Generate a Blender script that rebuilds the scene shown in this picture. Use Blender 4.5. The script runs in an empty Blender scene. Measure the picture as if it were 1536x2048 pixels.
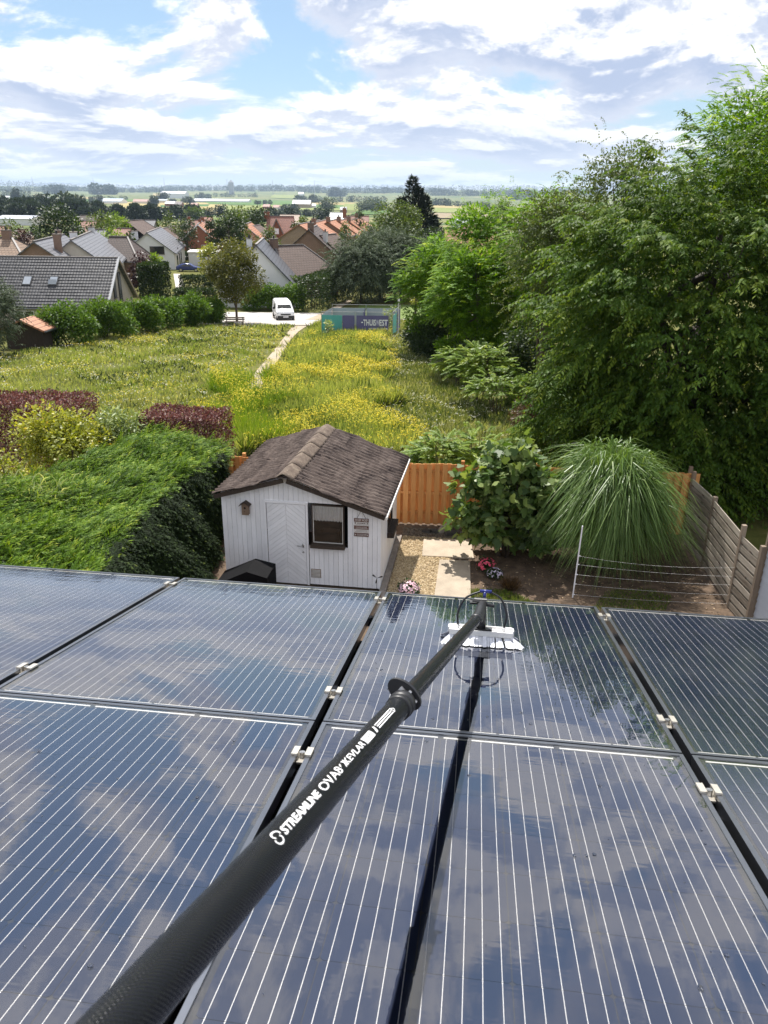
import bpy, bmesh, math, random
import numpy as np
from mathutils import Matrix, Vector
random.seed(7); RNG = np.random.default_rng(11)
S = bpy.context.scene
COL = S.collection
R = math.radians

# ---------------------------------------------------------------- camera
CAM_H = 8.5                      # metres above the garden
PITCH, ROLL, FPX = 0.38777739, -0.012705, 1560.18
FWD = np.array([0, math.cos(PITCH), -math.sin(PITCH)])
UP0 = np.array([0, math.sin(PITCH), math.cos(PITCH)])
RT0 = np.array([1.0, 0, 0])
RT = RT0*math.cos(ROLL) - UP0*math.sin(ROLL)*-1*-1
UP = RT0*math.sin(ROLL) + UP0*math.cos(ROLL)
CAM = np.array([0, 0, CAM_H])
cd = bpy.data.cameras.new('camera'); cam = bpy.data.objects.new('camera', cd); COL.objects.link(cam)
cd.sensor_fit = 'VERTICAL'; cd.sensor_height = 36; cd.sensor_width = 27
cd.lens = 36*FPX/2048
cd.clip_start = 0.02; cd.clip_end = 60000
cam.matrix_world = Matrix(((RT[0], UP[0], -FWD[0], 0), (RT[1], UP[1], -FWD[1], 0), (RT[2], UP[2], -FWD[2], CAM_H), (0, 0, 0, 1)))
S.camera = cam
cd.dof.use_dof = True; cd.dof.focus_distance = 6.0; cd.dof.aperture_fstop = 13.0
S.render.resolution_x, S.render.resolution_y = 768, 1024

# ---------------------------------------------------------------- light and sky
SUN_AZ, SUN_EL = R(-10.6), R(58)          # azimuth from +Y, negative = to the left
sund = bpy.data.lights.new('sun', 'SUN'); sun = bpy.data.objects.new('sun', sund); COL.objects.link(sun)
sund.energy = 5.0; sund.angle = R(0.53); sund.color = (1.0, 0.96, 0.90)
sv = Vector((math.sin(SUN_AZ)*math.cos(SUN_EL), math.cos(SUN_AZ)*math.cos(SUN_EL), math.sin(SUN_EL)))
sun.rotation_euler = sv.to_track_quat('Z', 'Y').to_euler()
sun.location = (0, 0, 60)

class NT:
    """small helper to write node trees"""
    def __init__(s, tree): s.t = tree; s.n = tree.nodes; s.l = tree.links
    def new(s, typ, **kw):
        n = s.n.new(typ)
        ins = kw.pop('ins', {})
        for k, v in kw.items(): setattr(n, k, v)
        for k, v in ins.items(): s.set(n, k, v)
        return n
    def set(s, n, k, v):
        sock = n.inputs[k]
        if hasattr(v, 'is_output'): s.l.new(v, sock)
        elif hasattr(v, 'outputs'): s.l.new(v.outputs[0], sock)
        else: sock.default_value = v
    def math(s, op, a, b=0.0, c=0.0, clamp=False):
        n = s.new('ShaderNodeMath', operation=op, use_clamp=clamp); s.set(n, 0, a); s.set(n, 1, b)
        if op == 'MULTIPLY_ADD' or op == 'COMPARE': s.set(n, 2, c)
        return n.outputs[0]
    def vmath(s, op, a, b=(0, 0, 0), sc=1.0):
        n = s.new('ShaderNodeVectorMath', operation=op); s.set(n, 0, a)
        if op == 'SCALE': s.set(n, 3, sc)
        else: s.set(n, 1, b)
        return n.outputs[0]
    def mix(s, f, a, b, typ='MIX'):
        n = s.new('ShaderNodeMix', data_type='RGBA', blend_type=typ)
        s.set(n, 0, f); s.set(n, 6, a); s.set(n, 7, b); return n.outputs[2]
    def ramp(s, f, stops, interp='LINEAR'):
        n = s.new('ShaderNodeValToRGB'); e = n.color_ramp.elements; n.color_ramp.interpolation = interp
        while len(e) < len(stops): e.new(0.5)
        for i, (p, c) in enumerate(stops):
            e[i].position = p; e[i].color = tuple(c)+(1,) if len(c) == 3 else c
        s.set(n, 0, f); return n.outputs[0]
    def noise(s, vec, scale, detail=4, rough=0.5, dist=0.0, dim='3D', w=0.0):
        n = s.new('ShaderNodeTexNoise', noise_dimensions=dim); s.set(n, 'Vector', vec)
        n.inputs['Scale'].default_value = scale; n.inputs['Detail'].default_value = detail
        n.inputs['Roughness'].default_value = rough; n.inputs['Distortion'].default_value = dist
        return n.outputs[0]
    def maprange(s, v, a, b, c=0.0, d=1.0, typ='LINEAR'):
        n = s.new('ShaderNodeMapRange', interpolation_type=typ); s.set(n, 0, v)
        for i, q in enumerate((a, b, c, d)): s.set(n, i+1, q)
        return n.outputs[0]

W = bpy.data.worlds.new('World'); S.world = W; W.use_nodes = True
w = NT(W.node_tree); w.n.clear()
sky = w.new('ShaderNodeTexSky', sky_type='NISHITA', sun_disc=False, sun_elevation=SUN_EL, sun_rotation=SUN_AZ,
            altitude=80.0, air_density=1.0, dust_density=0.35, ozone_density=1.6)
tc = w.new('ShaderNodeTexCoord')
sep = w.new('ShaderNodeSeparateXYZ', ins={0: tc.outputs['Generated']})
zc = w.math('MAXIMUM', sep.outputs[2], 0.0)
lg = w.math('MULTIPLY', w.math('LOGARITHM', w.math('ADD', zc, 0.055), math.e), 2.9)
def cloud(up):
    q = w.new('ShaderNodeCombineXYZ', ins={0: w.math('MULTIPLY', sep.outputs[0], 6.6), 1: w.math('MULTIPLY', sep.outputs[1], 6.6), 2: w.math('ADD', lg, up)}).outputs[0]
    q = w.vmath('ADD', q, (1.7, 4.2, 3.1))
    big = w.noise(q, 0.42, 2, 0.5, 0.0)
    med = w.noise(q, 0.85, 12, 0.60, 0.25)
    return w.math('ADD', w.math('MULTIPLY', big, 0.46), w.math('MULTIPLY', med, 0.66))
d0 = cloud(0.0)
d1 = cloud(0.17)                                    # the same clouds a little nearer the sun
cov = w.maprange(d0, 0.455, 0.535, 0, 1, 'SMOOTHSTEP')
thick = w.maprange(d0, 0.505, 0.63, 0, 1, 'SMOOTHSTEP')
edge = w.maprange(w.math('SUBTRACT', d0, d1), -0.030, 0.040, 0, 1, 'SMOOTHSTEP')
lit = w.math('ADD', w.math('MULTIPLY', edge, 0.70), w.math('MULTIPLY', w.math('SUBTRACT', 1.0, thick), 0.26), clamp=True)
ccol = w.mix(lit, (5.6, 6.6, 8.9, 1), (15.5, 15.0, 14.3, 1))
hz = w.maprange(zc, 0.0, 0.13, 0.55, 0.0, 'SMOOTHSTEP')
veil = w.mix(1.0, sky.outputs[0], (0.88, 1.05, 1.20, 1), 'MULTIPLY')
base = w.mix(cov, w.mix(0.24, veil, (9.0, 11.0, 12.5, 1)), ccol)
base = w.mix(hz, base, (7.6, 8.5, 10.2, 1))
bg = w.new('ShaderNodeBackground', ins={'Color': base, 'Strength': 0.060})
w.l.new(bg.outputs[0], w.new('ShaderNodeOutputWorld').inputs[0])

S.view_settings.view_transform = 'Standard'; S.view_settings.look = 'None'
S.view_settings.exposure = 0.62; S.view_settings.gamma = 1; S.view_settings.use_curve_mapping = False
S.render.engine = 'CYCLES'
cy = S.cycles
cy.use_denoising = True; cy.denoiser = 'OPENIMAGEDENOISE'
cy.max_bounces = 8; cy.diffuse_bounces = 3; cy.glossy_bounces = 3; cy.transmission_bounces = 4; cy.transparent_max_bounces = 10
cy.volume_bounces = 0; cy.caustics_reflective = False; cy.caustics_refractive = False
cy.sample_clamp_indirect = 6.0

# ---------------------------------------------------------------- pixels to places
def ray(u, v):
    x, y = u-768, 1024-v
    d = FWD*FPX + RT*x + UP*y
    return d/np.linalg.norm(d)
def terrain(x, y):
    x = np.asarray(x, float); y = np.asarray(y, float)
    z = np.interp(y, [-60, 21.0, 84, 130, 260, 420, 720, 1500, 3600, 5200, 8000, 12500],
                     [0, 0, -3.7, -4.7, -6.0, -8.5, -14, -21, -22, -10, 30, 36])
    far = np.clip((y-4200)/3500, 0, 1)
    z = z + far*(10*np.sin(x/900.0+1.0)+6*np.sin(x/390.0+y/1700.0) + np.clip(x/260, -5, 9))
    return z
def at(u, v, Y):
    d = ray(u, v); return CAM + d*(Y/d[1])
def G(u, v, lift=0.0):
    """point on the terrain seen at a pixel"""
    d = ray(u, v); lo, hi = 3.0, 12000.0
    f = lambda Y: (CAM+d*(Y/d[1]))[2] - (float(terrain((d*(Y/d[1]))[0], Y))+lift)
    if f(hi) > 0: return CAM+d*(hi/d[1])
    a = lo
    for Y in np.geomspace(lo, hi, 160):
        if f(Y) < 0: hi = Y; break
        a = Y
    lo = a
    for _ in range(50):
        m = (lo+hi)/2
        if f(m) > 0: lo = m
        else: hi = m
    return CAM + d*(hi/d[1])
def gz(x, y): return float(terrain(x, y))

# ---------------------------------------------------------------- object helpers
def tag(o, label=None, cat=None, group=None, kind=None):
    if label: o['label'] = label
    if cat: o['category'] = cat
    if group: o['group'] = group
    if kind: o['kind'] = kind
    return o
def empty(name, loc=(0, 0, 0), rz=0.0, label=None, cat=None, group=None, kind=None, mat=None):
    o = bpy.data.objects.new(name, None); COL.objects.link(o); o.empty_display_size = 0.2
    if mat is not None: o.matrix_world = mat
    else: o.location = loc; o.rotation_euler = (0, 0, rz)
    return tag(o, label, cat, group, kind)
def link(name, me, mat=None, parent=None, loc=None, rot=None):
    if mat is not None and not me.materials:
        for m in (mat if isinstance(mat, (list, tuple)) else [mat]): me.materials.append(m)
    o = bpy.data.objects.new(name, me); COL.objects.link(o)
    if parent is not None: o.parent = parent
    if loc is not None: o.location = loc
    if rot is not None: o.rotation_euler = rot
    return o
def copy_tree(o, parent=None):
    c = o.copy(); COL.objects.link(c)
    if parent is not None: c.parent = parent
    for ch in list(o.children): copy_tree(ch, c)
    return c

class MB:
    """collects boxes, bars, tubes and polygons; build() links them as one mesh object"""
    def __init__(s): s.v = []; s.f = []; s.m = []; s.mi = 0; s.sm = []; s.smooth = False
    def add(s, vs, fs):
        b = len(s.v); s.v += [tuple(map(float, p)) for p in vs]
        for f in fs: s.f.append(tuple(i+b for i in f)); s.m.append(s.mi); s.sm.append(s.smooth)
        return s
    def box(s, lo, hi, M=None, taper=None):
        (x0, y0, z0), (x1, y1, z1) = lo, hi
        vs = [(x0, y0, z0), (x1, y0, z0), (x1, y1, z0), (x0, y1, z0), (x0, y0, z1), (x1, y0, z1), (x1, y1, z1), (x0, y1, z1)]
        if M is not None: vs = [tuple(M @ Vector(p)) for p in vs]
        return s.add(vs, [(0, 3, 2, 1), (4, 5, 6, 7), (0, 1, 5, 4), (1, 2, 6, 5), (2, 3, 7, 6), (3, 0, 4, 7)])
    def hexa(s, b, t):
        """eight corners: bottom loop b, top loop t"""
        return s.add(list(b)+list(t), [(0, 3, 2, 1), (4, 5, 6, 7), (0, 1, 5, 4), (1, 2, 6, 5), (2, 3, 7, 6), (3, 0, 4, 7)])
    def slab(s, quad, th, nrm=None):
        """a quad (top face, counter-clockwise) with thickness th below it"""
        q = [Vector(p) for p in quad]
        n = Vector(nrm) if nrm is not None else (q[1]-q[0]).cross(q[3]-q[0]).normalized()
        return s.hexa([p-n*th for p in q], q)
    def bar(s, a, b, wx, wy=None, up=(0, 0, 1)):
        wy = wy or wx; a = Vector(a); b = Vector(b); d = (b-a).normalized(); u = Vector(up)
        if abs(d.dot(u)) > 0.98: u = Vector((0, 1, 0))
        x = d.cross(u).normalized(); y = x.cross(d).normalized()
        c = [(-1, -1), (1, -1), (1, 1), (-1, 1)]
        return s.hexa([a+x*i*wx/2+y*j*wy/2 for i, j in c], [b+x*i*wx/2+y*j*wy/2 for i, j in c])
    def tube(s, pts, rad, n=8, caps=True):
        pts = [Vector(p) for p in pts]; k = len(pts)
        rad = [rad]*k if isinstance(rad, (int, float)) else list(rad)
        vs = []; ref = None
        for i in range(k):
            d = (pts[min(i+1, k-1)]-pts[max(i-1, 0)]).normalized()
            if ref is None:
                ref = d.orthogonal().normalized()
            x = (ref - d*ref.dot(d)).normalized(); ref = x; y = d.cross(x)
            for j in range(n):
                a = 2*math.pi*j/n; vs.append(pts[i]+(x*math.cos(a)+y*math.sin(a))*rad[i])
        fs = [(i*n+j, i*n+(j+1) % n, (i+1)*n+(j+1) % n, (i+1)*n+j) for i in range(k-1) for j in range(n)]
        if caps: fs += [tuple(range(n-1, -1, -1)), tuple((k-1)*n+j for j in range(n))]
        return s.add(vs, fs)
    def prism(s, poly, h, M=None):
        n = len(poly); vs = [(x, y, 0) for x, y in poly]+[(x, y, h) for x, y in poly]
        if M is not None: vs = [tuple(M @ Vector(p)) for p in vs]
        return s.add(vs, [tuple(range(n-1, -1, -1)), tuple(range(n, 2*n))]+[(i, (i+1) % n, n+(i+1) % n, n+i) for i in range(n)])
    def blob(s, c, r, seg=10, rings=6, jit=0.0):
        vs = []; fs = []
        for i in range(rings+1):
            th = math.pi*i/rings
            for j in range(seg):
                a = 2*math.pi*j/seg; k = 1+random.uniform(-jit, jit)
                vs.append((c[0]+r[0]*k*math.sin(th)*math.cos(a), c[1]+r[1]*k*math.sin(th)*math.sin(a), c[2]+r[2]*k*math.cos(th)))
        for i in range(rings):
            for j in range(seg): fs.append((i*seg+j, (i+1)*seg+j, (i+1)*seg+(j+1) % seg, i*seg+(j+1) % seg))
        return s.add(vs, fs)
    def mesh(s, name):
        me = bpy.data.meshes.new(name); me.from_pydata(s.v, [], s.f); me.update()
        if s.m: me.polygons.foreach_set('material_index', s.m); me.polygons.foreach_set('use_smooth', s.sm)
        return me
    def build(s, name, mat, parent=None, loc=None, world=False):
        if world and parent is not None:
            p = parent.location; s.v = [(a-p.x, b-p.y, c-p.z) for a, b, c in s.v]
        if world and parent is None and loc is not None:
            s.v = [(a-loc[0], b-loc[1], c-loc[2]) for a, b, c in s.v]
        return link(name, s.mesh(name), mat, parent, loc)

def grid_mesh(name, P, smooth=True):
    """P: (n, m, 3) array of points"""
    n, m = P.shape[:2]
    me = bpy.data.meshes.new(name)
    i = np.arange(n*m).reshape(n, m)
    q = np.stack([i[:-1, :-1], i[1:, :-1], i[1:, 1:], i[:-1, 1:]], -1).reshape(-1, 4)
    me.vertices.add(n*m); me.vertices.foreach_set('co', P.reshape(-1).astype(np.float32))
    me.loops.add(q.size); me.loops.foreach_set('vertex_index', q.reshape(-1).astype(np.int32))
    me.polygons.add(len(q)); me.polygons.foreach_set('loop_start', np.arange(0, q.size, 4, dtype=np.int32))
    me.update(calc_edges=True)
    me.polygons.foreach_set('use_smooth', [smooth]*len(q))
    return me

def quads_mesh(name, V, tint=None, k=4):
    """V: (N, k, 3) separate polygons with k corners, tint: (N,) attribute"""
    V = np.ascontiguousarray(V, dtype=np.float32); N = len(V)
    me = bpy.data.meshes.new(name)
    me.vertices.add(N*k); me.vertices.foreach_set('co', V.reshape(-1))
    me.loops.add(N*k); me.loops.foreach_set('vertex_index', np.arange(N*k, dtype=np.int32))
    me.polygons.add(N); me.polygons.foreach_set('loop_start', np.arange(0, N*k, k, dtype=np.int32))
    me.update(calc_edges=True)
    if tint is not None:
        a = me.attributes.new('tint', 'FLOAT', 'POINT'); a.data.foreach_set('value', np.repeat(tint, k).astype(np.float32))
    return me
# ---------------------------------------------------------------- materials
def new_mat(name):
    m = bpy.data.materials.new(name); m.use_nodes = True
    t = NT(m.node_tree); t.n.clear()
    out = t.new('ShaderNodeOutputMaterial')
    return m, t, out
def pbr(t, out, **ins):
    b = t.new('ShaderNodeBsdfPrincipled')
    for k, v in ins.items(): t.set(b, k.replace('_', ' '), v)
    t.l.new(b.outputs[0], out.inputs[0]); return b
def c4(c): return tuple(c)+(1.0,)
def plain(name, col, rough=0.6, metal=0.0, var=0.15, scale=6.0, bump=0.0, bscale=40.0, spec=0.4, coord='Object', stretch=(1, 1, 1)):
    """one colour with soft grain: lighter and darker patches and a fine relief"""
    m, t, o = new_mat(name)
    tcn = t.new('ShaderNodeTexCoord')
    vec = t.vmath('MULTIPLY', tcn.outputs[coord], stretch)
    n = t.noise(vec, scale, 6, 0.6)
    rnd = t.new('ShaderNodeObjectInfo').outputs['Random']
    k = t.math('ADD', t.math('MULTIPLY', n, 0.75), t.math('MULTIPLY', rnd, 0.25))
    lo = [c*(1-var) for c in col]; hi = [min(1, c*(1+var)) for c in col]
    cc = t.mix(t.maprange(k, 0.3, 0.7), c4(lo), c4(hi))
    b = pbr(t, o, Base_Color=cc, Roughness=rough, Metallic=metal, Specular_IOR_Level=spec)
    if bump:
        bn = t.noise(vec, bscale, 4, 0.6)
        bp = t.new('ShaderNodeBump', ins={'Strength': bump, 'Distance': 0.02, 'Height': bn}); t.l.new(bp.outputs[0], b.inputs['Normal'])
    return m
def wood(name, lo, hi, scale=3.0, axis=2, rough=0.75, knots=True, bump=0.25):
    """long grain along one object axis"""
    m, t, o = new_mat(name)
    tcn = t.new('ShaderNodeTexCoord'); rnd = t.new('ShaderNodeObjectInfo').outputs['Random']
    st = [9.0, 9.0, 9.0]; st[axis] = 0.7
    off = t.new('ShaderNodeCombineXYZ', ins={0: t.math('MULTIPLY', rnd, 37.0), 1: t.math('MULTIPLY', rnd, 17.0), 2: t.math('MULTIPLY', rnd, 91.0)})
    vec = t.vmath('ADD', t.vmath('MULTIPLY', tcn.outputs['Object'], st), off.outputs[0])
    n = t.noise(vec, scale, 5, 0.62, 0.6)
    k = t.math('ADD', t.math('MULTIPLY', n, 0.7), t.math('MULTIPLY', rnd, 0.3))
    cc = t.mix(t.maprange(k, 0.28, 0.72), c4(lo), c4(hi))
    b = pbr(t, o, Base_Color=cc, Roughness=rough, Specular_IOR_Level=0.25)
    bp = t.new('ShaderNodeBump', ins={'Strength': bump, 'Distance': 0.01, 'Height': n}); t.l.new(bp.outputs[0], b.inputs['Normal'])
    return m
def leaf(name, stops, trans=0.35, rough=0.5, spec=0.35, tcol=None):
    """leaf with per-leaf tint; light passes through the blade"""
    m, t, o = new_mat(name)
    a = t.new('ShaderNodeAttribute', attribute_name='tint')
    col = t.ramp(a.outputs['Fac'], stops)
    b = t.new('ShaderNodeBsdfPrincipled', ins={'Base Color': col, 'Roughness': rough, 'Specular IOR Level': spec})
    tr = t.new('ShaderNodeBsdfTranslucent')
    tcl = t.mix(1.0, col, tcol or (1.5, 1.45, 0.55, 1), 'MULTIPLY'); t.l.new(tcl, tr.inputs[0])
    mx = t.new('ShaderNodeMixShader', ins={0: trans, 1: b.outputs[0], 2: tr.outputs[0]})
    t.l.new(mx.outputs[0], o.inputs[0]); return m
def banded(name, col, pitch, axis=2, depth=0.25, rough=0.6, var=0.2, pitch2=None, joint=0.55, coord='Object', axis2=0, mortar=None):
    """courses (bricks, tiles far away): bands along one axis, optional staggered joints along another"""
    m, t, o = new_mat(name)
    tcn = t.new('ShaderNodeTexCoord'); sp = t.new('ShaderNodeSeparateXYZ', ins={0: tcn.outputs[coord]})
    u = t.math('DIVIDE', sp.outputs[axis], pitch); fr = t.math('FRACT', u)
    n = t.noise(tcn.outputs[coord], 1.3, 6, 0.65)
    n2 = t.noise(tcn.outputs[coord], 14.0, 2, 0.5)
    k = t.math('ADD', t.math('MULTIPLY', n, 0.6), t.math('MULTIPLY', n2, 0.4))
    cc = t.mix(t.maprange(k, 0.3, 0.7), c4([c*(1-var) for c in col]), c4([c*(1+var) for c in col]))
    ln = t.math('LESS_THAN', fr, 0.16)
    if pitch2:
        sh = t.math('MULTIPLY', t.math('FLOOR', u), 0.5)
        fr2 = t.math('FRACT', t.math('ADD', t.math('DIVIDE', sp.outputs[axis2], pitch2), sh))
        ln = t.math('MAXIMUM', ln, t.math('LESS_THAN', fr2, 0.10))
    mc = mortar or [c*joint for c in col]
    cc = t.mix(ln, cc, c4(mc))
    b = pbr(t, o, Base_Color=cc, Roughness=rough, Specular_IOR_Level=0.3)
    bp = t.new('ShaderNodeBump', ins={'Strength': depth, 'Distance': 0.03, 'Height': t.math('SUBTRACT', t.math('MULTIPLY', fr, 1.0), ln)}); t.l.new(bp.outputs[0], b.inputs['Normal'])
    return m

M = {}
M['white_paint'] = plain('white_paint', (0.82, 0.81, 0.83), 0.5, var=0.09, scale=1.7, bump=0.12, bscale=60)
M['dirty_white'] = plain('dirty_white', (0.66, 0.64, 0.61), 0.6, var=0.2, scale=3)
M['black_plastic'] = plain('black_plastic', (0.012, 0.012, 0.014), 0.42, var=0.2, scale=20, spec=0.5)
M['black_matte'] = plain('black_matte', (0.005, 0.005, 0.006), 0.8, var=0.3, scale=4, bump=0.3, bscale=9, spec=0.12)
M['aluminium'] = plain('aluminium', (0.72, 0.72, 0.73), 0.32, metal=0.9, var=0.08, scale=12, stretch=(1, 0.1, 1))
M['clamp_metal'] = plain('clamp_metal', (0.80, 0.74, 0.64), 0.30, metal=0.75, var=0.12, scale=30)
M['steel'] = plain('steel', (0.5, 0.5, 0.5), 0.35, metal=1.0, var=0.1)
M['concrete'] = plain('concrete', (0.40, 0.33, 0.25), 0.9, var=0.22, scale=2.2, bump=0.35, bscale=30)
M['curb_stone'] = plain('curb_stone', (0.21, 0.18, 0.155), 0.9, var=0.3, scale=7, bump=0.4, bscale=40)
M['stone'] = plain('stone', (0.27, 0.23, 0.19), 0.9, var=0.4, scale=8, bump=0.6, bscale=14)
M['dark_stone'] = plain('dark_stone', (0.06, 0.055, 0.05), 0.85, var=0.4, scale=8, bump=0.6, bscale=14)
M['soil'] = plain('soil', (0.14, 0.095, 0.062), 0.95, var=0.55, scale=3.5, bump=1.0, bscale=22)
M['dark_wood'] = wood('dark_wood', (0.03, 0.022, 0.018), (0.075, 0.055, 0.042))
M['grey_wood'] = wood('grey_wood', (0.15, 0.122, 0.092), (0.47, 0.41, 0.335), 2.2, axis=0)
M['grey_post'] = wood('grey_post', (0.14, 0.11, 0.085), (0.30, 0.235, 0.175), 2.2)
M['orange_wood'] = wood('orange_wood', (0.42, 0.165, 0.045), (0.68, 0.34, 0.125), 2.4)
M['birdhouse_wood'] = wood('birdhouse_wood', (0.13, 0.085, 0.06), (0.24, 0.17, 0.12), 4)
M['pane'] = plain('pane', (0.02, 0.022, 0.022), 0.06, var=0.3, spec=0.6)
M['pane_sky'] = plain('pane_sky', (0.30, 0.33, 0.37), 0.08, var=0.1, spec=1.0)
M['curtain'] = plain('curtain', (0.75, 0.74, 0.74), 0.9, var=0.1, scale=20)
M['bark'] = wood('bark', (0.05, 0.036, 0.026), (0.14, 0.105, 0.075), 3.0, bump=0.8)
M['dark_bark'] = wood('dark_bark', (0.03, 0.024, 0.02), (0.075, 0.06, 0.045), 3.0, bump=0.8)
M['asphalt'] = plain('asphalt', (0.42, 0.39, 0.36), 0.9, var=0.12, scale=0.6, bump=0.1)
M['path_dirt'] = plain('path_dirt', (0.30, 0.245, 0.18), 0.95, var=0.35, scale=1.1, bump=0.4, bscale=12)
M['lawn'] = plain('lawn', (0.12, 0.17, 0.035), 0.9, var=0.3, scale=1.2)

# corrugated sheet of the shed: bitumen fibre
def roofing():
    m, t, o = new_mat('corrugated_bitumen')
    tcn = t.new('ShaderNodeTexCoord')
    n = t.noise(tcn.outputs['Object'], 2.4, 6, 0.7); n2 = t.noise(tcn.outputs['Object'], 30, 3, 0.6)
    k = t.math('ADD', t.math('MULTIPLY', n, 0.6), t.math('MULTIPLY', n2, 0.4))
    cc = t.ramp(k, [(0.30, (0.044, 0.032, 0.028)), (0.52, (0.096, 0.072, 0.062)), (0.68, (0.155, 0.124, 0.106)), (0.8, (0.23, 0.195, 0.17))])
    b = pbr(t, o, Base_Color=cc, Roughness=0.85, Specular_IOR_Level=0.25)
    bp = t.new('ShaderNodeBump', ins={'Strength': 0.5, 'Distance': 0.01, 'Height': n2}); t.l.new(bp.outputs[0], b.inputs['Normal'])
    return m
M['corrugated'] = roofing()
def ridge_mat():
    m, t, o = new_mat('ridge_cap_weathered')
    tcn = t.new('ShaderNodeTexCoord')
    n = t.noise(tcn.outputs['Object'], 5, 6, 0.7); n2 = t.noise(tcn.outputs['Object'], 45, 3, 0.6)
    cc = t.ramp(n, [(0.3, (0.075, 0.055, 0.045)), (0.55, (0.15, 0.115, 0.09)), (0.7, (0.23, 0.185, 0.14))])
    li = t.math('GREATER_THAN', n2, 0.66)
    cc = t.mix(t.math('MULTIPLY', li, 0.7), cc, (0.42, 0.38, 0.30, 1))
    pbr(t, o, Base_Color=cc, Roughness=0.9, Specular_IOR_Level=0.2)
    return m
M['ridge_cap'] = ridge_mat()

# ---- solar panel materials
def cell_mat(w=0.159, h=0.1535):
    """black silicon wafer: five silver ribbons and hair-fine fingers printed along it"""
    m, t, o = new_mat('silicon_wafer')
    tcn = t.new('ShaderNodeTexCoord'); sp = t.new('ShaderNodeSeparateXYZ', ins={0: tcn.outputs['Object']})
    u = t.math('MULTIPLY', t.math('ADD', sp.outputs[0], w/2), 5.0/w); fr = t.math('FRACT', u)
    dist = t.math('MULTIPLY', t.math('ABSOLUTE', t.math('SUBTRACT', fr, 0.5)), w/5)
    v = t.math('ABSOLUTE', sp.outputs[1])
    end_glint = t.math('GREATER_THAN', v, h/2-0.0035)  # ribbons widened at the cell ends to paint the glint of their bends
    rib = t.math('LESS_THAN', dist, t.math('ADD', t.math('MULTIPLY', end_glint, 0.0006), 0.00050))
    n = t.noise(tcn.outputs['Object'], 60, 2); rn = t.new('ShaderNodeObjectInfo').outputs['Random']
    fin = t.math('LESS_THAN', t.math('FRACT', t.math('MULTIPLY', sp.outputs[1], 420.0)), 0.10)
    fin = t.math('MULTIPLY', fin, 0.012)
    base = t.mix(t.math('ADD', t.math('MULTIPLY', n, 0.4), t.math('MULTIPLY', rn, 0.6)), (0.0030, 0.0090, 0.0340, 1), (0.0042, 0.0120, 0.0450, 1))
    col = t.mix(rib, base, (0.80, 0.80, 0.80, 1))
    pbr(t, o, Base_Color=col, Roughness=t.math('ADD', t.math('MULTIPLY', rib, -0.1), 0.55), Metallic=t.math('MULTIPLY', rib, 0.25), Specular_IOR_Level=0.2)
    return m
M['cell'] = cell_mat()
M['backsheet'] = plain('backsheet', (0.008, 0.008, 0.011), 0.6, var=0.2)
M['connector'] = plain('tin_strip', (0.80, 0.80, 0.80), 0.4, metal=0.2, var=0.06)
M['frame_black'] = plain('anodised_frame', (0.20, 0.21, 0.235), 0.28, metal=0.9, var=0.12, scale=8)
def glass_mat(name, wet=True):
    """front glass: clear, mirror-like at a low angle, carrying a film of rinse water or dried dust"""
    m, t, o = new_mat(name)
    tcn = t.new('ShaderNodeTexCoord'); ob = tcn.outputs['Object']
    tr = t.new('ShaderNodeBsdfTransparent')
    gl = t.new('ShaderNodeBsdfGlossy'); gl.inputs['Roughness'].default_value = 0.0 if wet else 0.10
    gl.inputs['Color'].default_value = (1, 1, 1, 1)
    fr = t.new('ShaderNodeFresnel'); fr.inputs['IOR'].default_value = 2.0
    rip = t.noise(t.vmath('MULTIPLY', ob, (5.0, 26.0, 1.0)), 1.0, 2, 0.55, 0.5)
    rip2 = t.noise(t.vmath('MULTIPLY', ob, (2.0, 6.0, 1.0)), 1.0, 2, 0.5)
    patch = t.maprange(t.noise(ob, 2.4, 2), 0.42, 0.66, 0.12, 1.0)
    hgt = t.math('ADD', t.math('MULTIPLY', t.math('MULTIPLY', rip, patch), 0.6), t.math('MULTIPLY', rip2, 0.35))
    bp = t.new('ShaderNodeBump', ins={'Strength': 0.10 if wet else 0.04, 'Distance': 0.004, 'Height': hgt})
    t.l.new(bp.outputs[0], gl.inputs['Normal']); t.l.new(bp.outputs[0], fr.inputs['Normal'])
    mx = t.new('ShaderNodeMixShader', ins={0: fr.outputs[0], 1: tr.outputs[0], 2: gl.outputs[0]})
    sp1 = t.noise(ob, 130, 2, 0.6); sp2 = t.noise(t.vmath('MULTIPLY', ob, (1, 0.5, 1)), 6, 5, 0.7)
    dust = t.new('ShaderNodeBsdfDiffuse'); dust.inputs[0].default_value = (0.42, 0.40, 0.38, 1)
    if wet:
        amt = t.math('MULTIPLY', t.maprange(sp1, 0.80, 0.84), 0.22)
    else:
        amt = t.math('ADD', t.math('MULTIPLY', t.maprange(sp2, 0.45, 0.75), 0.030), t.math('MULTIPLY', t.maprange(sp1, 0.70, 0.74), 0.45))
    mx2 = t.new('ShaderNodeMixShader', ins={0: amt, 1: mx.outputs[0], 2: dust.outputs[0]})
    t.l.new(mx2.outputs[0], o.inputs[0]); return m
M['glass_wet'] = glass_mat('wet_glass', True)
M['glass_dusty'] = glass_mat('dusty_glass', False)
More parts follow.
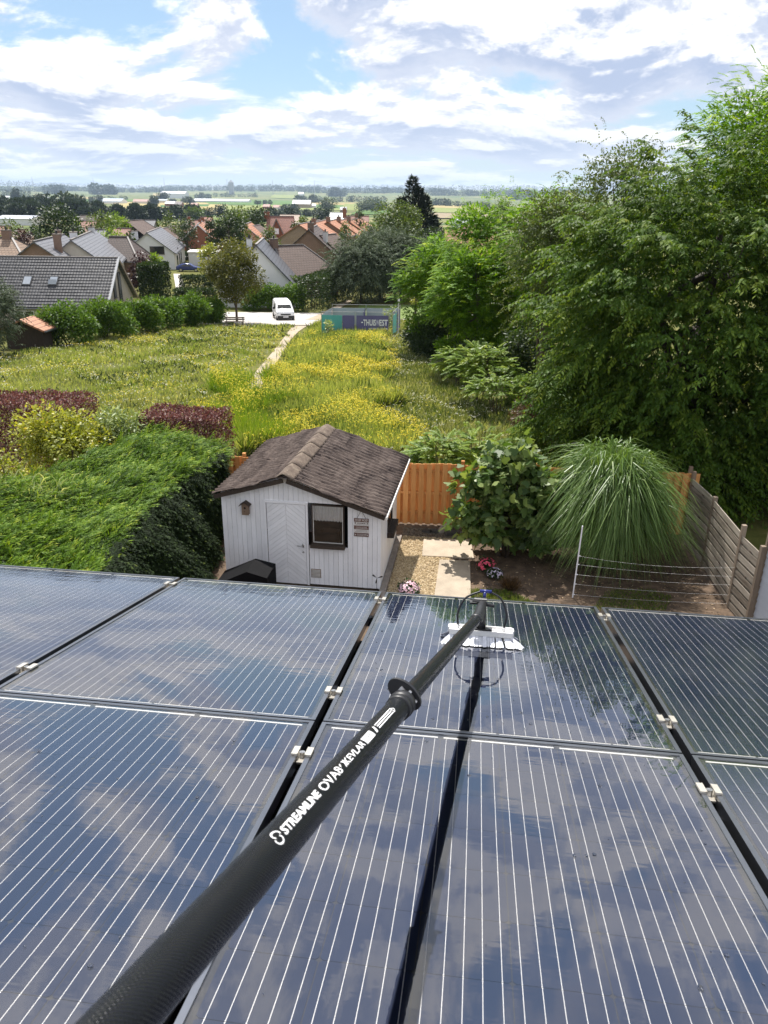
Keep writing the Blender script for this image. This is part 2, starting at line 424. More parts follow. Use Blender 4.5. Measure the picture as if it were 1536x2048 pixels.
def carbon():
    m, t, o = new_mat('woven_carbon')
    tcn = t.new('ShaderNodeTexCoord'); sp = t.new('ShaderNodeSeparateXYZ', ins={0: tcn.outputs['UV']})
    a = t.math('SINE', t.math('MULTIPLY', t.math('ADD', sp.outputs[0], sp.outputs[1]), 2*math.pi))
    b2 = t.math('SINE', t.math('MULTIPLY', t.math('SUBTRACT', sp.outputs[0], sp.outputs[1]), 2*math.pi))
    hgt = t.math('ADD', t.math('MULTIPLY', a, 0.6), t.math('MULTIPLY', t.math('MAXIMUM', a, b2), 0.4))
    cc = t.mix(t.maprange(hgt, -1, 1), (0.0035, 0.004, 0.0055, 1), (0.009, 0.010, 0.0135, 1))
    n = t.noise(tcn.outputs['Object'], 40, 4, 0.6)
    b = pbr(t, o, Base_Color=cc, Roughness=t.maprange(n, 0.3, 0.7, 0.17, 0.25), Specular_IOR_Level=0.27)
    bp = t.new('ShaderNodeBump', ins={'Strength': 0.5, 'Distance': 0.0006, 'Height': hgt}); t.l.new(bp.outputs[0], b.inputs['Normal'])
    return m
M['carbon'] = carbon()
def drop_mat():
    m, t, o = new_mat('water_drop'); pbr(t, o, Base_Color=(1, 1, 1, 1), Roughness=0.02, Transmission_Weight=1.0, IOR=1.33); return m
M['water'] = drop_mat()
M['print_white'] = plain('white_print', (0.82, 0.82, 0.82), 0.5, var=0.03)
M['bristle'] = plain('bristle', (0.80, 0.81, 0.86), 0.5, var=0.08)
M['brush_white'] = plain('brush_white', (0.82, 0.81, 0.79), 0.35, var=0.05)
M['hose'] = plain('hose_rubber', (0.014, 0.014, 0.016), 0.35, var=0.2, spec=0.5)
M['blue_fitting'] = plain('blue_fitting', (0.02, 0.03, 0.20), 0.3, var=0.2, spec=0.5)

# ---- foliage
M['cypress'] = leaf('cypress_sprays', [(0, (0.026, 0.060, 0.006)), (0.4, (0.075, 0.150, 0.010)), (0.75, (0.165, 0.265, 0.016)), (1, (0.36, 0.41, 0.05))], 0.26, 0.6, 0.2)
M['shaded_cypress'] = leaf('shaded_cypress', [(0, (0.008, 0.014, 0.005)), (0.6, (0.016, 0.030, 0.008)), (0.93, (0.035, 0.06, 0.012)), (1, (0.12, 0.15, 0.03))], 0.08, 0.7, 0.1)  # cypress green darkened to carry the shade of the hedge flank
M['cherry'] = leaf('cherry_leaves', [(0, (0.029, 0.063, 0.011)), (0.5, (0.069, 0.130, 0.018)), (0.82, (0.168, 0.230, 0.027)), (1, (0.370, 0.347, 0.056))], 0.36, 0.55, 0.14)
M['locust'] = leaf('locust_leaflets', [(0, (0.050, 0.119, 0.010)), (0.45, (0.119, 0.237, 0.013)), (0.8, (0.237, 0.375, 0.020)), (1, (0.438, 0.500, 0.031))], 0.42, 0.55, 0.2)
M['birch'] = leaf('birch_leaves', [(0, (0.052, 0.078, 0.021)), (0.6, (0.098, 0.137, 0.034)), (1, (0.260, 0.273, 0.091))], 0.34, 0.5, 0.25)
M['willow'] = leaf('willow_leaves', [(0, (0.040, 0.056, 0.028)), (0.55, (0.085, 0.112, 0.062)), (1, (0.24, 0.28, 0.19))], 0.22, 0.6, 0.15, (1.2, 1.25, 0.8, 1))
M['laurel'] = leaf('laurel_leaves', [(0, (0.037, 0.083, 0.013)), (0.5, (0.088, 0.169, 0.019)), (0.85, (0.175, 0.263, 0.025)), (1, (0.375, 0.425, 0.056))], 0.34, 0.5, 0.25)
M['dark_tree'] = leaf('dark_leaves', [(0, (0.018, 0.036, 0.012)), (0.6, (0.036, 0.064, 0.018)), (1, (0.11, 0.145, 0.04))], 0.25, 0.5)
M['mid_tree'] = leaf('mid_leaves', [(0, (0.042, 0.074, 0.014)), (0.6, (0.090, 0.138, 0.022)), (1, (0.216, 0.240, 0.042))], 0.32, 0.5)
M['olive_tree'] = leaf('olive_leaves', [(0, (0.050, 0.060, 0.012)), (0.5, (0.100, 0.108, 0.018)), (1, (0.22, 0.19, 0.03))], 0.35, 0.5)
M['yellow_shrub'] = leaf('yellow_leaves', [(0, (0.110, 0.133, 0.022)), (0.45, (0.266, 0.296, 0.039)), (0.8, (0.516, 0.485, 0.077)), (1, (0.656, 0.344, 0.094))], 0.32, 0.45)
M['lime_shrub'] = leaf('lime_leaves', [(0, (0.073, 0.137, 0.017)), (0.5, (0.168, 0.262, 0.026)), (1, (0.325, 0.388, 0.051))], 0.40, 0.45)
M['pale_shrub'] = leaf('pale_leaves', [(0, (0.109, 0.156, 0.055)), (0.6, (0.296, 0.359, 0.140)), (1, (0.718, 0.718, 0.406))], 0.30, 0.45)
M['conifer'] = leaf('fir_needles', [(0, (0.010, 0.020, 0.012)), (0.6, (0.020, 0.036, 0.020)), (1, (0.05, 0.072, 0.04))], 0.10, 0.6)
M['dark_hedge'] = leaf('hedge_leaves', [(0, (0.016, 0.032, 0.008)), (0.6, (0.032, 0.060, 0.012)), (1, (0.09, 0.12, 0.025))], 0.22, 0.5)
M['barberry'] = leaf('barberry_leaves', [(0, (0.055, 0.020, 0.020)), (0.45, (0.150, 0.060, 0.055)), (0.8, (0.30, 0.165, 0.14)), (1, (0.52, 0.38, 0.33))], 0.22, 0.5, 0.3, (1.4, 0.95, 0.8, 1))
M['red_shrub'] = leaf('red_leaves', [(0, (0.022, 0.010, 0.010)), (0.6, (0.055, 0.020, 0.020)), (1, (0.12, 0.06, 0.05))], 0.2, 0.5, 0.4, (1.5, 0.9, 0.7, 1))
M['fig'] = leaf('fig_leaves', [(0, (0.038, 0.078, 0.016)), (0.5, (0.090, 0.155, 0.034)), (1, (0.24, 0.30, 0.10))], 0.36, 0.45, 0.35)
M['miscanthus'] = leaf('reed_blades', [(0, (0.059, 0.118, 0.024)), (0.6, (0.136, 0.224, 0.050)), (1, (0.248, 0.330, 0.100))], 0.30, 0.42, 0.4)
M['meadow'] = leaf('meadow_grass', [(0, (0.112, 0.159, 0.066)), (0.3, (0.213, 0.262, 0.090)), (0.6, (0.348, 0.390, 0.123)), (0.82, (0.471, 0.476, 0.197)), (1, (0.651, 0.622, 0.462))], 0.45, 0.6, 0.2)
M['grey_meadow'] = leaf('grey_herbs', [(0, (0.132, 0.158, 0.069)), (0.5, (0.251, 0.271, 0.125)), (1, (0.455, 0.428, 0.277))], 0.42, 0.6, 0.2)
M['yellow_flower'] = leaf('ragwort_flowers', [(0, (0.50, 0.42, 0.015)), (1, (0.80, 0.66, 0.03))], 0.25, 0.6, 0.2, (1.2, 1.1, 0.5, 1))
M['white_flower'] = leaf('white_flowers', [(0, (0.55, 0.53, 0.45)), (1, (0.8, 0.8, 0.75))], 0.25, 0.6)
M['pink_flower'] = leaf('pink_flowers', [(0, (0.60, 0.04, 0.10)), (1, (0.85, 0.16, 0.24))], 0.25, 0.5, 0.3, (1.2, 0.8, 0.8, 1))
M['pale_pink_flower'] = leaf('pale_pink_flowers', [(0, (0.75, 0.42, 0.52)), (1, (0.85, 0.70, 0.74))], 0.25, 0.5, 0.3, (1.1, 0.9, 0.9, 1))
M['lilac_flower'] = leaf('lilac_flowers', [(0, (0.62, 0.52, 0.72)), (1, (0.85, 0.80, 0.86))], 0.25, 0.5, 0.3, (1.1, 0.9, 1, 1))
M['bronze_leaf'] = leaf('bronze_leaves', [(0, (0.05, 0.03, 0.015)), (1, (0.17, 0.10, 0.05))], 0.2, 0.5)
M['lawn_blade'] = leaf('lawn_blades', [(0, (0.05, 0.09, 0.012)), (0.6, (0.10, 0.16, 0.02)), (1, (0.22, 0.25, 0.05))], 0.35, 0.5)
M['wood_edge'] = leaf('wood_leaves', [(0, (0.016, 0.030, 0.016)), (0.6, (0.028, 0.047, 0.023)), (1, (0.065, 0.085, 0.038))], 0.15, 0.6)
M['gravel'] = leaf('gravel_stones', [(0, (0.22, 0.15, 0.08)), (0.5, (0.48, 0.36, 0.20)), (1, (0.72, 0.60, 0.42))], 0.0, 0.8)
# ---------------------------------------------------------------- foliage builders
def unit(v): return v/np.maximum(np.linalg.norm(v, axis=-1, keepdims=True), 1e-9)
def rdir(n): return unit(RNG.normal(size=(n, 3)))
def leaf_quads(P, D, N, L, W, fold=0.15, droop=0.0):
    """kite-shaped leaves: base P, along D, facing N, length L, width W"""
    n = len(P); L = np.broadcast_to(L, (n,))[:, None]; Wd = np.broadcast_to(W, (n,))[:, None]
    D = unit(D); Sd = unit(np.cross(D, N)); Nn = np.cross(Sd, D)
    mid = P + D*L*0.45
    tip = P + D*L - np.array([0, 0, 1.0])*L*droop
    return np.stack([P, mid + Sd*Wd*0.5 + Nn*Wd*fold, tip, mid - Sd*Wd*0.5 + Nn*Wd*fold], 1)
def puffs_in(c, r, k, pr, shell=0.55, up=0.0, flat=0.8, jit=0.35):
    """k leaf clusters spread through an ellipsoid, most of them near its surface"""
    d = rdir(k); d[:, 2] += up; d = unit(d)
    rad = shell + (1-shell)*RNG.random(k)**0.6
    C = np.asarray(c)+d*np.asarray(r)*rad[:, None]
    s = pr*(1+jit*RNG.normal(size=k)).clip(0.5, 1.9)
    return C, np.stack([s, s, s*flat], 1)
def puff_leaves(C, Rr, n, L, W, grav=0.25, out=1.0, rnd=0.8, fold=0.15, lowcut=-2.0):
    """leaves on and just under the surface of the clusters"""
    wgt = Rr[:, 0]*Rr[:, 1]; idx = RNG.choice(len(C), n, p=wgt/wgt.sum())
    d = rdir(n); rad = RNG.random(n)**0.35
    P = C[idx] + d*Rr[idx]*rad[:, None]
    D = d*out + RNG.normal(size=(n, 3))*rnd*0.6; D[:, 2] -= grav
    N = d*0.8 + np.array([0, 0, 0.7]) + RNG.normal(size=(n, 3))*0.45
    l = L*RNG.uniform(0.65, 1.3, n); wv = W*RNG.uniform(0.7, 1.25, n)
    tint = np.clip(RNG.beta(2, 2.6, n)*0.75 + RNG.random(len(C))[idx]*0.25, 0, 1)
    return leaf_quads(P, D, N, l, wv, fold), tint
def crown_obj(name, V, T, mat, parent=None, loc=None):
    return link(name, quads_mesh(name, V, T), mat, parent, loc)
def limbs(mb, base, top, r0, targets, n=7):
    """a tapered trunk with limbs that reach into the crown"""
    b = np.asarray(base, float); t = np.asarray(top, float); k = 6
    pts = [b+(t-b)*i/(k-1)+np.array([RNG.normal()*0.03*r0*8*(0 < i), RNG.normal()*0.03*r0*8*(0 < i), 0]) for i in range(k)]
    mb.smooth = True
    mb.tube([b-np.array([0, 0, 0.15])]+pts, [r0*1.5]+[r0*(1.15-0.9*i/(k-1)) for i in range(k)], n)
    for tg in targets:
        tg = np.asarray(tg, float); s = pts[RNG.integers(1, k-1)]
        m = (s+tg)/2+np.array([0, 0, 0.12*np.linalg.norm(tg-s)])
        mb.tube([s, (s*1.2+m)/2.2, m, tg], [r0*0.5, r0*0.42, r0*0.28, r0*0.07], 5)
def tree(name, x, y, h, cr, mat, label, L, W=None, cz=None, ch=None, k=26, pr=None, n=2500, cat='tree', bark='bark', trunk_r=None,
         grav=0.25, flat=0.8, shell=0.5, z0=None, up=0.1, group=None, rnd=0.8, crown_c=(0, 0), trunk=True, extra=None):
    """tapered trunk with limbs and a crown of leaf clusters; h total height, cr crown radius (x, y)"""
    z = gz(x, y) if z0 is None else z0
    root = empty(name, (x, y, z), 0, label, cat, group)
    cr = (cr, cr) if isinstance(cr, (int, float)) else cr
    ch = ch or h*0.72; cz = cz if cz is not None else h-ch/2
    pr = pr or 0.36*min(cr[0], ch/2)
    c = np.array([crown_c[0], crown_c[1], cz])
    C, Rr = puffs_in(c, (max(cr[0]-pr*0.8, 0.1), max(cr[1]-pr*0.8, 0.1), max(ch/2-pr*0.7, 0.1)), k, pr, shell, up, flat)
    V, T = puff_leaves(C, Rr, n, L, W or L*0.5, grav, rnd=rnd)
    if extra: V2, T2 = extra(c, cr, ch); V = np.concatenate([V, V2]); T = np.concatenate([T, T2])
    crown_obj('crown', V, T, M[mat], root)
    if trunk:
        mb = MB(); r0 = trunk_r or h*0.018
        limbs(mb, (0, 0, 0), c+np.array([0, 0, ch*0.25]), r0, C[RNG.choice(k, min(k, 7), replace=False)])
        mb.build('trunk', M[bark], root)
    return root
def shrub(name, x, y, r, h, mat, label, L, W=None, k=18, pr=None, n=2500, cat='shrub', group=None, grav=0.15, z0=None, flat=0.9, rnd=0.8):
    z = gz(x, y) if z0 is None else z0
    r = (r, r) if isinstance(r, (int, float)) else r
    root = empty(name, (x, y, z), 0, label, cat, group)
    pr = pr or 0.4*min(r[0], r[1], h*0.6)
    C, Rr = puffs_in((0, 0, h*0.48), (max(r[0]-pr*0.7, .05), max(r[1]-pr*0.7, .05), max(h*0.52-pr*0.6, .05)), k, pr, 0.45, 0.25, flat)
    C[:, 2] = np.maximum(C[:, 2], Rr[:, 2]*0.7)
    V, T = puff_leaves(C, Rr, n, L, W or L*0.5, grav, rnd=rnd)
    crown_obj('foliage', V, T, M[mat], root)
    mb = MB(); mb.smooth = True
    for i in range(5):
        tg = C[RNG.integers(len(C))]; b = np.array([RNG.normal()*0.08*r[0], RNG.normal()*0.08*r[1], 0])
        mb.tube([b-np.array([0, 0, .1]), (b+tg)/2+np.array([0, 0, .1*h]), tg], [h*0.012+.01, h*0.009+.008, h*0.004+.003], 5)
    mb.build('stem', M['bark'], root)
    return root
def hedge_box(name, pts, wd, h, mat, label, L, n, cat='hedge', W=None, bumps=0.12, grav=0.1, group=None, taper=0.06, top_h=None):
    """a clipped hedge along a ground line pts [(x, y), ...]: leaves over a bumpy box with leaves inside it"""
    pts = [np.array(p, float) for p in pts]; seg = [np.linalg.norm(b-a) for a, b in zip(pts, pts[1:])]; tot = sum(seg)
    base = pts[0]; z0 = min(gz(*p) for p in pts)
    root = empty(name, (base[0], base[1], z0), 0, label, cat, group)
    s = RNG.random(n)*tot; P2 = np.zeros((n, 2)); T2 = np.zeros((n, 2)); acc = 0
    for a, b, l in zip(pts, pts[1:], seg):
        m = (s >= acc-1e-9) & (s <= acc+l+1e-9); P2[m] = a+(b-a)*((s[m]-acc)/l)[:, None]; T2[m] = (b-a)/l; acc += l
    Nn = np.stack([-T2[:, 1], T2[:, 0]], 1)
    face = RNG.random(n); wtop = wd/(wd+2*h); top = face < wtop
    end = (face > 0.93)
    u = RNG.uniform(-1, 1, n); hh = RNG.random(n)**0.8*h; side = np.sign(RNG.uniform(-1, 1, n))
    zg = terrain(P2[:, 0], P2[:, 1])-z0
    inn = 1-0.35*RNG.random(n)**3
    wob = 1+bumps*np.sin(s*2.1+np.sin(s*0.7)*2)+bumps*0.6*np.sin(s*5.3)
    off = np.where(top, u*wd/2, side*wd/2*inn*(1-taper*hh/h))*wob
    zz = np.where(top, h*(1-0.12*RNG.random(n)**2)*(0.94+0.06*wob), hh)
    xy = P2+Nn*off[:, None]
    e = end & ~top; xy[e] = P2[e]*0; 
    ends = np.where(RNG.random(n) < 0.5, 0, 1)
    pe = np.where(ends[:, None] == 0, pts[0], pts[-1]); te = np.where(ends[:, None] == 0, -(pts[1]-pts[0])/seg[0], (pts[-1]-pts[-2])/seg[-1])
    ne = np.stack([-te[:, 1], te[:, 0]], 1)
    xy[e] = (pe+ne*(u*wd/2)[:, None]+te*(0.1*RNG.random(n))[:, None])[e]
    zg[e] = (terrain(xy[e][:, 0], xy[e][:, 1])-z0)
    P = np.stack([xy[:, 0]-base[0], xy[:, 1]-base[1], zz+zg], 1)
    O = np.stack([np.where(top, 0, Nn[:, 0]*side), np.where(top, 0, Nn[:, 1]*side), np.where(top, 1.0, 0.25)], 1)
    D = O*0.8+RNG.normal(size=(n, 3))*0.6; D[:, 2] -= grav
    V = leaf_quads(P, D, O+RNG.normal(size=(n, 3))*0.5+np.array([0, 0, .3]), L*RNG.uniform(.6, 1.3, n), (W or L*.5)*RNG.uniform(.7, 1.2, n))
    crown_obj('foliage', V, np.clip(RNG.beta(2, 2.6, n), 0, 1), M[mat], root)
    mb = MB()
    for i in range(max(2, int(tot/1.5))):
        t = (i+.5)/max(2, int(tot/1.5))*tot; acc = 0
        for a, b, l in zip(pts, pts[1:], seg):
            if acc <= t <= acc+l: p = a+(b-a)*(t-acc)/l
            acc += l
        zb = gz(*p)-z0
        mb.tube([(p[0]-base[0], p[1]-base[1], zb-.1), (p[0]-base[0], p[1]-base[1], zb+h*.8)], [.05, .02], 5)
    mb.build('stem', M['dark_bark'], root)
    return root
def conifer(name, x, y, h, r, mat, label, n, L=0.7, W=0.28, tiers=26, cat='conifer', leaders=((0, 0, 1.0),), group=None):
    """fir: drooping then upswept branch sprays in tiers round one or more leaders"""
    z = gz(x, y); root = empty(name, (x, y, z), 0, label, cat, group)
    Vs = []; Ts = []; mb = MB(); mb.smooth = True
    for lx, ly, lh in leaders:
        hh = h*lh; mb.tube([(lx*.3, ly*.3, -.2), (lx*.8, ly*.8, hh*.5), (lx, ly, hh*.97)], [h*.02, h*.012, .03], 7)
        m = n//len(leaders); t = RNG.random(m)**0.8
        zz = hh*(0.04+0.95*t); env = r*(0.35+0.65*lh)*(1-t**1.35)**0.85*(0.75+0.25*np.sin(t*tiers*6.283))+.12
        a = RNG.random(m)*6.283
        br = np.floor(a/6.283*9)+np.floor(t*tiers)*9; lump = 0.72+0.5*RNG.random(int(br.max())+1)[br.astype(int)]
        rr = env*lump*(0.25+0.75*RNG.random(m)**0.5)
        O = np.stack([np.cos(a), np.sin(a), np.zeros(m)], 1)
        P = O*rr[:, None]; P[:, 0] += lx; P[:, 1] += ly; P[:, 2] = zz+0.12*rr
        D = O+RNG.normal(size=(m, 3))*0.35; D[:, 2] += 0.35
        Vs.append(leaf_quads(P, D, np.array([0, 0, 1.0])+RNG.normal(size=(m, 3))*.4, L*RNG.uniform(.5, 1.2, m), W*RNG.uniform(.6, 1.2, m)))
        Ts.append(np.clip(RNG.beta(1.6, 3, m), 0, 1))
    crown_obj('crown', np.concatenate(Vs), np.concatenate(Ts), M[mat], root)
    mb.build('trunk', M['dark_bark'], root)
    return root
# ---------------------------------------------------------------- the ground
ys = np.concatenate([np.linspace(-12, 20, 20), np.linspace(22, 90, 45), np.geomspace(94, 12500, 70)])
sx = np.concatenate([-np.geomspace(1, 0.02, 16), [0], np.geomspace(0.02, 1, 16)])
YY = np.repeat(ys[:, None], len(sx), 1); XX = sx[None, :]*(np.maximum(YY, 0)*1.1+26)
P = np.stack([XX, YY, terrain(XX, YY)-0.0], -1)
def ground_mat():
    m, t, o = new_mat('ground_cover')
    g = t.new('ShaderNodeNewGeometry'); pos = g.outputs['Position']
    sp = t.new('ShaderNodeSeparateXYZ', ins={0: pos})
    n1 = t.noise(pos, 0.35, 6, 0.65); n2 = t.noise(pos, 3.0, 5, 0.7)
    k = t.math('ADD', t.math('MULTIPLY', n1, 0.55), t.math('MULTIPLY', n2, 0.45))
    near = t.ramp(k, [(0.32, (0.060, 0.070, 0.020)), (0.5, (0.115, 0.120, 0.032)), (0.68, (0.20, 0.17, 0.065))])
    n3 = t.noise(t.vmath('MULTIPLY', pos, (0.0035, 0.009, 0)), 1.0, 3, 0.5)
    far = t.ramp(n3, [(0.36, (0.075, 0.11, 0.038)), (0.46, (0.13, 0.155, 0.055)), (0.52, (0.24, 0.21, 0.10)), (0.60, (0.10, 0.155, 0.04)), (0.7, (0.30, 0.25, 0.13))], 'CONSTANT')
    c = t.mix(t.maprange(sp.outputs[1], 200, 420), near, far)
    b = pbr(t, o, Base_Color=c, Roughness=0.95, Specular_IOR_Level=0.1)
    bp = t.new('ShaderNodeBump', ins={'Strength': 0.6, 'Distance': 0.1, 'Height': n2}); t.l.new(bp.outputs[0], b.inputs['Normal'])
    return m
gm = grid_mesh('ground', P)
tag(link('ground', gm, ground_mat()), kind='structure')

def sheet(name, pts, mat, lift, sub=10, kind='structure', label=None):
    """a quad strip laid on the terrain: pts is a list of (left, right) xy pairs"""
    rows = []
    for (a, b), (c, d) in zip(pts, pts[1:]):
        a, b, c, d = (np.array(q, float) for q in (a, b, c, d))
        for i in range(sub):
            t = i/sub; rows.append((a+(c-a)*t, b+(d-b)*t))
    rows.append((np.array(pts[-1][0], float), np.array(pts[-1][1], float)))
    m = 9; P = np.zeros((len(rows), m, 3))
    for i, (l, r) in enumerate(rows):
        for j in range(m):
            q = l+(r-l)*j/(m-1); P[i, j] = (q[0], q[1], gz(q[0], q[1])+lift)
    o = link(name, grid_mesh(name, P), mat)
    return tag(o, label, kind=kind)
def gxy(u, v): p = G(u, v); return (p[0], p[1])

sheet('garden_soil', [((-13, 6.5), (8.5, 6.5)), ((-13, 21.0), (8.9, 21.0))], M['soil'], 0.004)
# trodden path across the meadow, parking strip and footpath
pl = [((492, 780), (522, 780)), ((509, 748), (534, 748)), ((526, 728), (552, 728)), ((543, 708), (566, 706)), ((562, 684), (580, 682)), ((576, 665), (597, 664)), ((588, 650), (618, 650))]
sheet('trodden_path', [(gxy(*a), gxy(*b)) for a, b in pl], M['path_dirt'], 0.05, 6)
sheet('parking_strip', [((-17.5, 74.5), (-3.5, 74.5)), ((-17.5, 87.5), (-3.5, 87.5))], M['asphalt'], 0.03)
sheet('footpath', [(gxy(610, 640), gxy(640, 640)), (gxy(694, 601), gxy(706, 601))], M['path_dirt'], 0.04)
sheet('verge_path', [((-3.5, 82.0), (8, 82.0)), ((-3.5, 83.2), (8, 83.2))], M['asphalt'], 0.035)
sheet('verge_lawn', [((-3.3, 83.3), (8, 83.3)), ((-3.3, 97), (8, 97))], M['lawn'], 0.03)
sheet('side_track', [((-30, 32.0), (-17.5, 32.0)), ((-30, 34.6), (-18.6, 34.6))], M['path_dirt'], 0.03)
sheet('driveway', [(gxy(352, 580), gxy(372, 580)), (gxy(347, 548), gxy(360, 548))], M['asphalt'], 0.04)
# kerb of the parking strip
mb = MB(); zc_ = gz(-10, 74.4)
mb.box((-17.5, 74.2, zc_-.2), (-6.3, 74.4, zc_+.11)); tag(mb.build('kerb', M['curb_stone']), kind='structure')
# painted bay lines on the parking strip
for i, xx in enumerate((-13.6, -11.2, -8.8)):
    mb = MB(); mb.add([(xx, 79, gz(xx, 79)+.036), (xx+.12, 79, gz(xx, 79)+.036), (xx+.12, 86, gz(xx, 86)+.036), (xx, 86, gz(xx, 86)+.036)], [(0, 1, 2, 3)])
    tag(mb.build('parking_line', M['white_paint']), kind='structure')

# farmland: each field a patch of its own crop, boundaries taken from the view
def crop(name, c, sc=0.05):
    return plain(name, c, 0.95, var=0.14, scale=sc, spec=0.1, coord='Object', stretch=(1, 0.25, 1))
FC = dict(g=crop('green_crop', (0.095, 0.165, 0.045)), d=crop('dark_crop', (0.055, 0.12, 0.035)), s=crop('stubble', (0.33, 0.27, 0.12)),
          y=crop('pale_grass', (0.22, 0.25, 0.085)), w=crop('bare_field', (0.26, 0.21, 0.14)))
FIELDS = [  # pixel corners: top-left, top-right, bottom-right, bottom-left
    ('s', (228, 403), (470, 407), (430, 416), (228, 417)), ('g', (400, 400), (640, 402), (620, 413), (420, 409)), ('d', (320, 411), (420, 409), (415, 414), (322, 415)),
    ('y', (440, 412), (640, 410), (700, 421), (440, 420)), ('g', (580, 404), (720, 408), (720, 420), (640, 416)), ('s', (612, 404), (720, 406), (690, 411), (600, 409)),
    ('y', (690, 408), (780, 412), (780, 424), (680, 422)), ('g', (716, 422), (780, 422), (780, 430), (700, 430)), ('y', (860, 416), (1000, 420), (1010, 428), (860, 426)),
    ('s', (868, 410), (1010, 414), (1000, 420), (866, 416)), ('w', (860, 427), (1010, 430), (1020, 440), (860, 438)), ('s', (395, 414), (440, 414), (436, 430), (398, 430)),
    ('g', (0, 400), (66, 400), (60, 408), (0, 408)), ('s', (130, 394), (210, 395), (205, 400), (120, 398)), ('s', (306, 387), (380, 388), (376, 393), (306, 392)),
    ('y', (545, 390), (600, 390), (596, 398), (540, 396)), ('g', (150, 400), (300, 400), (300, 404), (150, 405)), ('y', (40, 395), (140, 396), (130, 401), (30, 400))]
for i, (k, a, b, c, d) in enumerate(FIELDS):
    Q = [np.array(gxy(*q)) for q in (d, c, b, a)]
    n, m = 12, 10; P = np.zeros((n, m, 3))
    for p in range(n):
        for q in range(m):
            u, v = p/(n-1), q/(m-1); xy = (Q[0]*(1-v)+Q[1]*v)*(1-u)+(Q[3]*(1-v)+Q[2]*v)*u
            P[p, q] = (xy[0], xy[1], gz(*xy)+0.6+0.05*i)
    tag(link('field', grid_mesh('field', P), FC[k]), kind='structure')
# ---------------------------------------------------------------- the roof we look down from, its solar panels
PU = Vector((0.99266767, -0.12087555, 0)); PV = Vector((-0.11715515, -0.96211459, 0.24619136)); PN = Vector((0.02975852, 0.24438621, 0.96922124))
PO = Vector((0.016893, 3.37129593, 6.70294836))
RM = Matrix(((PU.x, -PV.x, PN.x, PO.x), (PU.y, -PV.y, PN.y, PO.y), (PU.z, -PV.z, PN.z, PO.z), (0, 0, 0, 1)))   # local x along the row, y down the slope, z out of the glass
RI = RM.inverted()
PWID, PLEN, PGAP, RGAP = 1.0, 1.5772, 0.0235, 0.0083
house = empty('house', mat=RM, label='low-pitched dark roof of our own house carrying the solar panels', cat='house')
mb = MB(); mb.box((-5.5, -9.5, -0.30), (4.5, -0.30, -0.16))  # unseen stretch behind the camera added to keep ground out of pole reflections
mb.build('roof', M['black_matte'], house)
mb = MB(); mb.box((-5.3, -4.4, -3.2), (4.3, -0.62, -0.305)); mb.build('wall', M['dirty_white'], house)
for yy in (-0.30, -1.20, -1.82, -2.78):
    mb = MB(); mb.box((-2.2, yy-.02, -0.085), (2.06, yy+.02, -0.045)); mb.build('mounting_rail', M['frame_black'], house)
mb = MB(); mb.tube([(-5.5, -0.26, -0.24), (4.5, -0.26, -0.24)], 0.06, 8); mb.build('gutter', M['frame_black'], house)

# shared meshes of a panel
fr_ = MB(); fw_, fh_ = 0.0125, 0.035
for lo, hi in (((0, -PLEN, -fh_), (fw_, 0, 0)), ((PWID-fw_, -PLEN, -fh_), (PWID, 0, 0)), ((fw_, -fw_, -fh_), (PWID-fw_, 0, 0)), ((fw_, -PLEN, -fh_), (PWID-fw_, -PLEN+fw_, 0))):
    fr_.box(lo, hi)
FR_ME = fr_.mesh('frame'); FR_ME.materials.append(M['frame_black'])
g_ = MB(); g_.add([(fw_, -PLEN+fw_, -0.0018), (PWID-fw_, -PLEN+fw_, -0.0018), (PWID-fw_, -fw_, -0.0018), (fw_, -fw_, -0.0018)], [(0, 1, 2, 3)])
GL_ME = {k: g_.mesh('glass') for k in ('wet', 'dusty')}
GL_ME['wet'].materials.append(M['glass_wet']); GL_ME['dusty'].materials.append(M['glass_dusty'])
b_ = MB(); b_.box((fw_, -PLEN+fw_, -0.0085), (PWID-fw_, -fw_, -0.0062)); BS_ME = b_.mesh('backsheet'); BS_ME.materials.append(M['backsheet'])
CX, CY = 0.159, 0.1512
c_ = MB(); hx, hy, ch_ = CX/2-0.0010, CY/2-0.0008, 0.010
for z in (-0.0060, -0.0052): pass
oct_ = [(-hx+ch_*.5, -hy), (hx-ch_*.5, -hy), (hx, -hy+ch_*.5), (hx, hy-ch_*.5), (hx-ch_*.5, hy), (-hx+ch_*.5, hy), (-hx, hy-ch_*.5), (-hx, -hy+ch_*.5)]
c_.prism(oct_, 0.0008); CELL_ME = c_.mesh('solar_cell'); CELL_ME.materials.append(M['cell'])
def strip_mesh(w):
    s = MB(); s.box((-w/2, -0.004, 0), (w/2, 0.004, 0.0009)); me = s.mesh('connector_strip'); me.materials.append(M['connector']); return me
ST1, ST2, ST15 = strip_mesh(CX-.006), strip_mesh(2*CX-.008), strip_mesh(1.9*CX)
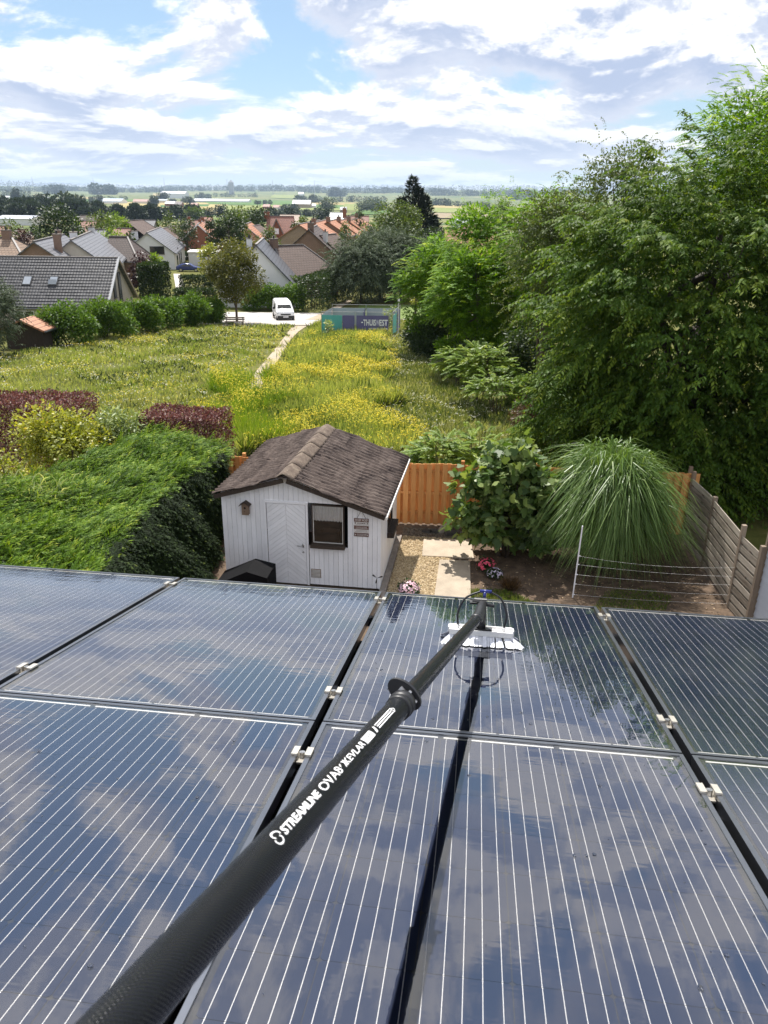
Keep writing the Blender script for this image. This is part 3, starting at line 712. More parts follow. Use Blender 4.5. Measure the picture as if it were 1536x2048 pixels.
def panel(col, row, label, dusty=False):
    org = Matrix.Translation((col*(PWID+PGAP), -row*(PLEN+RGAP), 0))
    r = empty('solar_panel', mat=RM @ org, label=label, cat='solar panel', group='solar panels in two rows on the roof')
    link('frame', FR_ME, parent=r); link('glass', GL_ME['dusty' if dusty else 'wet'], parent=r); link('backsheet', BS_ME, parent=r)
    x0 = (PWID-6*CX)/2; y0 = -(PLEN-10*CY)/2
    for i in range(6):
        for j in range(10):
            link('solar_cell', CELL_ME, parent=r, loc=(x0+(i+.5)*CX, y0-(j+.5)*CY, -0.0061))
    for yy in (y0+0.009, y0-10*CY-0.009):
        for cx_, me in ((0.5, ST1), (2.0, ST2), (4.0, ST2), (5.5, ST1)) if yy < -1 else ((1.0, ST15), (3.0, ST15), (5.0, ST15)):
            link('connector_strip', me, parent=r, loc=(x0+cx_*CX, yy, -0.0060))
    return r
def drops(root, n):
    m = MB(); m.smooth = True
    for _ in range(n):
        r = random.choice((.0015, .002, .0025, .004)); x, y = random.uniform(.03, .97), -random.uniform(.03, 1.54)
        m.blob((x, y, -.0016), (r*random.uniform(.9, 1.4), r*random.uniform(.9, 1.8), r*.55), 8, 4)
    tag(m.build('water_drops', M['water'], root), kind='stuff')
panel(-2, 0, 'leftmost solar panel of the far row, beside the green hedge')
panel(-1, 0, 'far-row solar panel below the white shed door, mirroring pale clouds')
drops(panel(0, 0, 'wet solar panel under the white brush head'), 140)
panel(1, 0, 'dusty rightmost solar panel of the far row, below the wire fence', True)
drops(panel(-1, 1, 'near solar panel left of the black pole, mirroring blue sky'), 45)
drops(panel(0, 1, 'near solar panel right of the black pole, its dark reflection across it'), 70)
panel(1, 1, 'dusty near solar panel at the right edge of the picture', True)

def clamp(x, y, label):
    r = empty('panel_clamp', mat=RM @ Matrix.Translation((x, y, 0)), label=label, cat='clamp', group='metal clamps between solar panels')
    for s in (-1, 1):
        m = MB(); m.box((min(s*.0125, s*.026), -.023, .0006), (max(s*.0125, s*.026), .023, .006))
        m.box((min(s*.0095, s*.0125), -.023, -.012), (max(s*.0095, s*.0125), .023, .0065)); m.build('wing', M['clamp_metal'], r)
    m = MB(); m.box((-.0095, -.034, -.016), (.0095, .024, -.011)); m.build('base_plate', M['clamp_metal'], r)
    m = MB(); m.smooth = False; m.tube([(0, -.004, -.011), (0, -.004, .004)], .0085, 6); m.tube([(0, -.004, .004), (0, -.004, .0055)], [.005, .0045], 8); m.build('bolt', M['steel'], r)
gx_ = [-PGAP/2-(PWID+PGAP), -PGAP/2, PWID+PGAP/2]
clamp(gx_[0], -0.145, 'metal clamp at the far left gap, next to the hedge')
clamp(gx_[0], -1.364, 'metal clamp in the left gap near the left picture edge')
clamp(gx_[1], -0.149, 'metal clamp in the middle gap just below the shed corner')
clamp(gx_[1], -1.344, 'metal clamp in the middle gap above the row seam, left of the pole collar')
clamp(gx_[1], -1.791, 'metal clamp in the middle gap below the row seam, left of the white lettering')
clamp(gx_[2], -0.162, 'metal clamp in the right gap below the wire fence')
clamp(gx_[2], -1.349, 'metal clamp in the right gap above the row seam')
clamp(gx_[2], -1.786, 'metal clamp in the right gap below the row seam')

# ---------------------------------------------------------------- the cleaning pole and its brush
PD = Vector((0.21188273, 0.89575605, -0.39080276)).normalized()
TIP = Vector((0.35122572, 2.51903183, 7.05410525))
def along(y): return TIP + PD*((y-TIP.y)/PD.y)
def to_axis(u, v):
    """distance along the pole (from the tip, negative towards us) seen at a pixel"""
    r = Vector(ray(u, v)); c = Vector(CAM); w0 = c-TIP
    b = r.dot(PD); d = r.dot(w0); e = PD.dot(w0)
    return (e-b*d)/(1-b*b)
pole = empty('cleaning_pole', tuple(along(-0.15)), 0, 'long black telescopic pole with a white brush head lying on the panels', 'pole')
PB = pole.location.copy()
def pole_tube(name, y0, y1, r, parent, mat, r1=None, n=40, uvp=0.0045):
    a, b = along(y0), along(y1); ln = (b-a).length; x = PD.cross(Vector((0, 0, 1))).normalized(); y = x.cross(PD)
    k = max(2, int(ln/0.05)); r1 = r1 or r
    P = np.zeros((k+1, n+1, 3))
    for i in range(k+1):
        c = a+(b-a)*i/k-PB; rr = r+(r1-r)*i/k
        for j in range(n+1):
            t = 2*math.pi*j/n; P[i, j] = c+(x*math.cos(t)+y*math.sin(t))*rr
    me = grid_mesh(name, P)
    uv = me.uv_layers.new(name='UVMap'); vi = np.zeros(len(me.loops), np.int32); me.loops.foreach_get('vertex_index', vi)
    rows, cols = vi//(n+1), vi % (n+1)
    nv = round(2*math.pi*r/uvp)
    uv.data.foreach_set('uv', np.stack([rows/k*ln/uvp, cols/n*nv], 1).astype(np.float32).reshape(-1))
    o = link(name, me, mat, parent); return o
YR = 1.2                                                                # where the thick section ends
SR, SR2 = 0.0208, 0.0184
pole_tube('pole_section', -0.15, YR, SR, pole, M['carbon'])
pole_tube('pole_section', YR, TIP.y-0.03, SR2, pole, M['carbon'], uvp=0.003)
# collar, lever plate and wing nut at the joint
XA = Vector(RT); NF = (Vector(CAM)-along(YR)).normalized()              # towards the viewer
SIDE = PD.cross(NF).normalized()                                         # across the pole, seen to the upper left
if SIDE.x > 0: SIDE = -SIDE
NRM = PD.cross(SIDE).normalized(); NRM = NRM if NRM.dot(NF) > 0 else -NRM
def pl_(s, a, b, y=YR): return along(y)+PD*s+SIDE*a+NRM*b-PB
m = MB(); m.smooth = True; m.tube([pl_(-.032, 0, 0), pl_(-.030, 0, 0), pl_(-.004, 0, 0), pl_(.002, 0, 0)], [SR+.0005, SR+.0040, SR+.0045, SR+.003], 32)
m.tube([pl_(-.052, 0, 0), pl_(-.050, 0, 0), pl_(-.036, 0, 0), pl_(-.034, 0, 0)], [SR+.0004, SR+.0028, SR+.0028, SR+.0004], 32); m.build('collar', M['black_plastic'], pole)
pts = []
for k in range(28):
    t = 2*math.pi*k/28; pts.append((0.0085+0.037*math.cos(t), 0.012+0.0200*math.sin(t)))
FM = Matrix.Identity(4)
fo = pl_(.004, 0, 0)
for i, ax in enumerate((SIDE, NRM, PD*0.93+NRM*0.37)):
    for j in range(3): FM[j][i] = ax[j]
for j in range(3): FM[j][3] = fo[j]
m = MB(); m.prism(pts, 0.006, FM); m.build('lever_plate', M['black_plastic'], pole)
m = MB(); m.box((-.014, -.012, -.016), (.014, .006, -.001), FM); m.build('lever', M['black_plastic'], pole)
m = MB()
m.hexa([FM @ Vector(p) for p in ((.005, .014, -.008), (.022, .010, -.008), (.022, .022, -.008), (.005, .020, -.008))], [FM @ Vector(p) for p in ((.005, .014, -.001), (.022, .010, -.001), (.022, .022, -.001), (.005, .020, -.001))])
m.hexa([FM @ Vector(p) for p in ((-.018, .010, -.008), (.002, .014, -.008), (.002, .020, -.008), (-.018, .021, -.008))], [FM @ Vector(p) for p in ((-.018, .010, -.001), (.002, .014, -.001), (.002, .020, -.001), (-.018, .021, -.001))])
m.box((.0005, .021, -.008), (.006, .027, -.001), FM); m.build('wing_nut', M['aluminium'], pole)

def text_mesh(body, size, bold=0.0, shear=0.0, width=None):
    """outline text as flat triangles, x along the line, lower left at the origin"""
    cu = bpy.data.curves.new('lettering', 'FONT'); cu.body = body; cu.size = size; cu.offset = bold*size; cu.shear = shear; cu.resolution_u = 3
    ob = bpy.data.objects.new('lettering', cu); me = bpy.data.meshes.new_from_object(ob); bpy.data.objects.remove(ob)
    V = np.zeros(len(me.vertices)*3, np.float32); me.vertices.foreach_get('co', V); V = V.reshape(-1, 3)
    V[:, 0] -= V[:, 0].min(); V[:, 1] -= V[:, 1].min()
    if width: V[:, 0] *= width/V[:, 0].max()
    me.vertices.foreach_set('co', V.reshape(-1)); me.update()
    return me
def flat_mesh(polys):
    m = MB()
    for p in polys: m.add([(x, y, 0) for x, y in p], [tuple(range(len(p)))])
    return m.mesh('mark')
# how far round the pole the print sits
def wrap(me, name, s0, h, ang, r=SR+0.00035):
    bm = bmesh.new(); bm.from_mesh(me)
    for q in np.linspace(0, h, 9)[1:-1]:
        bmesh.ops.bisect_plane(bm, geom=bm.verts[:]+bm.edges[:]+bm.faces[:], plane_co=(0, float(q), 0), plane_no=(0, 1, 0))
    for v in bm.verts:
        a = ang+(v.co.y-h/2)/r
        v.co = TIP+PD*(s0+v.co.x)+(NRM*math.cos(a)+SIDE*math.sin(a))*r-PB
    bm.to_mesh(me); bm.free()
    for p in me.polygons: p.use_smooth = False
    me.name = name
    return link(name, me, M['print_white'], pole)
s_ = lambda u, v: to_axis(u, v)
ANG = R(14)
a0, a1 = s_(524, 1676), s_(607, 1600)
wrap(text_mesh('STREAMLINE', 0.0135, 0.028, 0.22, a1-a0), 'lettering', a0, 0.0105, ANG)
a0, a1 = s_(606, 1588), s_(652, 1551)
wrap(text_mesh('OVA8', 0.0170, 0.006, 0, a1-a0), 'lettering', a0, 0.0122, ANG)
a0, a1 = s_(662, 1541), s_(701, 1499)
wrap(text_mesh('KEVLAR', 0.0140, 0.008, 0.18, a1-a0), 'lettering', a0, 0.0100, ANG)
def pos_marks(polys, s0, h, name='print_mark'): return wrap(flat_mesh(polys), name, s0, h, ANG)
# two slanted quote strokes before KEVLAR
a0 = s_(650, 1546)
pos_marks([[(0, 0.004), (.004, 0.006), (.010, .0095), (.003, .0085)], [(.012, 0.0), (.016, 0.0), (.026, .010), (.022, .010)], [(.024, 0.0), (.027, 0.0), (.018, .010), (.015, .010)]], a0, 0.010)
# swirl emblem before STREAMLINE: two interlocked hooks
def arc(cx, cy_, rx, ry, t0, t1, w, n=14):
    out = []; inn = []
    for i in range(n+1):
        t = R(t0+(t1-t0)*i/n); out.append((cx+rx*math.cos(t), cy_+ry*math.sin(t))); inn.append((cx+(rx-w)*math.cos(t), cy_+(ry-w)*math.sin(t)))
    return [[out[i], out[i+1], inn[i+1], inn[i]] for i in range(n)]
a0 = s_(507, 1696)
pos_marks(arc(.0085, .0035, .0085, .0055, 150, 395, .0019)+arc(.0125, .0090, .0085, .0055, -30, 215, .0019), a0, 0.0125)
# model plate: white box with dark code
a0, a1 = s_(703, 1495), s_(721, 1478); pw = a1-a0
pos_marks([[(0, 0), (pw, 0), (pw, .0125), (0, .0125)]], a0, 0.0125, 'print_box')
o = wrap(text_mesh('OV35', 0.0085, 0.0, 0.1, pw*.7), 'lettering', a0+pw*.15, 0.0063, ANG, SR+0.0007); o.data.materials[0] = M['black_plastic']
# double-ended arrow of three strokes
a0, a1 = s_(724, 1474), s_(768, 1428); L_ = a1-a0
P_ = [[(0, .001), (.010, .001), (.016, .011), (.012, .0125)]]
for k in range(3): P_.append([(.024, .0022+.0040*k), (L_-.022, .0022+.0040*k), (L_-.022, .0040+.0040*k), (.024, .0040+.0040*k)])
P_ += [[(L_-.018, .001), (L_-.015, .001), (L_-.002, .006), (L_-.006, .006)], [(L_-.018, .0125), (L_-.006, .006), (L_-.002, .006), (L_-.014, .0125)], [(L_-.018, .001), (L_-.015, .001), (L_-.015, .0125), (L_-.018, .0125)]]
pos_marks(P_, a0, 0.0125)

# head: elbow clamp, neck, brush block, bristles, hoses, all in the frame of the glass
tl = RI @ TIP
def rp(x, y, z): return RM @ Vector((x, y, z)) - PB
BU, BV = 0.452, -0.700                                                   # brush centre on the panel
q = RI @ (along(TIP.y-0.06))
m = MB(); m.smooth = True
m.tube([along(TIP.y-.075)-PB, along(TIP.y-.07)-PB, along(TIP.y-.02)-PB, along(TIP.y-.015)-PB], [SR2, SR2+.004, SR2+.004, SR2+.002], 24)
m.build('end_collar', M['black_plastic'], pole)
el = along(TIP.y+.005)-PB; nt = rp(BU, BV+.004, .152)
m = MB(); m.smooth = True
m.tube([along(TIP.y-.03)-PB, el, (el+nt)/2, nt], [.0175, .0205, .0195, .016], 16)
m.tube([rp(BU, BV+.004, .158), rp(BU, BV+.004, .150), rp(BU, BV+.002, .105), rp(BU, BV, .0566)], [.0135, .0165, .0175, .0185], 16)
m.build('gooseneck', M['black_plastic'], pole)
m = MB()
for k in range(6):
    a = R(20+k*24); c = rp(BU-.006, BV+.010-.0, .150); off = PN*(.023*math.sin(a))+(-PV)*(.023*math.cos(a))
    m.bar(c+off-PU*.026, c+off+PU*.022, .0075, .0045, up=off.normalized())
m.build('ribbed_grip', M['black_plastic'], pole)
m = MB(); m.tube([rp(BU-.040, BV-.004, .162), rp(BU+.046, BV+.004, .146)], .0075, 10); m.box((-.05, -.012, -.004), (-.022, .010, .004), Matrix.Translation(rp(BU, BV, .160))); m.build('hinge_bolt', M['black_plastic'], pole)
m = MB(); m.smooth = False
def bx(m, x0, y0, z0, x1, y1, z1):
    m.hexa([rp(x0, y0, z0), rp(x1, y0, z0), rp(x1, y1, z0), rp(x0, y1, z0)], [rp(x0, y0, z1), rp(x1, y0, z1), rp(x1, y1, z1), rp(x0, y1, z1)])
bx(m, BU-.122, BV-.024, .030, BU+.122, BV+.024, .050); bx(m, BU-.128, BV-.012, .036, BU-.1221, BV+.026, .056); bx(m, BU+.1221, BV-.012, .036, BU+.128, BV+.026, .056); bx(m, BU-.122, BV+.0241, .032, BU+.122, BV+.030, .058)
m.build('brush_block', M['brush_white'], pole)
m = MB(); bx(m, BU-.042, BV-.018, .0503, BU+.042, BV+.016, .0565); m.build('foot_plate', M['black_plastic'], pole)
m = MB()
for sx_ in (-.033, .033):
    m.tube([rp(BU+sx_, BV-.004, .0565), rp(BU+sx_, BV-.004, .060)], .0055, 8)
m.build('screw', M['steel'], pole)
m = MB()
TU = [(random.uniform(-.118, .118), random.uniform(.006, .023)) for _ in range(84)]
for i in range(1500):
    e = random.random(); side = random.random()
    tx, ty = random.choice(TU); x = tx+random.gauss(0, .0026); y = (-1 if TU.index((tx, ty)) % 3 else 1)*ty
    fl = x/.118; out = random.uniform(.022, .052)
    sx2 = x+fl*abs(fl)**2*(.016+.042*((tx*977) % 1))+random.gauss(0, .0012); sy = y+math.copysign(out, y)
    a = rp(BU+x, BV+y, .031); c = rp(BU+(x+sx2)/2, BV+y+math.copysign(out*.35, y), .019); b = rp(BU+sx2, BV+sy, .0022)
    wv = PU*random.uniform(.0010, .0020)
    m.add([a-wv, a+wv, c+wv, c-wv], [(0, 1, 2, 3)]); m.add([c-wv, c+wv, b+wv*1.2, b-wv*1.2], [(0, 1, 2, 3)])
tag(m.build('bristles', M['bristle'], pole), kind='stuff')
def curve_pts(pts, n=24):
    pts = [Vector(p) for p in pts]; out = []
    P = [pts[0]*2-pts[1]]+pts+[pts[-1]*2-pts[-2]]
    for i in range(1, len(P)-2):
        for k in range(n//(len(pts)-1)+1):
            t = k/(n//(len(pts)-1)+1); a, b, c, d = P[i-1:i+3]
            out.append(0.5*((2*b)+(c-a)*t+(2*a-5*b+4*c-d)*t*t+(3*b-a-3*c+d)*t**3))
    return out+[pts[-1]]
m = MB(); m.smooth = True; m.tube(curve_pts([rp(BU-.090, BV, .056), rp(BU-.092, BV+.01, .115), rp(BU-.065, BV+.03, .165), rp(BU-.008, BV+.045, .192)]), .0042, 8); m.build('hose', M['hose'], pole)
m = MB(); m.smooth = True; m.tube(curve_pts([rp(BU+.030, BV+.045, .192), rp(BU+.072, BV+.03, .170), rp(BU+.096, BV+.01, .115), rp(BU+.088, BV, .056)]), .0042, 8); m.build('hose', M['hose'], pole)
m = MB(); m.smooth = True; m.tube([rp(BU-.012, BV+.045, .193), rp(BU+.034, BV+.045, .193)], .0068, 10); m.tube([rp(BU+.008, BV+.045, .193), rp(BU+.006, BV+.03, .168)], .006, 10); m.build('hose_connector', M['blue_fitting'], pole)
m = MB(); m.smooth = True
for sx_ in (-.09, .088): m.tube([rp(BU+sx_, BV, .050), rp(BU+sx_, BV, .064)], .0075, 10)
m.build('hose_nipple', M['brush_white'], pole)
# ---------------------------------------------------------------- the white garden shed
def glass_thin():
    m, t, o = new_mat('window_glass')
    tr = t.new('ShaderNodeBsdfTransparent'); gl = t.new('ShaderNodeBsdfGlossy'); gl.inputs['Roughness'].default_value = 0.02
    fr = t.new('ShaderNodeFresnel'); fr.inputs['IOR'].default_value = 1.5
    mx = t.new('ShaderNodeMixShader', ins={0: fr.outputs[0], 1: tr.outputs[0], 2: gl.outputs[0]}); t.l.new(mx.outputs[0], o.inputs[0]); return m
M['clear_pane'] = glass_thin()
SY = R(-7.6); SO = (-0.064, 15.969, 0.0); SDEP = 3.0; SWID = 3.66
shed = empty('shed', SO, SY, 'white boarded garden shed with a brown corrugated roof', 'shed')
SM = Matrix.Translation(SO) @ Matrix.Rotation(SY, 4, 'Z')
def zt(x, y):      # underside of the roof
    rx = -2.12+0.22*y/SDEP; rz = 2.68+0.14*y/SDEP
    return rz-(abs(x-rx))*(0.345 if x > rx else 0.295)
DX0, DX1, DZ = -2.615, -1.715, 2.035; WX0, WX1, WZ0, WZ1 = -1.575, -0.83, 1.10, 2.06
bw = 0.112; nb = int(SWID/bw)+1
def board(x0, x1, z0, z1a, z1b, y=0.0, th=0.022, name='board', par=None):
    m = MB(); m.hexa([(x0, y, z0), (x1, y, z0), (x1, y+th, z0), (x0, y+th, z0)], [(x0, y, z1a), (x1, y, z1b), (x1, y+th, z1b), (x0, y+th, z1a)])
    return m.build(name, M['white_paint'], par or shed)
for i in range(nb):
    x0 = -SWID+i*bw; x1 = min(x0+bw-0.005, -0.03)
    if x1-x0 < .02: continue
    dy = random.uniform(0, .002); t0, t1 = zt(x0, 0)-.01, zt(x1, 0)-.01
    spans = [(0.06, None)]
    c = (x0+x1)/2
    if DX0-.03 < c < DX1+.03: spans = [(DZ+.05, None)]
    elif WX0-.05 < c < WX1+.05: spans = [(0.06, WZ0-.06), (WZ1+.03, None)]
    for a, b in spans: board(x0, x1, a, b if b else t0, b if b else t1, dy)
for i in range(27):                                           # right-hand wall
    y0 = 0.03+i*bw; y1 = min(y0+bw-.003, SDEP)
    if y1-y0 < .02: continue
    sw = 1.15 < (y0+y1)/2 < 2.0
    for a, b in (((.06, .98), (1.68, None)) if sw else ((.06, None),)):
        m = MB(); m.box((-.026, y0, a), (-.004, y1, b or zt(0, (y0+y1)/2)-.02)); m.build('board', M['white_paint'], shed)
m = MB(); m.box((-.032, -.006, .05), (.002, .030, zt(0, 0)-.02)); m.build('corner_trim', M['white_paint'], shed)
m = MB(); m.box((-SWID, .03, .05), (-SWID+.03, SDEP, 1.95)); m.box((-SWID+.031, SDEP-.03, .05), (-.03, SDEP, 2.0)); m.build('wall', M['white_paint'], shed)
m = MB(); m.box((-SWID+.05, .06, .0), (-.05, SDEP-.05, .05)); m.build('floor', M['dark_wood'], shed)
# door with herring-bone boards
door = MB(); door.box((DX0, .012, .03), (DX1, .035, DZ)); door = door.build('door', M['white_paint'], shed)
for x0, x1 in ((DX0-.055, DX0-.009), (DX1+.009, DX1+.055)):
    m = MB(); m.box((x0, -.014, .03), (x1, .012, DZ)); m.build('door_trim', M['white_paint'], shed)
m = MB(); m.box((DX0-.06, -.018, DZ+.003), (DX1+.06, .012, DZ+.055)); m.build('door_trim', M['white_paint'], shed)
def clip(poly, a, b, c):
    out = []
    for i in range(len(poly)):
        p, q = poly[i], poly[(i+1) % len(poly)]; dp, dq = a*p[0]+b*p[1]-c, a*q[0]+b*q[1]-c
        if dp <= 0: out.append(p)
        if dp*dq < 0: t = dp/(dp-dq); out.append((p[0]+(q[0]-p[0])*t, p[1]+(q[1]-p[1])*t))
    return out
xm = (DX0+DX1)/2
FR = Matrix(((1, 0, 0, 0), (0, 0, -1, .012), (0, 1, 0, 0), (0, 0, 0, 1)))
for side in (-1, 1):
    for k in range(-6, 24):
        c0 = k*.118; rect = [(DX0+.01, .04), (xm-.003, .04), (xm-.003, DZ-.01), (DX0+.01, DZ-.01)] if side < 0 else [(xm+.003, .04), (DX1-.01, .04), (DX1-.01, DZ-.01), (xm+.003, DZ-.01)]
        s = side*0.80                                          # boards run down and outwards from the middle line
        P_ = clip(clip(rect, s, 1, c0+.113+s*xm), -s, -1, -(c0+s*xm))
        if len(P_) > 2:
            m = MB(); m.prism(P_, .012+random.uniform(0, .0015), FR); m.build('door_board', M['white_paint'], door)
m = MB(); m.smooth = True; m.tube([(DX1-.075, -.001, 1.02), (DX1-.075, -.045, 1.02), (DX1-.085, -.052, 1.02), (DX1-.20, -.052, 1.03)], .011, 8)
m.box((DX1-.095, -.006, .98), (DX1-.055, 0, 1.08)); m.build('handle', M['steel'], door)
m = MB(); m.tube([(DX1-.075, .0, .86), (DX1-.075, -.008, .86)], .022, 12); m.build('lock', M['steel'], door)
# front window
win = MB()
for lo, hi in (((WX0, -.010, WZ0), (WX0+.03, .03, WZ1)), ((WX1-.03, -.010, WZ0), (WX1, .03, WZ1)), ((WX0+.03, -.010, WZ1-.03), (WX1-.03, .03, WZ1)), ((WX0+.03, -.010, WZ0), (WX1-.03, .03, WZ0+.03))): win.box(lo, hi)
win = win.build('window', M['dark_wood'], shed)
m = MB(); m.box((WX0+.03, .008, WZ0+.03), (WX1-.03, .012, WZ1-.03)); m.build('pane', M['clear_pane'], win)
m = MB(); m.box((WX0+.03, -.004, WZ0+.03), (WX0+.045, .007, WZ1-.03)); m.box((WX1-.045, -.004, WZ0+.03), (WX1-.03, .007, WZ1-.03)); m.box((WX0+.045, -.004, WZ0+.03), (WX1-.045, .007, WZ0+.045)); m.build('bead', M['dirty_white'], win)
m = MB(); m.box((WX0-.03, -.11, WZ0-.075), (WX1+.02, .02, WZ0-.004)); m.build('sill', M['dark_wood'], win)
nx = 60; P_ = np.zeros((8, nx, 3))
for i in range(8):
    for j in range(nx):
        x = WX0+.03+(WX1-WX0-.06)*j/(nx-1); zl = 1.63+.025*abs(math.sin(j*.52))
        P_[i, j] = (x, .07+.014*math.sin(j*1.05+.4*math.sin(j*.21)), WZ1-.04+(zl-WZ1+.04)*i/7)
link('curtain', grid_mesh('curtain', P_), M['curtain'], win)
m = MB(); m.box((WX0-.1, .55, .9), (WX1+.1, .57, 2.1)); m.box((WX0+.15, .25, .9), (WX1-.2, .5, 1.28)); m.build('interior_shade', M['black_matte'], shed)  # black boards painted in for the shade inside the shed
# side window
swn = MB()
for lo, hi in (((-.03, 1.15, 1.0), (.015, 1.19, 1.66)), ((-.03, 1.94, 1.0), (.015, 1.98, 1.66)), ((-.03, 1.19, 1.62), (.015, 1.94, 1.66)), ((-.03, 1.19, 1.0), (.015, 1.94, 1.04))): swn.box(lo, hi)
swn = swn.build('window', M['dark_wood'], shed)
m = MB(); m.box((-.01, 1.19, 1.04), (-.006, 1.94, 1.62)); m.build('pane', M['pane'], swn)
m = MB(); m.box((.003, 1.10, .86), (.16, 2.02, .99)); m.build('sill', M['dark_wood'], swn)
# vent grille
v = MB(); v.box((-1.615, -.008, .235), (-1.385, -.001, .455)); v = v.build('vent', M['birdhouse_wood'], shed)
for k in range(6):
    m = MB(); m.box((-1.60, -.014, .25+k*.034), (-1.40, -.0085, .268+k*.034)); m.build('vent_slat', M['dirty_white'], v)
# roof: corrugated sheets, ridge caps, fascias, gutter
def roofpt(x_f, y, right):
    """x_f 0 at the ridge .. 1 at the eave"""
    rx = -2.12+0.22*y/SDEP; rz = 2.74+0.14*y/SDEP
    L = (2.27-.22*y/SDEP*.5) if right else 1.66
    s = 0.335 if right else 0.295
    sag = 0.035*math.sin(x_f*3.1)*math.sin(y*1.1+.6)
    return Vector((rx+(L if right else -L)*x_f, y, rz-L*x_f*s-sag))
for right in (True, False):
    for k in range(4):
        y0 = -.22+k*.875; y1 = y0+.885; n1, n2 = 14, 57
        P_ = np.zeros((n1, n2, 3)); 
        for i in range(n1):
            for j in range(n2):
                y = y0+(y1-y0)*j/(n2-1); wv = .027*math.sin((y+.22)/.0885*2*math.pi+.25*math.sin(i*.9+k))+.006*math.sin(i*1.3+y*3+k)
                p = roofpt(i/(n1-1), y, right); fq = ((y+.22)/.1590+.20*math.sin(i*.8+1.6*math.sin(y*1.7))) % 1.0; wv = .070*(1-fq)**.8 if fq > .10 else .070*fq/.10; P_[i, j] = (p.x, p.y, p.z+wv-.020+.010*math.sin(i*1.1+y*2.3)+.001*k+(.012 if i/(n1-1) < .5 else 0))
        if not right: P_ = P_[:, ::-1]
        o = link('roof_sheet', grid_mesh('roof_sheet', P_), M['corrugated'], shed)
        so = o.modifiers.new('thick', 'SOLIDIFY'); so.thickness = .008
for k in range(5):
    y0 = -.26+k*.70; P_ = np.zeros((6, 13, 3))
    for i in range(6):
        for j in range(13):
            y = y0+.735*i/5; a = (j-6)/6; p = roofpt(abs(a)*.105, y, a > 0)
            P_[i, j] = (p.x, p.y, p.z+.055*(1-abs(a)**1.5)+.026+.012*(1-i/5)+random.uniform(-.003, .003))
    o = link('ridge_cap', grid_mesh('ridge_cap', P_), M['ridge_cap'], shed); so = o.modifiers.new('thick', 'SOLIDIFY'); so.thickness = .012
for right in (True, False):
    a, b = roofpt(.02, -.16, right), roofpt(.985, -.16, right)
    m = MB(); m.bar(a-Vector((0, 0, .085)), b-Vector((0, 0, .085)), .03, .10); m.build('fascia', M['dark_wood'], shed)
    a, b = roofpt(.02, SDEP+.15, right), roofpt(.985, SDEP+.15, right)
    m = MB(); m.bar(a-Vector((0, 0, .085)), b-Vector((0, 0, .085)), .03, .10); m.build('fascia', M['dark_wood'], shed)
a, b = roofpt(1.0, -.24, True), roofpt(1.0, SDEP+.26, True)
m = MB(); m.bar(a+Vector((.012, 0, -.045)), b+Vector((.012, 0, -.045)), .030, .075); m.build('gutter', M['dirty_white'], shed)

# things hung on and standing by the shed
bh = empty('birdhouse', SM @ Vector((-3.08, -.001, 1.74)), SY, 'small brown wooden birdhouse on the white shed wall left of the door', 'birdhouse')
m = MB(); m.prism([(-.075, .0), (.075, .0), (.075, .24), (0, .30), (-.075, .24)], .12, Matrix(((1, 0, 0, 0), (0, 0, -1, 0), (0, 1, 0, 0), (0, 0, 0, 1)))); m.build('body', M['birdhouse_wood'], bh)
for s in (-1, 1):
    m = MB(); m.bar((0, -.075, .315), (s*.125, -.075, .225), .17, .014, up=(0, 0, 1)); m.build('roof', M['dark_wood'], bh)
m = MB(); m.tube([(0, -.119, .17), (0, -.1225, .17)], .024, 14); m.build('entry_hole', M['black_matte'], bh)
m = MB(); m.tube([(0, -.12, .10), (0, -.17, .10)], .007, 6); m.build('perch', M['birdhouse_wood'], bh)

sg = empty('hanging_sign', SM @ Vector((-.44, -.001, 1.355)), SY, 'striped brown and white dog sign hanging on the shed right of the window', 'sign')
brown = plain('sign_brown', (0.115, 0.05, 0.035), 0.6, var=0.3, scale=20); pale = plain('sign_pale', (0.62, 0.59, 0.57), 0.6, var=0.08)
dark = plain('sign_ink', (0.05, 0.03, 0.025), 0.6, var=0.1)
zz = .44
for i, (h_, mt) in enumerate(((.085, brown), (.092, pale), (.088, brown), (.085, pale), (.09, brown))):
    zz -= h_; m = MB(); m.box((-.165, -.016, zz+.001), (.165, -.004, zz+h_-.001)); m.build('sign_board', mt, sg)
def text_on(body, size, cx_, z, width, mat, par, y=-.0172, bold=.0, name='lettering'):
    me = text_mesh(body, size, bold, 0, width)
    for v_ in me.vertices: v_.co = (cx_-width/2+v_.co.x, y, z+v_.co.y)
    return link(name, me, mat, par)
text_on('WOEF WOEF', .085, 0, .372, .29, pale, sg, bold=.01)
def scribble(z, width, mat, n=9, h=.016):
    m = MB(); x = -width/2
    while x < width/2:
        wd_ = random.uniform(.008, .022); m.add([(x, -.0172, z), (x+wd_, -.0172, z), (x+wd_, -.0172, z+h), (x, -.0172, z+h)], [(0, 1, 2, 3)]); x += wd_+random.uniform(.003, .008)
    m.build('fine_print', mat, sg)
scribble(.315, .20, dark, h=.022); scribble(.285, .26, dark, h=.008); scribble(.225, .24, pale, h=.012); scribble(.195, .27, pale, h=.012)
scribble(.145, .22, dark, h=.010); scribble(.115, .27, dark, h=.010); scribble(.055, .20, pale, h=.012); scribble(.025, .20, pale, h=.012)
m = MB()
for cx_, cz_, mt in ((-.135, .322, 0), (.135, .322, 0)):
    m.tube([(cx_, -.016, cz_), (cx_, -.0185, cz_)], .014, 8)
    for dx in (-.012, 0, .012): m.tube([(cx_+dx, -.016, cz_+.018), (cx_+dx, -.0185, cz_+.018)], .005, 6)
m.build('paw_print', dark, sg)
m = MB()
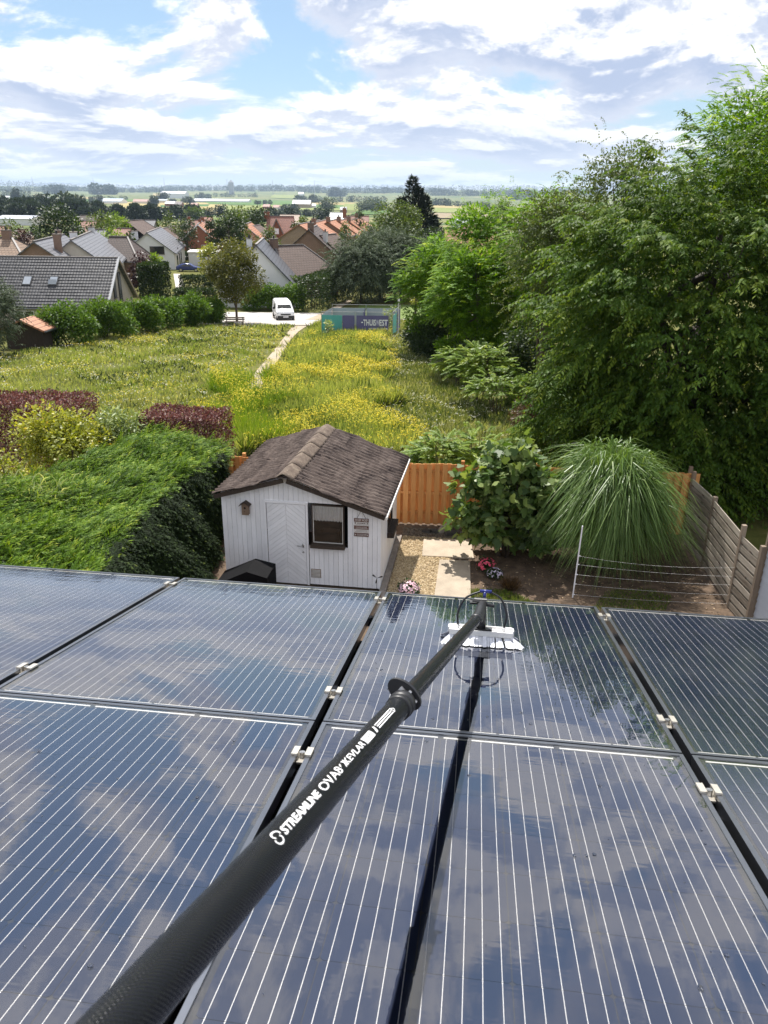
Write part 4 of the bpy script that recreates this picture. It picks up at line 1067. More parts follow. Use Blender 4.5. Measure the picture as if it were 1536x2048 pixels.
for cx_ in (-.135, .135):
    m.tube([(cx_, -.016, .038), (cx_, -.0185, .038)], .014, 8)
    for dx in (-.012, 0, .012): m.tube([(cx_+dx, -.016, .056), (cx_+dx, -.0185, .056)], .005, 6)
m.build('paw_print', pale, sg)
m = MB(); m.tube([(-.10, -.01, .44), (0, -.01, .635), (.10, -.01, .44)], .005, 6); m.tube([(0, 0, .635), (0, -.03, .638)], .006, 6); m.build('cord', M['dark_wood'], sg)

bp_ = at(498, 1150, 15.0)
bx_ = empty('covered_box', (bp_[0], 15.0, 0), SY, 'black peaked cover in front of the shed door, left side', 'cover')
m = MB(); cz_ = at(505, 1130, 15.0)[2]
m.add([(-.66, -.35, 0), (.50, -.35, 0), (.50, .35, 0), (-.66, .35, 0), (-.66, -.35, cz_-.36), (.50, -.35, cz_-.10), (.50, .35, cz_-.10), (-.66, .35, cz_-.36), (.06, -.33, cz_), (.06, .33, cz_)],
      [(0, 1, 5, 8, 4), (1, 2, 6, 5), (2, 3, 7, 9, 6), (3, 0, 4, 7), (4, 8, 9, 7), (8, 5, 6, 9)])
m.build('cover', M['black_matte'], bx_)
m = MB(); m.box((-.64, -.33, -.02), (.48, .33, .06)); m.build('base', M['black_plastic'], bx_)

gk = tag(empty('garden_kerb', SO, SY), kind='structure')
for k in range(4):
    m = MB(); m.box((.004, -1.2+k*1.06, -.1), (.15, -.15+k*1.06, .11)); m.build('kerb_stone', M['curb_stone'], gk)

# wind spinner on a stake
wsx = SM @ Vector((-.03, -.35, 0))
ws = empty('wind_spinner', wsx, 0, 'thin dark garden spinner on a stake by the shed corner', 'garden stake')
m = MB(); m.tube([(0, 0, -.1), (0, 0, .52)], .006, 6); m.build('stake', M['black_plastic'], ws)
for a in (20, 140, 260):
    m = MB(); ca, sa = math.cos(R(a)), math.sin(R(a)); m.slab([(0, -.012, .52), (ca*.11+sa*.02, -.012, .52+sa*.11-ca*.02), (ca*.14, -.02, .52+sa*.14), (ca*.11-sa*.02, -.012, .52+sa*.11+ca*.02)], .004, (0, -1, 0)); m.build('blade', M['black_plastic'], ws)

# ---------------------------------------------------------------- gravel, slabs, stones
def pol(pts): return [tuple(G(u, v)[:2]) for u, v in pts]
def inside(p, poly):
    x, y = p[:, 0], p[:, 1]; c = np.zeros(len(p), bool); n = len(poly)
    for i in range(n):
        (x0, y0), (x1, y1) = poly[i], poly[(i+1) % n]
        m = ((y0 > y) != (y1 > y)) & (x < (x1-x0)*(y-y0)/((y1-y0) or 1e-9)+x0); c ^= m
    return c
def scatter(poly, n):
    p = np.array(poly); lo, hi = p.min(0), p.max(0); out = np.zeros((0, 2))
    while len(out) < n:
        q = lo+(hi-lo)*RNG.random((n*2, 2)); out = np.concatenate([out, q[inside(q, poly)]])
    return out[:n]
def pebbles(name, xy, z, s, mat):
    n = len(xy); c = np.stack([xy[:, 0], xy[:, 1], np.full(n, z)], 1); s = s*RNG.uniform(.5, 1.4, n)
    a = unit(RNG.normal(size=(n, 3))); a[:, 2] *= .4; a = unit(a); up = np.tile([0, 0, 1.0], (n, 1)); b = unit(np.cross(up, a)); k = np.cross(a, b)
    ax = [a*(s*RNG.uniform(.8, 1.3, n))[:, None], b*(s*RNG.uniform(.6, 1, n))[:, None], k*(s*RNG.uniform(.4, .7, n))[:, None]]
    tris = []
    for i in (1, -1):
        for j in (1, -1):
            for l in (1, -1):
                t = [c+ax[0]*i, c+ax[1]*j, c+ax[2]*l]
                tris.append(np.stack(t if i*j*l > 0 else t[::-1], 1))
    V = np.stack(tris, 1).reshape(-1, 3, 3)
    return tag(link(name, quads_mesh(name, V, np.repeat(np.clip(RNG.beta(2, 2, n), 0, 1), 8), 3), mat), kind='stuff')
def wl(x, y): p = SM @ Vector((x, y, 0)); return (p.x, p.y)
gp = [wl(.155, -.9), wl(1.5, -.9), wl(1.5, 1.2), wl(1.5, 1.2), wl(1.5, 3.2), wl(.155, 3.2)]
mg = plain('gravel_bed', (0.33, 0.25, 0.15), 0.95, var=0.5, scale=30, bump=1.0, bscale=60)
m = MB(); m.add([(x, y, .012) for x, y in gp], [tuple(range(len(gp)))]); tag(m.build('gravel_bed', mg), kind='structure')
pebbles('gravel', scatter(gp, 9500), .022, .021, M['gravel'])
litter = [wl(.16, 3.0), wl(2.2, 2.9), wl(2.2, 3.8), wl(.1, 3.8)]
pebbles('dark_gravel', scatter(litter, 2200), .012, .022, leaf('dark_gravel', [(0, (.06, .05, .04)), (1, (.24, .2, .15))], 0, .9))
for i, q in enumerate(([(847, 1081), (941, 1081), (948, 1119), (844, 1114)], [(879, 1122), (940, 1124), (942, 1210), (866, 1210)])):
    b = pol(q)[::-1]; b = b if (b[1][0]-b[0][0])*(b[2][1]-b[0][1])-(b[1][1]-b[0][1])*(b[2][0]-b[0][0]) > 0 else b[::-1]
    c = np.mean(b, 0); r_ = empty('paving_slab', (c[0], c[1], 0), 0, ('wide pale concrete slab across the path, near the orange fence', 'long pale concrete slab running towards the roof edge')[i], 'paving slab', 'concrete slabs of the garden path')
    m = MB(); m.hexa([(x-c[0], y-c[1], -.03) for x, y in b], [(x-c[0], y-c[1], .045) for x, y in b]); o = m.build('slab', M['concrete'], r_)
    bv = o.modifiers.new('worn_edge', 'BEVEL'); bv.width = .008; bv.segments = 2
for i, (u, v, w_, mt, lb) in enumerate(((854, 1061, .26, 'dark_stone', 'dark flat stone at the foot of the orange fence, leftmost of the row'), (869, 1062, .20, 'dark_stone', 'small dark stone second along the orange fence'),
                                        (885, 1061, .30, 'stone', 'pale pointed stone leaning up by the orange fence'), (903, 1066, .42, 'dark_stone', 'long dark slab stone beside the fig bush'), (895, 1056, .2, 'dark_stone', 'dark stone behind the pale pointed one'))):
    p = G(u, v+3); r_ = empty('garden_stone', (p[0], p[1], 0), random.uniform(-.4, .4), lb, 'stone')
    m = MB(); h_ = .10 if mt == 'dark_stone' else .20
    b = [(-.5*w_, -.1, 0), (.45*w_, -.12, 0), (.5*w_, .1, 0), (-.45*w_, .12, 0)]; t_ = [(x*.82+random.uniform(-.03, .03), y*.7, h_+random.uniform(-.03, .03)) for x, y, z in b]
    if mt == 'stone': t_ = [(x+.06, y*.3, z+(.12 if x > 0 else -.04)) for x, y, z in t_]
    m.hexa(b, t_); o = m.build('stone', M[mt], r_); bv = o.modifiers.new('chipped', 'BEVEL'); bv.width = .018; bv.segments = 2

# ---------------------------------------------------------------- fences
of = empty('wooden_fence', (0, 19.985, 0), math.atan(-.0745), 'orange board fence across the end of the garden, behind the shed and bushes', 'fence')
x = -6.2; i = 0
while x < 8.15:
    h_ = 1.80+.015*math.sin(i*.9)
    m = MB(); m.box((x, -.052, .05), (x+.138, -.032, h_)); m.build('board', M['orange_wood'], of)
    m = MB(); m.box((x+.105, .012, .05), (x+.243, .032, h_-.01)); m.build('board', M['orange_wood'], of)
    x += .21; i += 1
for z in (.35, .92, 1.55):
    m = MB(); m.box((-6.2, -.031, z), (8.2, .011, z+.07)); m.build('rail', M['orange_wood'], of)
for k in range(8):
    m = MB(); xx = -5.9+k*1.99; m.box((xx, .034, -.1), (xx+.09, .124, 1.95 if k in (0, 7) else 1.88)); m.build('post', M['birdhouse_wood'] if k == 7 else M['orange_wood'], of)
A_, B_, C_ = (np.array(G(u, v)[:2]) for u, v in ((1364, 1090), (1405, 1137), (1456, 1214)))
d_ = ray(1527, 1092); D_ = (CAM+d_*((1.92-CAM_H)/d_[2]))[:2]
gf = empty('slatted_fence', (A_[0], A_[1], 0), 0, 'weathered grey slatted fence along the right side of the garden', 'fence')
gl = lambda p, z: (p[0]-A_[0], p[1]-A_[1], z)
for bi, (p, q) in enumerate(((A_, B_), (B_, C_), (C_, D_))):
    d = (q-p)/np.linalg.norm(q-p); nrm = np.array([-d[1], d[0]]); nrm = nrm if nrm[0] < 0 else -nrm
    drop = bi*-.05
    for k in range(9):
        z = .14+k*.198+drop
        for side, dz in ((1, 0), (-1, .10)):
            if side < 0 and k == 8: continue
            a = p+d*.05+nrm*side*.026; b = q-d*.05+nrm*side*.026; ln = np.linalg.norm(b-a); tw = random.uniform(-.006, .006)
            m = MB(); m.hexa([(0, -.009, 0), (ln, -.009, tw), (ln, .009, tw), (0, .009, 0)], [(0, -.009, .142), (ln, -.009, .142+tw), (ln, .009, .142+tw), (0, .009, .142)])
            m.build('slat', M['grey_wood'], gf, gl(a, z+dz)).rotation_euler.z = math.atan2(d[1], d[0])
    for t_ in (.5,):
        a = p+d*np.linalg.norm(q-p)*t_
        m = MB(); m.box((-.02, -.014, .1), (.02, .014, 1.78+drop)); m.build('upright', M['grey_post'], gf, gl(a, 0)).rotation_euler.z = math.atan2(d[1], d[0])
for p, h_, mt in ((A_, 2.05, 'birdhouse_wood'), (B_, 1.9, 'grey_post'), (C_, 2.0, 'grey_post'), (D_, 1.92, 'grey_post')):
    m = MB(); m.box((-.045, -.045, -.1), (.045, .045, h_)); m.build('post', M[mt], gf, gl(p, 0))
E_ = D_+np.array([.085, -.02])
ob_ = empty('outbuilding', (E_[0], E_[1], 0), 0, 'pale blue-grey clad wall at the right edge beyond the slatted fence', 'outbuilding')
bluew = plain('pale_cladding', (0.50, 0.54, 0.60), 0.5, var=0.06, scale=1.5)
for k in range(15):
    m = MB(); m.hexa([(0, 0, k*.17), (.25, -4.2, k*.17), (.29, -4.2, k*.17), (.04, 0, k*.17)], [(.02, 0, k*.17+.185), (.27, -4.2, k*.17+.185), (.30, -4.2, k*.17+.185), (.05, 0, k*.17+.185)]); m.build('cladding_board', bluew, ob_)
m = MB(); m.box((-.03, .002, 0), (.05, .07, 2.62)); m.build('corner_post', M['grey_post'], ob_)
m = MB(); m.box((.06, -4.2, 0), (2.6, .02, 2.5)); m.box((-.05, -4.3, 2.62), (2.7, .1, 2.70)); m.build('wall', bluew, ob_)

wp = G(1145, 1195); wt = at(1165, 1052, wp[1])
wf = empty('wire_fence', (wp[0], wp[1], 0), 0, 'thin white post with slack wires strung to the slatted fence', 'wire fence')
m = MB(); m.tube([(0, 0, -.1), (wt[0]-wp[0], 0, wt[2])], .016, 8); m.build('post', M['white_paint'], wf)
cp = at(1470, 1150, C_[1]-.06)
for (v0, v1, s) in ((1112, 1135, .10), (1129, 1153, .05), (1149, 1170, .04), (1168, 1190, .04), (1189, 1207, .04)):
    a = at(1157-(v0-1112)*.14, v0, wp[1]); b = at(1472-(v1-1135)*.18, v1, C_[1]-.02)
    pts = [a+(b-a)*t+np.array([0, 0, -s*4*t*(1-t)]) for t in np.linspace(0, 1, 11)]
    m = MB(); m.tube([(p[0]-wp[0], p[1]-wp[1], p[2]) for p in pts], .0023, 4); m.build('wire', M['dirty_white'], wf)
    m = MB(); m.tube([(a[0]-wp[0]-.02, 0, a[2]), (a[0]-wp[0]+.04, 0, a[2])], .011, 6); m.build('insulator', M['white_paint'], wf)
    b2 = a+np.array([-1.2, .9, .30]); m = MB(); m.tube([(p[0]-wp[0], p[1]-wp[1], p[2]) for p in (a, (a+b2)/2-np.array([0, 0, .06]), b2)], .0018, 4); m.build('wire', M['black_plastic'], wf)

# ---------------------------------------------------------------- garden plants
# fig: lobed leaves, the outer ones each an object of its own
FX, FY = G(1012, 1128)[:2]; FX += 0.0; FY += .55
fig = empty('fig_bush', (FX, FY, 0), 0, 'large dark green fig bush with lobed leaves, left of the tall reed grass', 'bush')
def fig_poly(s):
    pr = [(0, 0), (.10, .10), (.30, .12), (.46, .30), (.34, .36), (.52, .62), (.30, .56), (.26, .66), (.14, 1.0), (0, 1.08)]
    pts = pr+[(-x, y) for x, y in pr[-2:0:-1]]
    return np.array([(x*s, y*s, -abs(x)*.25*s-.12*s*y*y) for x, y in pts])
FIGME = []
for k in range(4):
    me = quads_mesh('leaf', fig_poly(.235)[None], np.array([.2+.25*k]), k=len(fig_poly(1))); me.materials.append(M['fig']); FIGME.append(me)
Cf, Rf = puffs_in((.05, 0, 1.58), (1.32, .9, 1.3), 72, .27, .45, .1, .9, .5)
C2, R2 = puffs_in((.85, -.5, .75), (.35, .35, .4), 8, .24, .4, .1, .8); Cf = np.concatenate([Cf, C2]); Rf = np.concatenate([Rf, R2])
def frames(n, lift=.4):
    idx = RNG.integers(0, len(Cf), n); d = rdir(n); P = Cf[idx]+d*Rf[idx]*(RNG.random(n)**.3)[:, None]
    N = unit(d*.55+np.array([0, .05, .75])+RNG.normal(size=(n, 3))*.62); D = d+RNG.normal(size=(n, 3))*.5; D[:, 2] -= .35; D = unit(D-N*(D*N).sum(1)[:, None])
    return P, D, N
P_, D2, N2 = frames(3600)
score = P_@np.array([0, -.6, .35])+RNG.normal(size=len(P_))*.25
order = np.argsort(-score)
poly = fig_poly(.235)
for q in order[:290]:
    X = np.cross(D2[q], N2[q]); sc = random.uniform(.75, 1.15)
    o = link('leaf', FIGME[random.randrange(4)], parent=fig)
    o.matrix_local = Matrix(((X[0]*sc, D2[q][0]*sc, N2[q][0]*sc, P_[q][0]), (X[1]*sc, D2[q][1]*sc, N2[q][1]*sc, P_[q][1]), (X[2]*sc, D2[q][2]*sc, N2[q][2]*sc, P_[q][2]), (0, 0, 0, 1)))
rest = order[290:]; X = np.cross(D2[rest], N2[rest]); sc = RNG.uniform(.7, 1.15, len(rest))[:, None, None]
V = P_[rest][:, None]+sc*(X[:, None]*poly[None, :, 0:1]+D2[rest][:, None]*poly[None, :, 1:2]+N2[rest][:, None]*poly[None, :, 2:3])
tag(link('foliage', quads_mesh('foliage', V, RNG.random(len(rest)), k=len(poly)), M['fig'], fig), kind='stuff')
m = MB(); m.smooth = True
for k in range(9):
    t_ = Cf[RNG.integers(46)]; m.tube([(random.uniform(-.2, .2), random.uniform(-.2, .2), -.1), t_*.5+np.array([0, 0, .1]), t_], [.045, .03, .008], 6)
m.build('stem', M['bark'], fig)

# tall fountain grass
GX, GY = G(1226, 1150)[:2]; GY += .55
mis = empty('reed_grass', (GX, GY, 0), 0, 'tall fountain of arching green reed grass between fig bush and grey fence', 'ornamental grass')
n = 8200; a = RNG.random(n)*6.283; r0 = .52*RNG.random(n)**.5; outer = RNG.random(n) < .62
hh = np.where(outer, RNG.uniform(1.3, 2.75, n), RNG.uniform(1.9, 3.1, n)); ro = np.where(outer, RNG.uniform(.75, 1.78, n), RNG.uniform(.25, 1.2, n))*(.70+.13*hh)
dr = np.where(outer, RNG.uniform(.5, 1.95, n), RNG.uniform(.10, .75, n))*hh/2.4
seg = 8; t = np.linspace(0, 1, seg+1)[None, :, None]
sc_ = RNG.integers(0, 7, n); cx7 = RNG.normal(size=(7, 2))*.26; ch7 = RNG.uniform(.86, 1.08, 7); hh = hh*ch7[sc_]
B0 = np.stack([r0*.7*np.cos(a)+cx7[sc_, 0], r0*.7*np.sin(a)+cx7[sc_, 1], np.zeros(n)], 1)[:, None]; O_ = np.stack([np.cos(a+RNG.normal(size=n)*.45), np.sin(a+RNG.normal(size=n)*.45), np.zeros(n)], 1)[:, None]
rise = 1-(1-np.minimum(t/.62, 1))**2; fall = np.maximum(t-.48, 0)/.52
cen = B0+O_*(ro[:, None, None]*t**1.7)+np.array([0, 0, 1.0])*(hh[:, None, None]*rise-dr[:, None, None]*fall**1.6)
kink = np.where(RNG.random(n) < .10, RNG.uniform(.2, .8, n), 0)[:, None, None]; cen = cen-np.array([0, 0, 1.0])*kink*np.maximum(t-.6, 0)*2.2
cen[..., 2] = np.maximum(cen[..., 2], .06)
sd = unit(np.cross(O_, np.array([0, 0, 1.0]))+RNG.normal(size=(n, 1, 3))*.35)
wd = RNG.uniform(.0055, .0125, n)[:, None, None]*np.array([.7, 1, 1, 1, 1, .95, .8, .5, .05])[None, :, None]
Lf, Rt = cen-sd*wd, cen+sd*wd
V = np.stack([Lf[:, :-1], Rt[:, :-1], Rt[:, 1:], Lf[:, 1:]], 2).reshape(-1, 4, 3)
tag(link('blades', quads_mesh('blades', V, np.repeat(np.clip(RNG.beta(2, 2.4, n), 0, 1), seg)), M['miscanthus'], mis), kind='stuff')
dn = 420; da = RNG.random(dn)*6.283; DD = np.stack([np.cos(da)*.9, np.sin(da)*.9, RNG.uniform(-.1, .9, dn)], 1)
link('dead_blades', quads_mesh('dead_blades', leaf_quads(np.stack([np.cos(da)*.4, np.sin(da)*.4, RNG.uniform(.1, .7, dn)], 1), DD, rdir(dn), RNG.uniform(.3, .8, dn), .014, .1, .5), RNG.random(dn)), leaf('dead_reed', [(0, (.16, .11, .06)), (1, (.42, .33, .19))], .2, .7), mis)
m = MB()
for k in range(26):
    x_, y_ = random.uniform(-.4, .4), random.uniform(-.4, .4); m.tube([(x_, y_, -.05), (x_*1.3, y_*1.3, random.uniform(.6, 1.2))], .012, 5)
m.build('stem', M['bronze_leaf'], mis)

def flower_plant(name, u, v, r, h, flower, nf, label, leafm='dark_tree', fs=.045):
    p = G(u, v); root = empty(name, (p[0], p[1], 0), 0, label, 'flowers')
    C, Rr = puffs_in((0, 0, h*.5), (r*.8, r*.8, h*.4), 10, r*.4, .4, .2, .8); V, T = puff_leaves(C, Rr, 420, .07, .04); link('foliage', quads_mesh('foliage', V, T), M[leafm], root)
    d = rdir(nf); d[:, 2] = abs(d[:, 2])*.9+.15; P = d*np.array([r, r, h*.62])+np.array([0, 0, h*.38]); out = []
    for k in range(5):
        aa = k*2*math.pi/5; X = unit(np.cross(d, RNG.normal(size=(nf, 3)))); Y = np.cross(d, X)
        out.append(leaf_quads(P, X*math.cos(aa)+Y*math.sin(aa)+d*.25, d, fs, fs*.8, 0))
    V = np.concatenate(out); link('blossom', quads_mesh('blossom', V, RNG.random(len(V))), M[flower], root)
    return root
flower_plant('flower_plant', 972, 1142, .24, .32, 'pink_flower', 46, 'low plant with bright pink-red blossoms under the fig bush')
flower_plant('flower_plant', 989, 1156, .18, .24, 'lilac_flower', 40, 'low plant with pale lilac blossoms beside the pink ones')
flower_plant('flower_plant', 818, 1192, .24, .34, 'pale_pink_flower', 90, 'pale pink flowers on the gravel just beyond the roof edge')
p = G(1020, 1178)
bz = empty('bronze_grass', (p[0], p[1], 0), 0, 'small spiky bronze tuft in the bare bed near the roof edge', 'plant')
n = 500; a = RNG.random(n)*6.283; D = np.stack([np.cos(a)*.6, np.sin(a)*.6, RNG.uniform(.4, 1.3, n)], 1)
link('blades', quads_mesh('blades', leaf_quads(RNG.normal(size=(n, 3))*np.array([.06, .06, .0]), D, rdir(n), RNG.uniform(.2, .42, n), .016), RNG.random(n)), M['bronze_leaf'], bz)
def turf(name, poly, n, L, mat, wd=.012):
    xy = scatter(poly, n); P = np.stack([xy[:, 0], xy[:, 1], terrain(xy[:, 0], xy[:, 1])], 1); D = RNG.normal(size=(n, 3))*.45+np.array([0, 0, 1])
    return tag(link(name, quads_mesh(name, leaf_quads(P, D, rdir(n), L*RNG.uniform(.5, 1.4, n), wd), RNG.random(n)), M[mat]), kind='stuff')
turf('lawn_grass', pol([(940, 1180), (1010, 1182), (1080, 1210), (940, 1215)]), 2600, .085, 'lawn_blade')
turf('lawn_grass', pol([(1215, 1182), (1300, 1180), (1345, 1196), (1330, 1222), (1180, 1222)]), 2600, .07, 'lawn_blade')
xy = scatter([(1.9, 13.5), (7.6, 14.5), (7.9, 18.5), (2.2, 18.5)], 1500); P = np.stack([xy[:, 0], xy[:, 1], np.full(1500, .012)], 1)
tag(link('leaf_litter', quads_mesh('leaf_litter', leaf_quads(P, RNG.normal(size=(1500, 3))*np.array([1, 1, .15]), np.array([0, 0, 1.0])+RNG.normal(size=(1500, 3))*.25, RNG.uniform(.03, .09, 1500), .035), RNG.random(1500)),
         leaf('dry_leaves', [(0, (.10, .06, .035)), (.7, (.26, .17, .10)), (1, (.5, .38, .25))], .1, .8)), kind='stuff')

# the big cypress hedge on the left
hp = []
for u, v in ((196, 1140), (238, 1085), (295, 1010), (368, 950), (455, 893), (462, 872), (300, 846), (150, 905), (0, 965), (-260, 1010), (-260, 1190)):
    d = ray(u, v); t_ = (2.28-CAM_H)/d[2]; q = CAM+d*t_; hp.append((q[0], q[1]))
hd = empty('cypress_hedge', (-6.5, 15.5, 0), 0, 'broad bright green feathery conifer hedge beside the shed', 'hedge')
def hz_(x, y): return 2.16+.12*np.sin(x*1.7+y*.6)+.09*np.sin(y*2.3-x)+.06*np.sin(x*4.1+y*3.3)
def fronds(P, A, ln, nl, lw, tint):
    """feathery conifer sprays: short leaflets in two rows along a curved axis"""
    V = []; T = []; S_ = unit(np.cross(A, np.array([0, 0, 1.0])+RNG.normal(size=A.shape)*.4))
    for k in range(nl):
        t = (k+.3)/nl; p = P+A*(ln*t)[:, None]; p[:, 2] -= .22*ln*t*t
        for s_2 in (-1, 1):
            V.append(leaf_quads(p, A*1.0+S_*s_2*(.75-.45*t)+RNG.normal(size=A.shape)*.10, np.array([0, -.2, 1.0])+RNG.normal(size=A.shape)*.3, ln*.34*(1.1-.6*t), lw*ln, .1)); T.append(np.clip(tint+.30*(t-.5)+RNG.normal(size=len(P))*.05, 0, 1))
    V.append(leaf_quads(P+A*(ln*.8)[:, None], A+np.array([0, 0, -.3]), np.array([0, 0, 1.0])+RNG.normal(size=A.shape)*.3, ln*.36, lw*ln)); T.append(np.clip(tint+.2, 0, 1))
    return np.concatenate(V), np.concatenate(T)
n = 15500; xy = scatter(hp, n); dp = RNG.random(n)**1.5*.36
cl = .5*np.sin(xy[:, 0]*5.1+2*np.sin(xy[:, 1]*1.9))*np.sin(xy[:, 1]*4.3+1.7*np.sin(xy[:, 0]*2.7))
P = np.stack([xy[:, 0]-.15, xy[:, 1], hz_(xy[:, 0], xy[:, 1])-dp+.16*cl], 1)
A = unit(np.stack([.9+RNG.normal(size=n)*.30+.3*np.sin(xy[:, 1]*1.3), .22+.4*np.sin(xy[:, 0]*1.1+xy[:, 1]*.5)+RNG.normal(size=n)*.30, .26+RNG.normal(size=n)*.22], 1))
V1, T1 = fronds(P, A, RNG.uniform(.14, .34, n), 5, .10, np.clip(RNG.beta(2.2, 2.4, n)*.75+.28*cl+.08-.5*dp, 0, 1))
n = 1500; xy = scatter(hp, n)
P = np.stack([xy[:, 0]-.2, xy[:, 1], hz_(xy[:, 0], xy[:, 1])-.08], 1)
A = unit(np.stack([.8+RNG.normal(size=n)*.35, .15+RNG.normal(size=n)*.4, .55+RNG.normal(size=n)*.3], 1))
V3, T3 = fronds(P, A, RNG.uniform(.28, .46, n), 6, .06, np.clip(RNG.beta(2.2, 2.4, n), 0, 1)); V1 = np.concatenate([V1, V3]); T1 = np.concatenate([T1, T3])
# its steep clipped flank towards the shed: hanging sprays, shade put in as a darker green
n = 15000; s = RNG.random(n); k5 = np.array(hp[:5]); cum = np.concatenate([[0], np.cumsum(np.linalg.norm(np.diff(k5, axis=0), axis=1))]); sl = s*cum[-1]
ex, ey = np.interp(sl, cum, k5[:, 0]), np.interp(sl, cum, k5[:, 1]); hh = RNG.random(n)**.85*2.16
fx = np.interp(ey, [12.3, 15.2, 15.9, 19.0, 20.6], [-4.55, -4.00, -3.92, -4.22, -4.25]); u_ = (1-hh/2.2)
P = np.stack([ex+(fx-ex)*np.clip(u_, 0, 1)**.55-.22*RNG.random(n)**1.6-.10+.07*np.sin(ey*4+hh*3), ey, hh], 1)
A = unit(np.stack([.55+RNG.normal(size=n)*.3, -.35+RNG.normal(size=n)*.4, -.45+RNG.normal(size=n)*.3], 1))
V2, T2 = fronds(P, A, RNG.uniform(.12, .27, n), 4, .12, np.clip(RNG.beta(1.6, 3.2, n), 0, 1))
o_ = np.array([-6.5, 15.5, 0]); link('clipped_flank', quads_mesh('clipped_flank', V2-o_, T2), M['shaded_cypress'], hd)
V2, T2 = V3[:0], T3[:0]
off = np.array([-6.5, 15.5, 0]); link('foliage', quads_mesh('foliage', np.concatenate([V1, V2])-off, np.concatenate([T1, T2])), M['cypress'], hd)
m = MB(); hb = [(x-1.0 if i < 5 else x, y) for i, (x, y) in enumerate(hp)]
m.prism([(x-off[0], y-off[1]) for x, y in hb][::-1] if False else [(x-off[0], y-off[1]) for x, y in hb], 1.78); m.build('stem', M['dark_bark'], hd)  # added dark core block that stops the view through the foliage
# ---------------------------------------------------------------- meadow behind the garden
def patch(x, y): return .5+.25*np.sin(x*.55+1.3*np.sin(y*.21))+.25*np.sin(y*.47+1.7*np.sin(x*.33+2)+.8)
def fine(x, y): return .5+.5*np.sin(x*2.3+2*np.sin(y*1.1))*np.sin(y*1.9+2*np.sin(x*.9))
PATH = pol([(478, 800), (502, 745), (536, 710), (560, 681), (575, 662), (586, 646), (640, 646), (622, 664), (604, 684), (580, 714), (556, 750), (534, 795)])
def meadow(name, px, n, h, mat, wd, lean=.35, ref=26.0, keep=None, lo=.45, tint_shift=0.0):
    poly = pol(px); xy = scatter(poly, n*3); pr = np.clip((ref/xy[:, 1]), 0, 1)**1.1
    if keep is not None: pr = pr*keep(xy[:, 0], xy[:, 1])
    xy = xy[RNG.random(len(xy)) < pr][:n]; xy = xy+np.stack([.9*np.sin(xy[:, 1]*.9+2*np.sin(xy[:, 0]*.7)), .9*np.sin(xy[:, 0]*1.3+1.5*np.sin(xy[:, 1]*.6))], 1)*np.clip((xy[:, 1:2]-22.5)/6, 0, 1); xy = xy[~inside(xy+RNG.normal(size=xy.shape)*np.array([.30, .8])+.35*np.sin(xy[:, 1:2]*np.array([1.7, .9])), PATH)]; m = len(xy); f = np.maximum(1, xy[:, 1]/ref)**.55; h = h*np.interp(xy[:, 1], [30, 58, 66], [1, .92, .85])
    pt = patch(xy[:, 0], xy[:, 1]); fn = fine(xy[:, 0], xy[:, 1])
    P = np.stack([xy[:, 0], xy[:, 1], terrain(xy[:, 0], xy[:, 1])], 1)
    D = RNG.normal(size=(m, 3))*lean+np.array([0, 0, 1.0]); L = h*RNG.uniform(lo, 1.1, m)*(.55+.45*pt+.25*fn)
    V = leaf_quads(P, D, rdir(m), L, wd*f*RNG.uniform(.6, 1.4, m), .1)
    T = np.clip(RNG.beta(2, 2, m)*.75+.3*(pt-.35)+tint_shift, 0, 1)
    return tag(link(name, quads_mesh(name, V, T), M[mat]), kind='stuff'), xy
def umbels(name, px, n, h, mat, s, thr, ref=26.0, hv=.35):
    poly = pol(px); xy = scatter(poly, n*4); q = patch(xy[:, 0]*1.2+4, xy[:, 1]*.9)*.6+fine(xy[:, 0]*.55, xy[:, 1]*.5)*.5
    pr = np.clip((q-thr)*4, 0, 1)*np.clip(ref/xy[:, 1], 0, 1)**.9
    xy = xy[RNG.random(len(xy)) < pr][:n]; xy = xy+np.stack([1.4*np.sin(xy[:, 1]*.9+2*np.sin(xy[:, 0]*.7)), 1.4*np.sin(xy[:, 0]*1.3+1.5*np.sin(xy[:, 1]*.6))], 1)*np.clip((xy[:, 1:2]-22.5)/6, 0, 1); xy = xy[~inside(xy+RNG.normal(size=xy.shape)*np.array([.30, .8])+.35*np.sin(xy[:, 1:2]*np.array([1.7, .9])), PATH)]; m = len(xy); f = np.maximum(1, xy[:, 1]/ref)**.5; h = h*np.interp(xy[:, 1], [30, 58, 66], [1, .92, .85])
    P = np.stack([xy[:, 0], xy[:, 1], terrain(xy[:, 0], xy[:, 1])+h*(1-hv*RNG.random(m)**1.3)], 1)
    out = []
    for k in range(3):
        D = rdir(m); D[:, 2] *= .35
        out.append(leaf_quads(P+rdir(m)*(s*.8*f)[:, None], D, np.array([0, 0, 1.0])+RNG.normal(size=(m, 3))*.3, s*f*RNG.uniform(.7, 1.4, m), s*f*.9, .1))
    V = np.concatenate(out)
    return tag(link(name, quads_mesh(name, V, RNG.random(len(V))), M[mat]), kind='stuff')
LEFT = [(-120, 720), (60, 708), (250, 668), (440, 648), (582, 653), (556, 700), (520, 755), (470, 812), (445, 905), (-160, 890)]
MID = [(598, 660), (640, 648), (762, 660), (752, 740), (790, 905), (640, 925), (440, 905), (462, 812), (534, 752), (572, 700)]
RIGHT = [(762, 658), (832, 640), (850, 700), (960, 790), (1080, 830), (1120, 945), (790, 925), (752, 740)]
def off_path(x, y):
    p = np.stack([x, y], 1); return np.where(inside(p, PATH) | ((x < -17.2) & (y > 31.8) & (y < 34.8)), 0.0, 1.0)
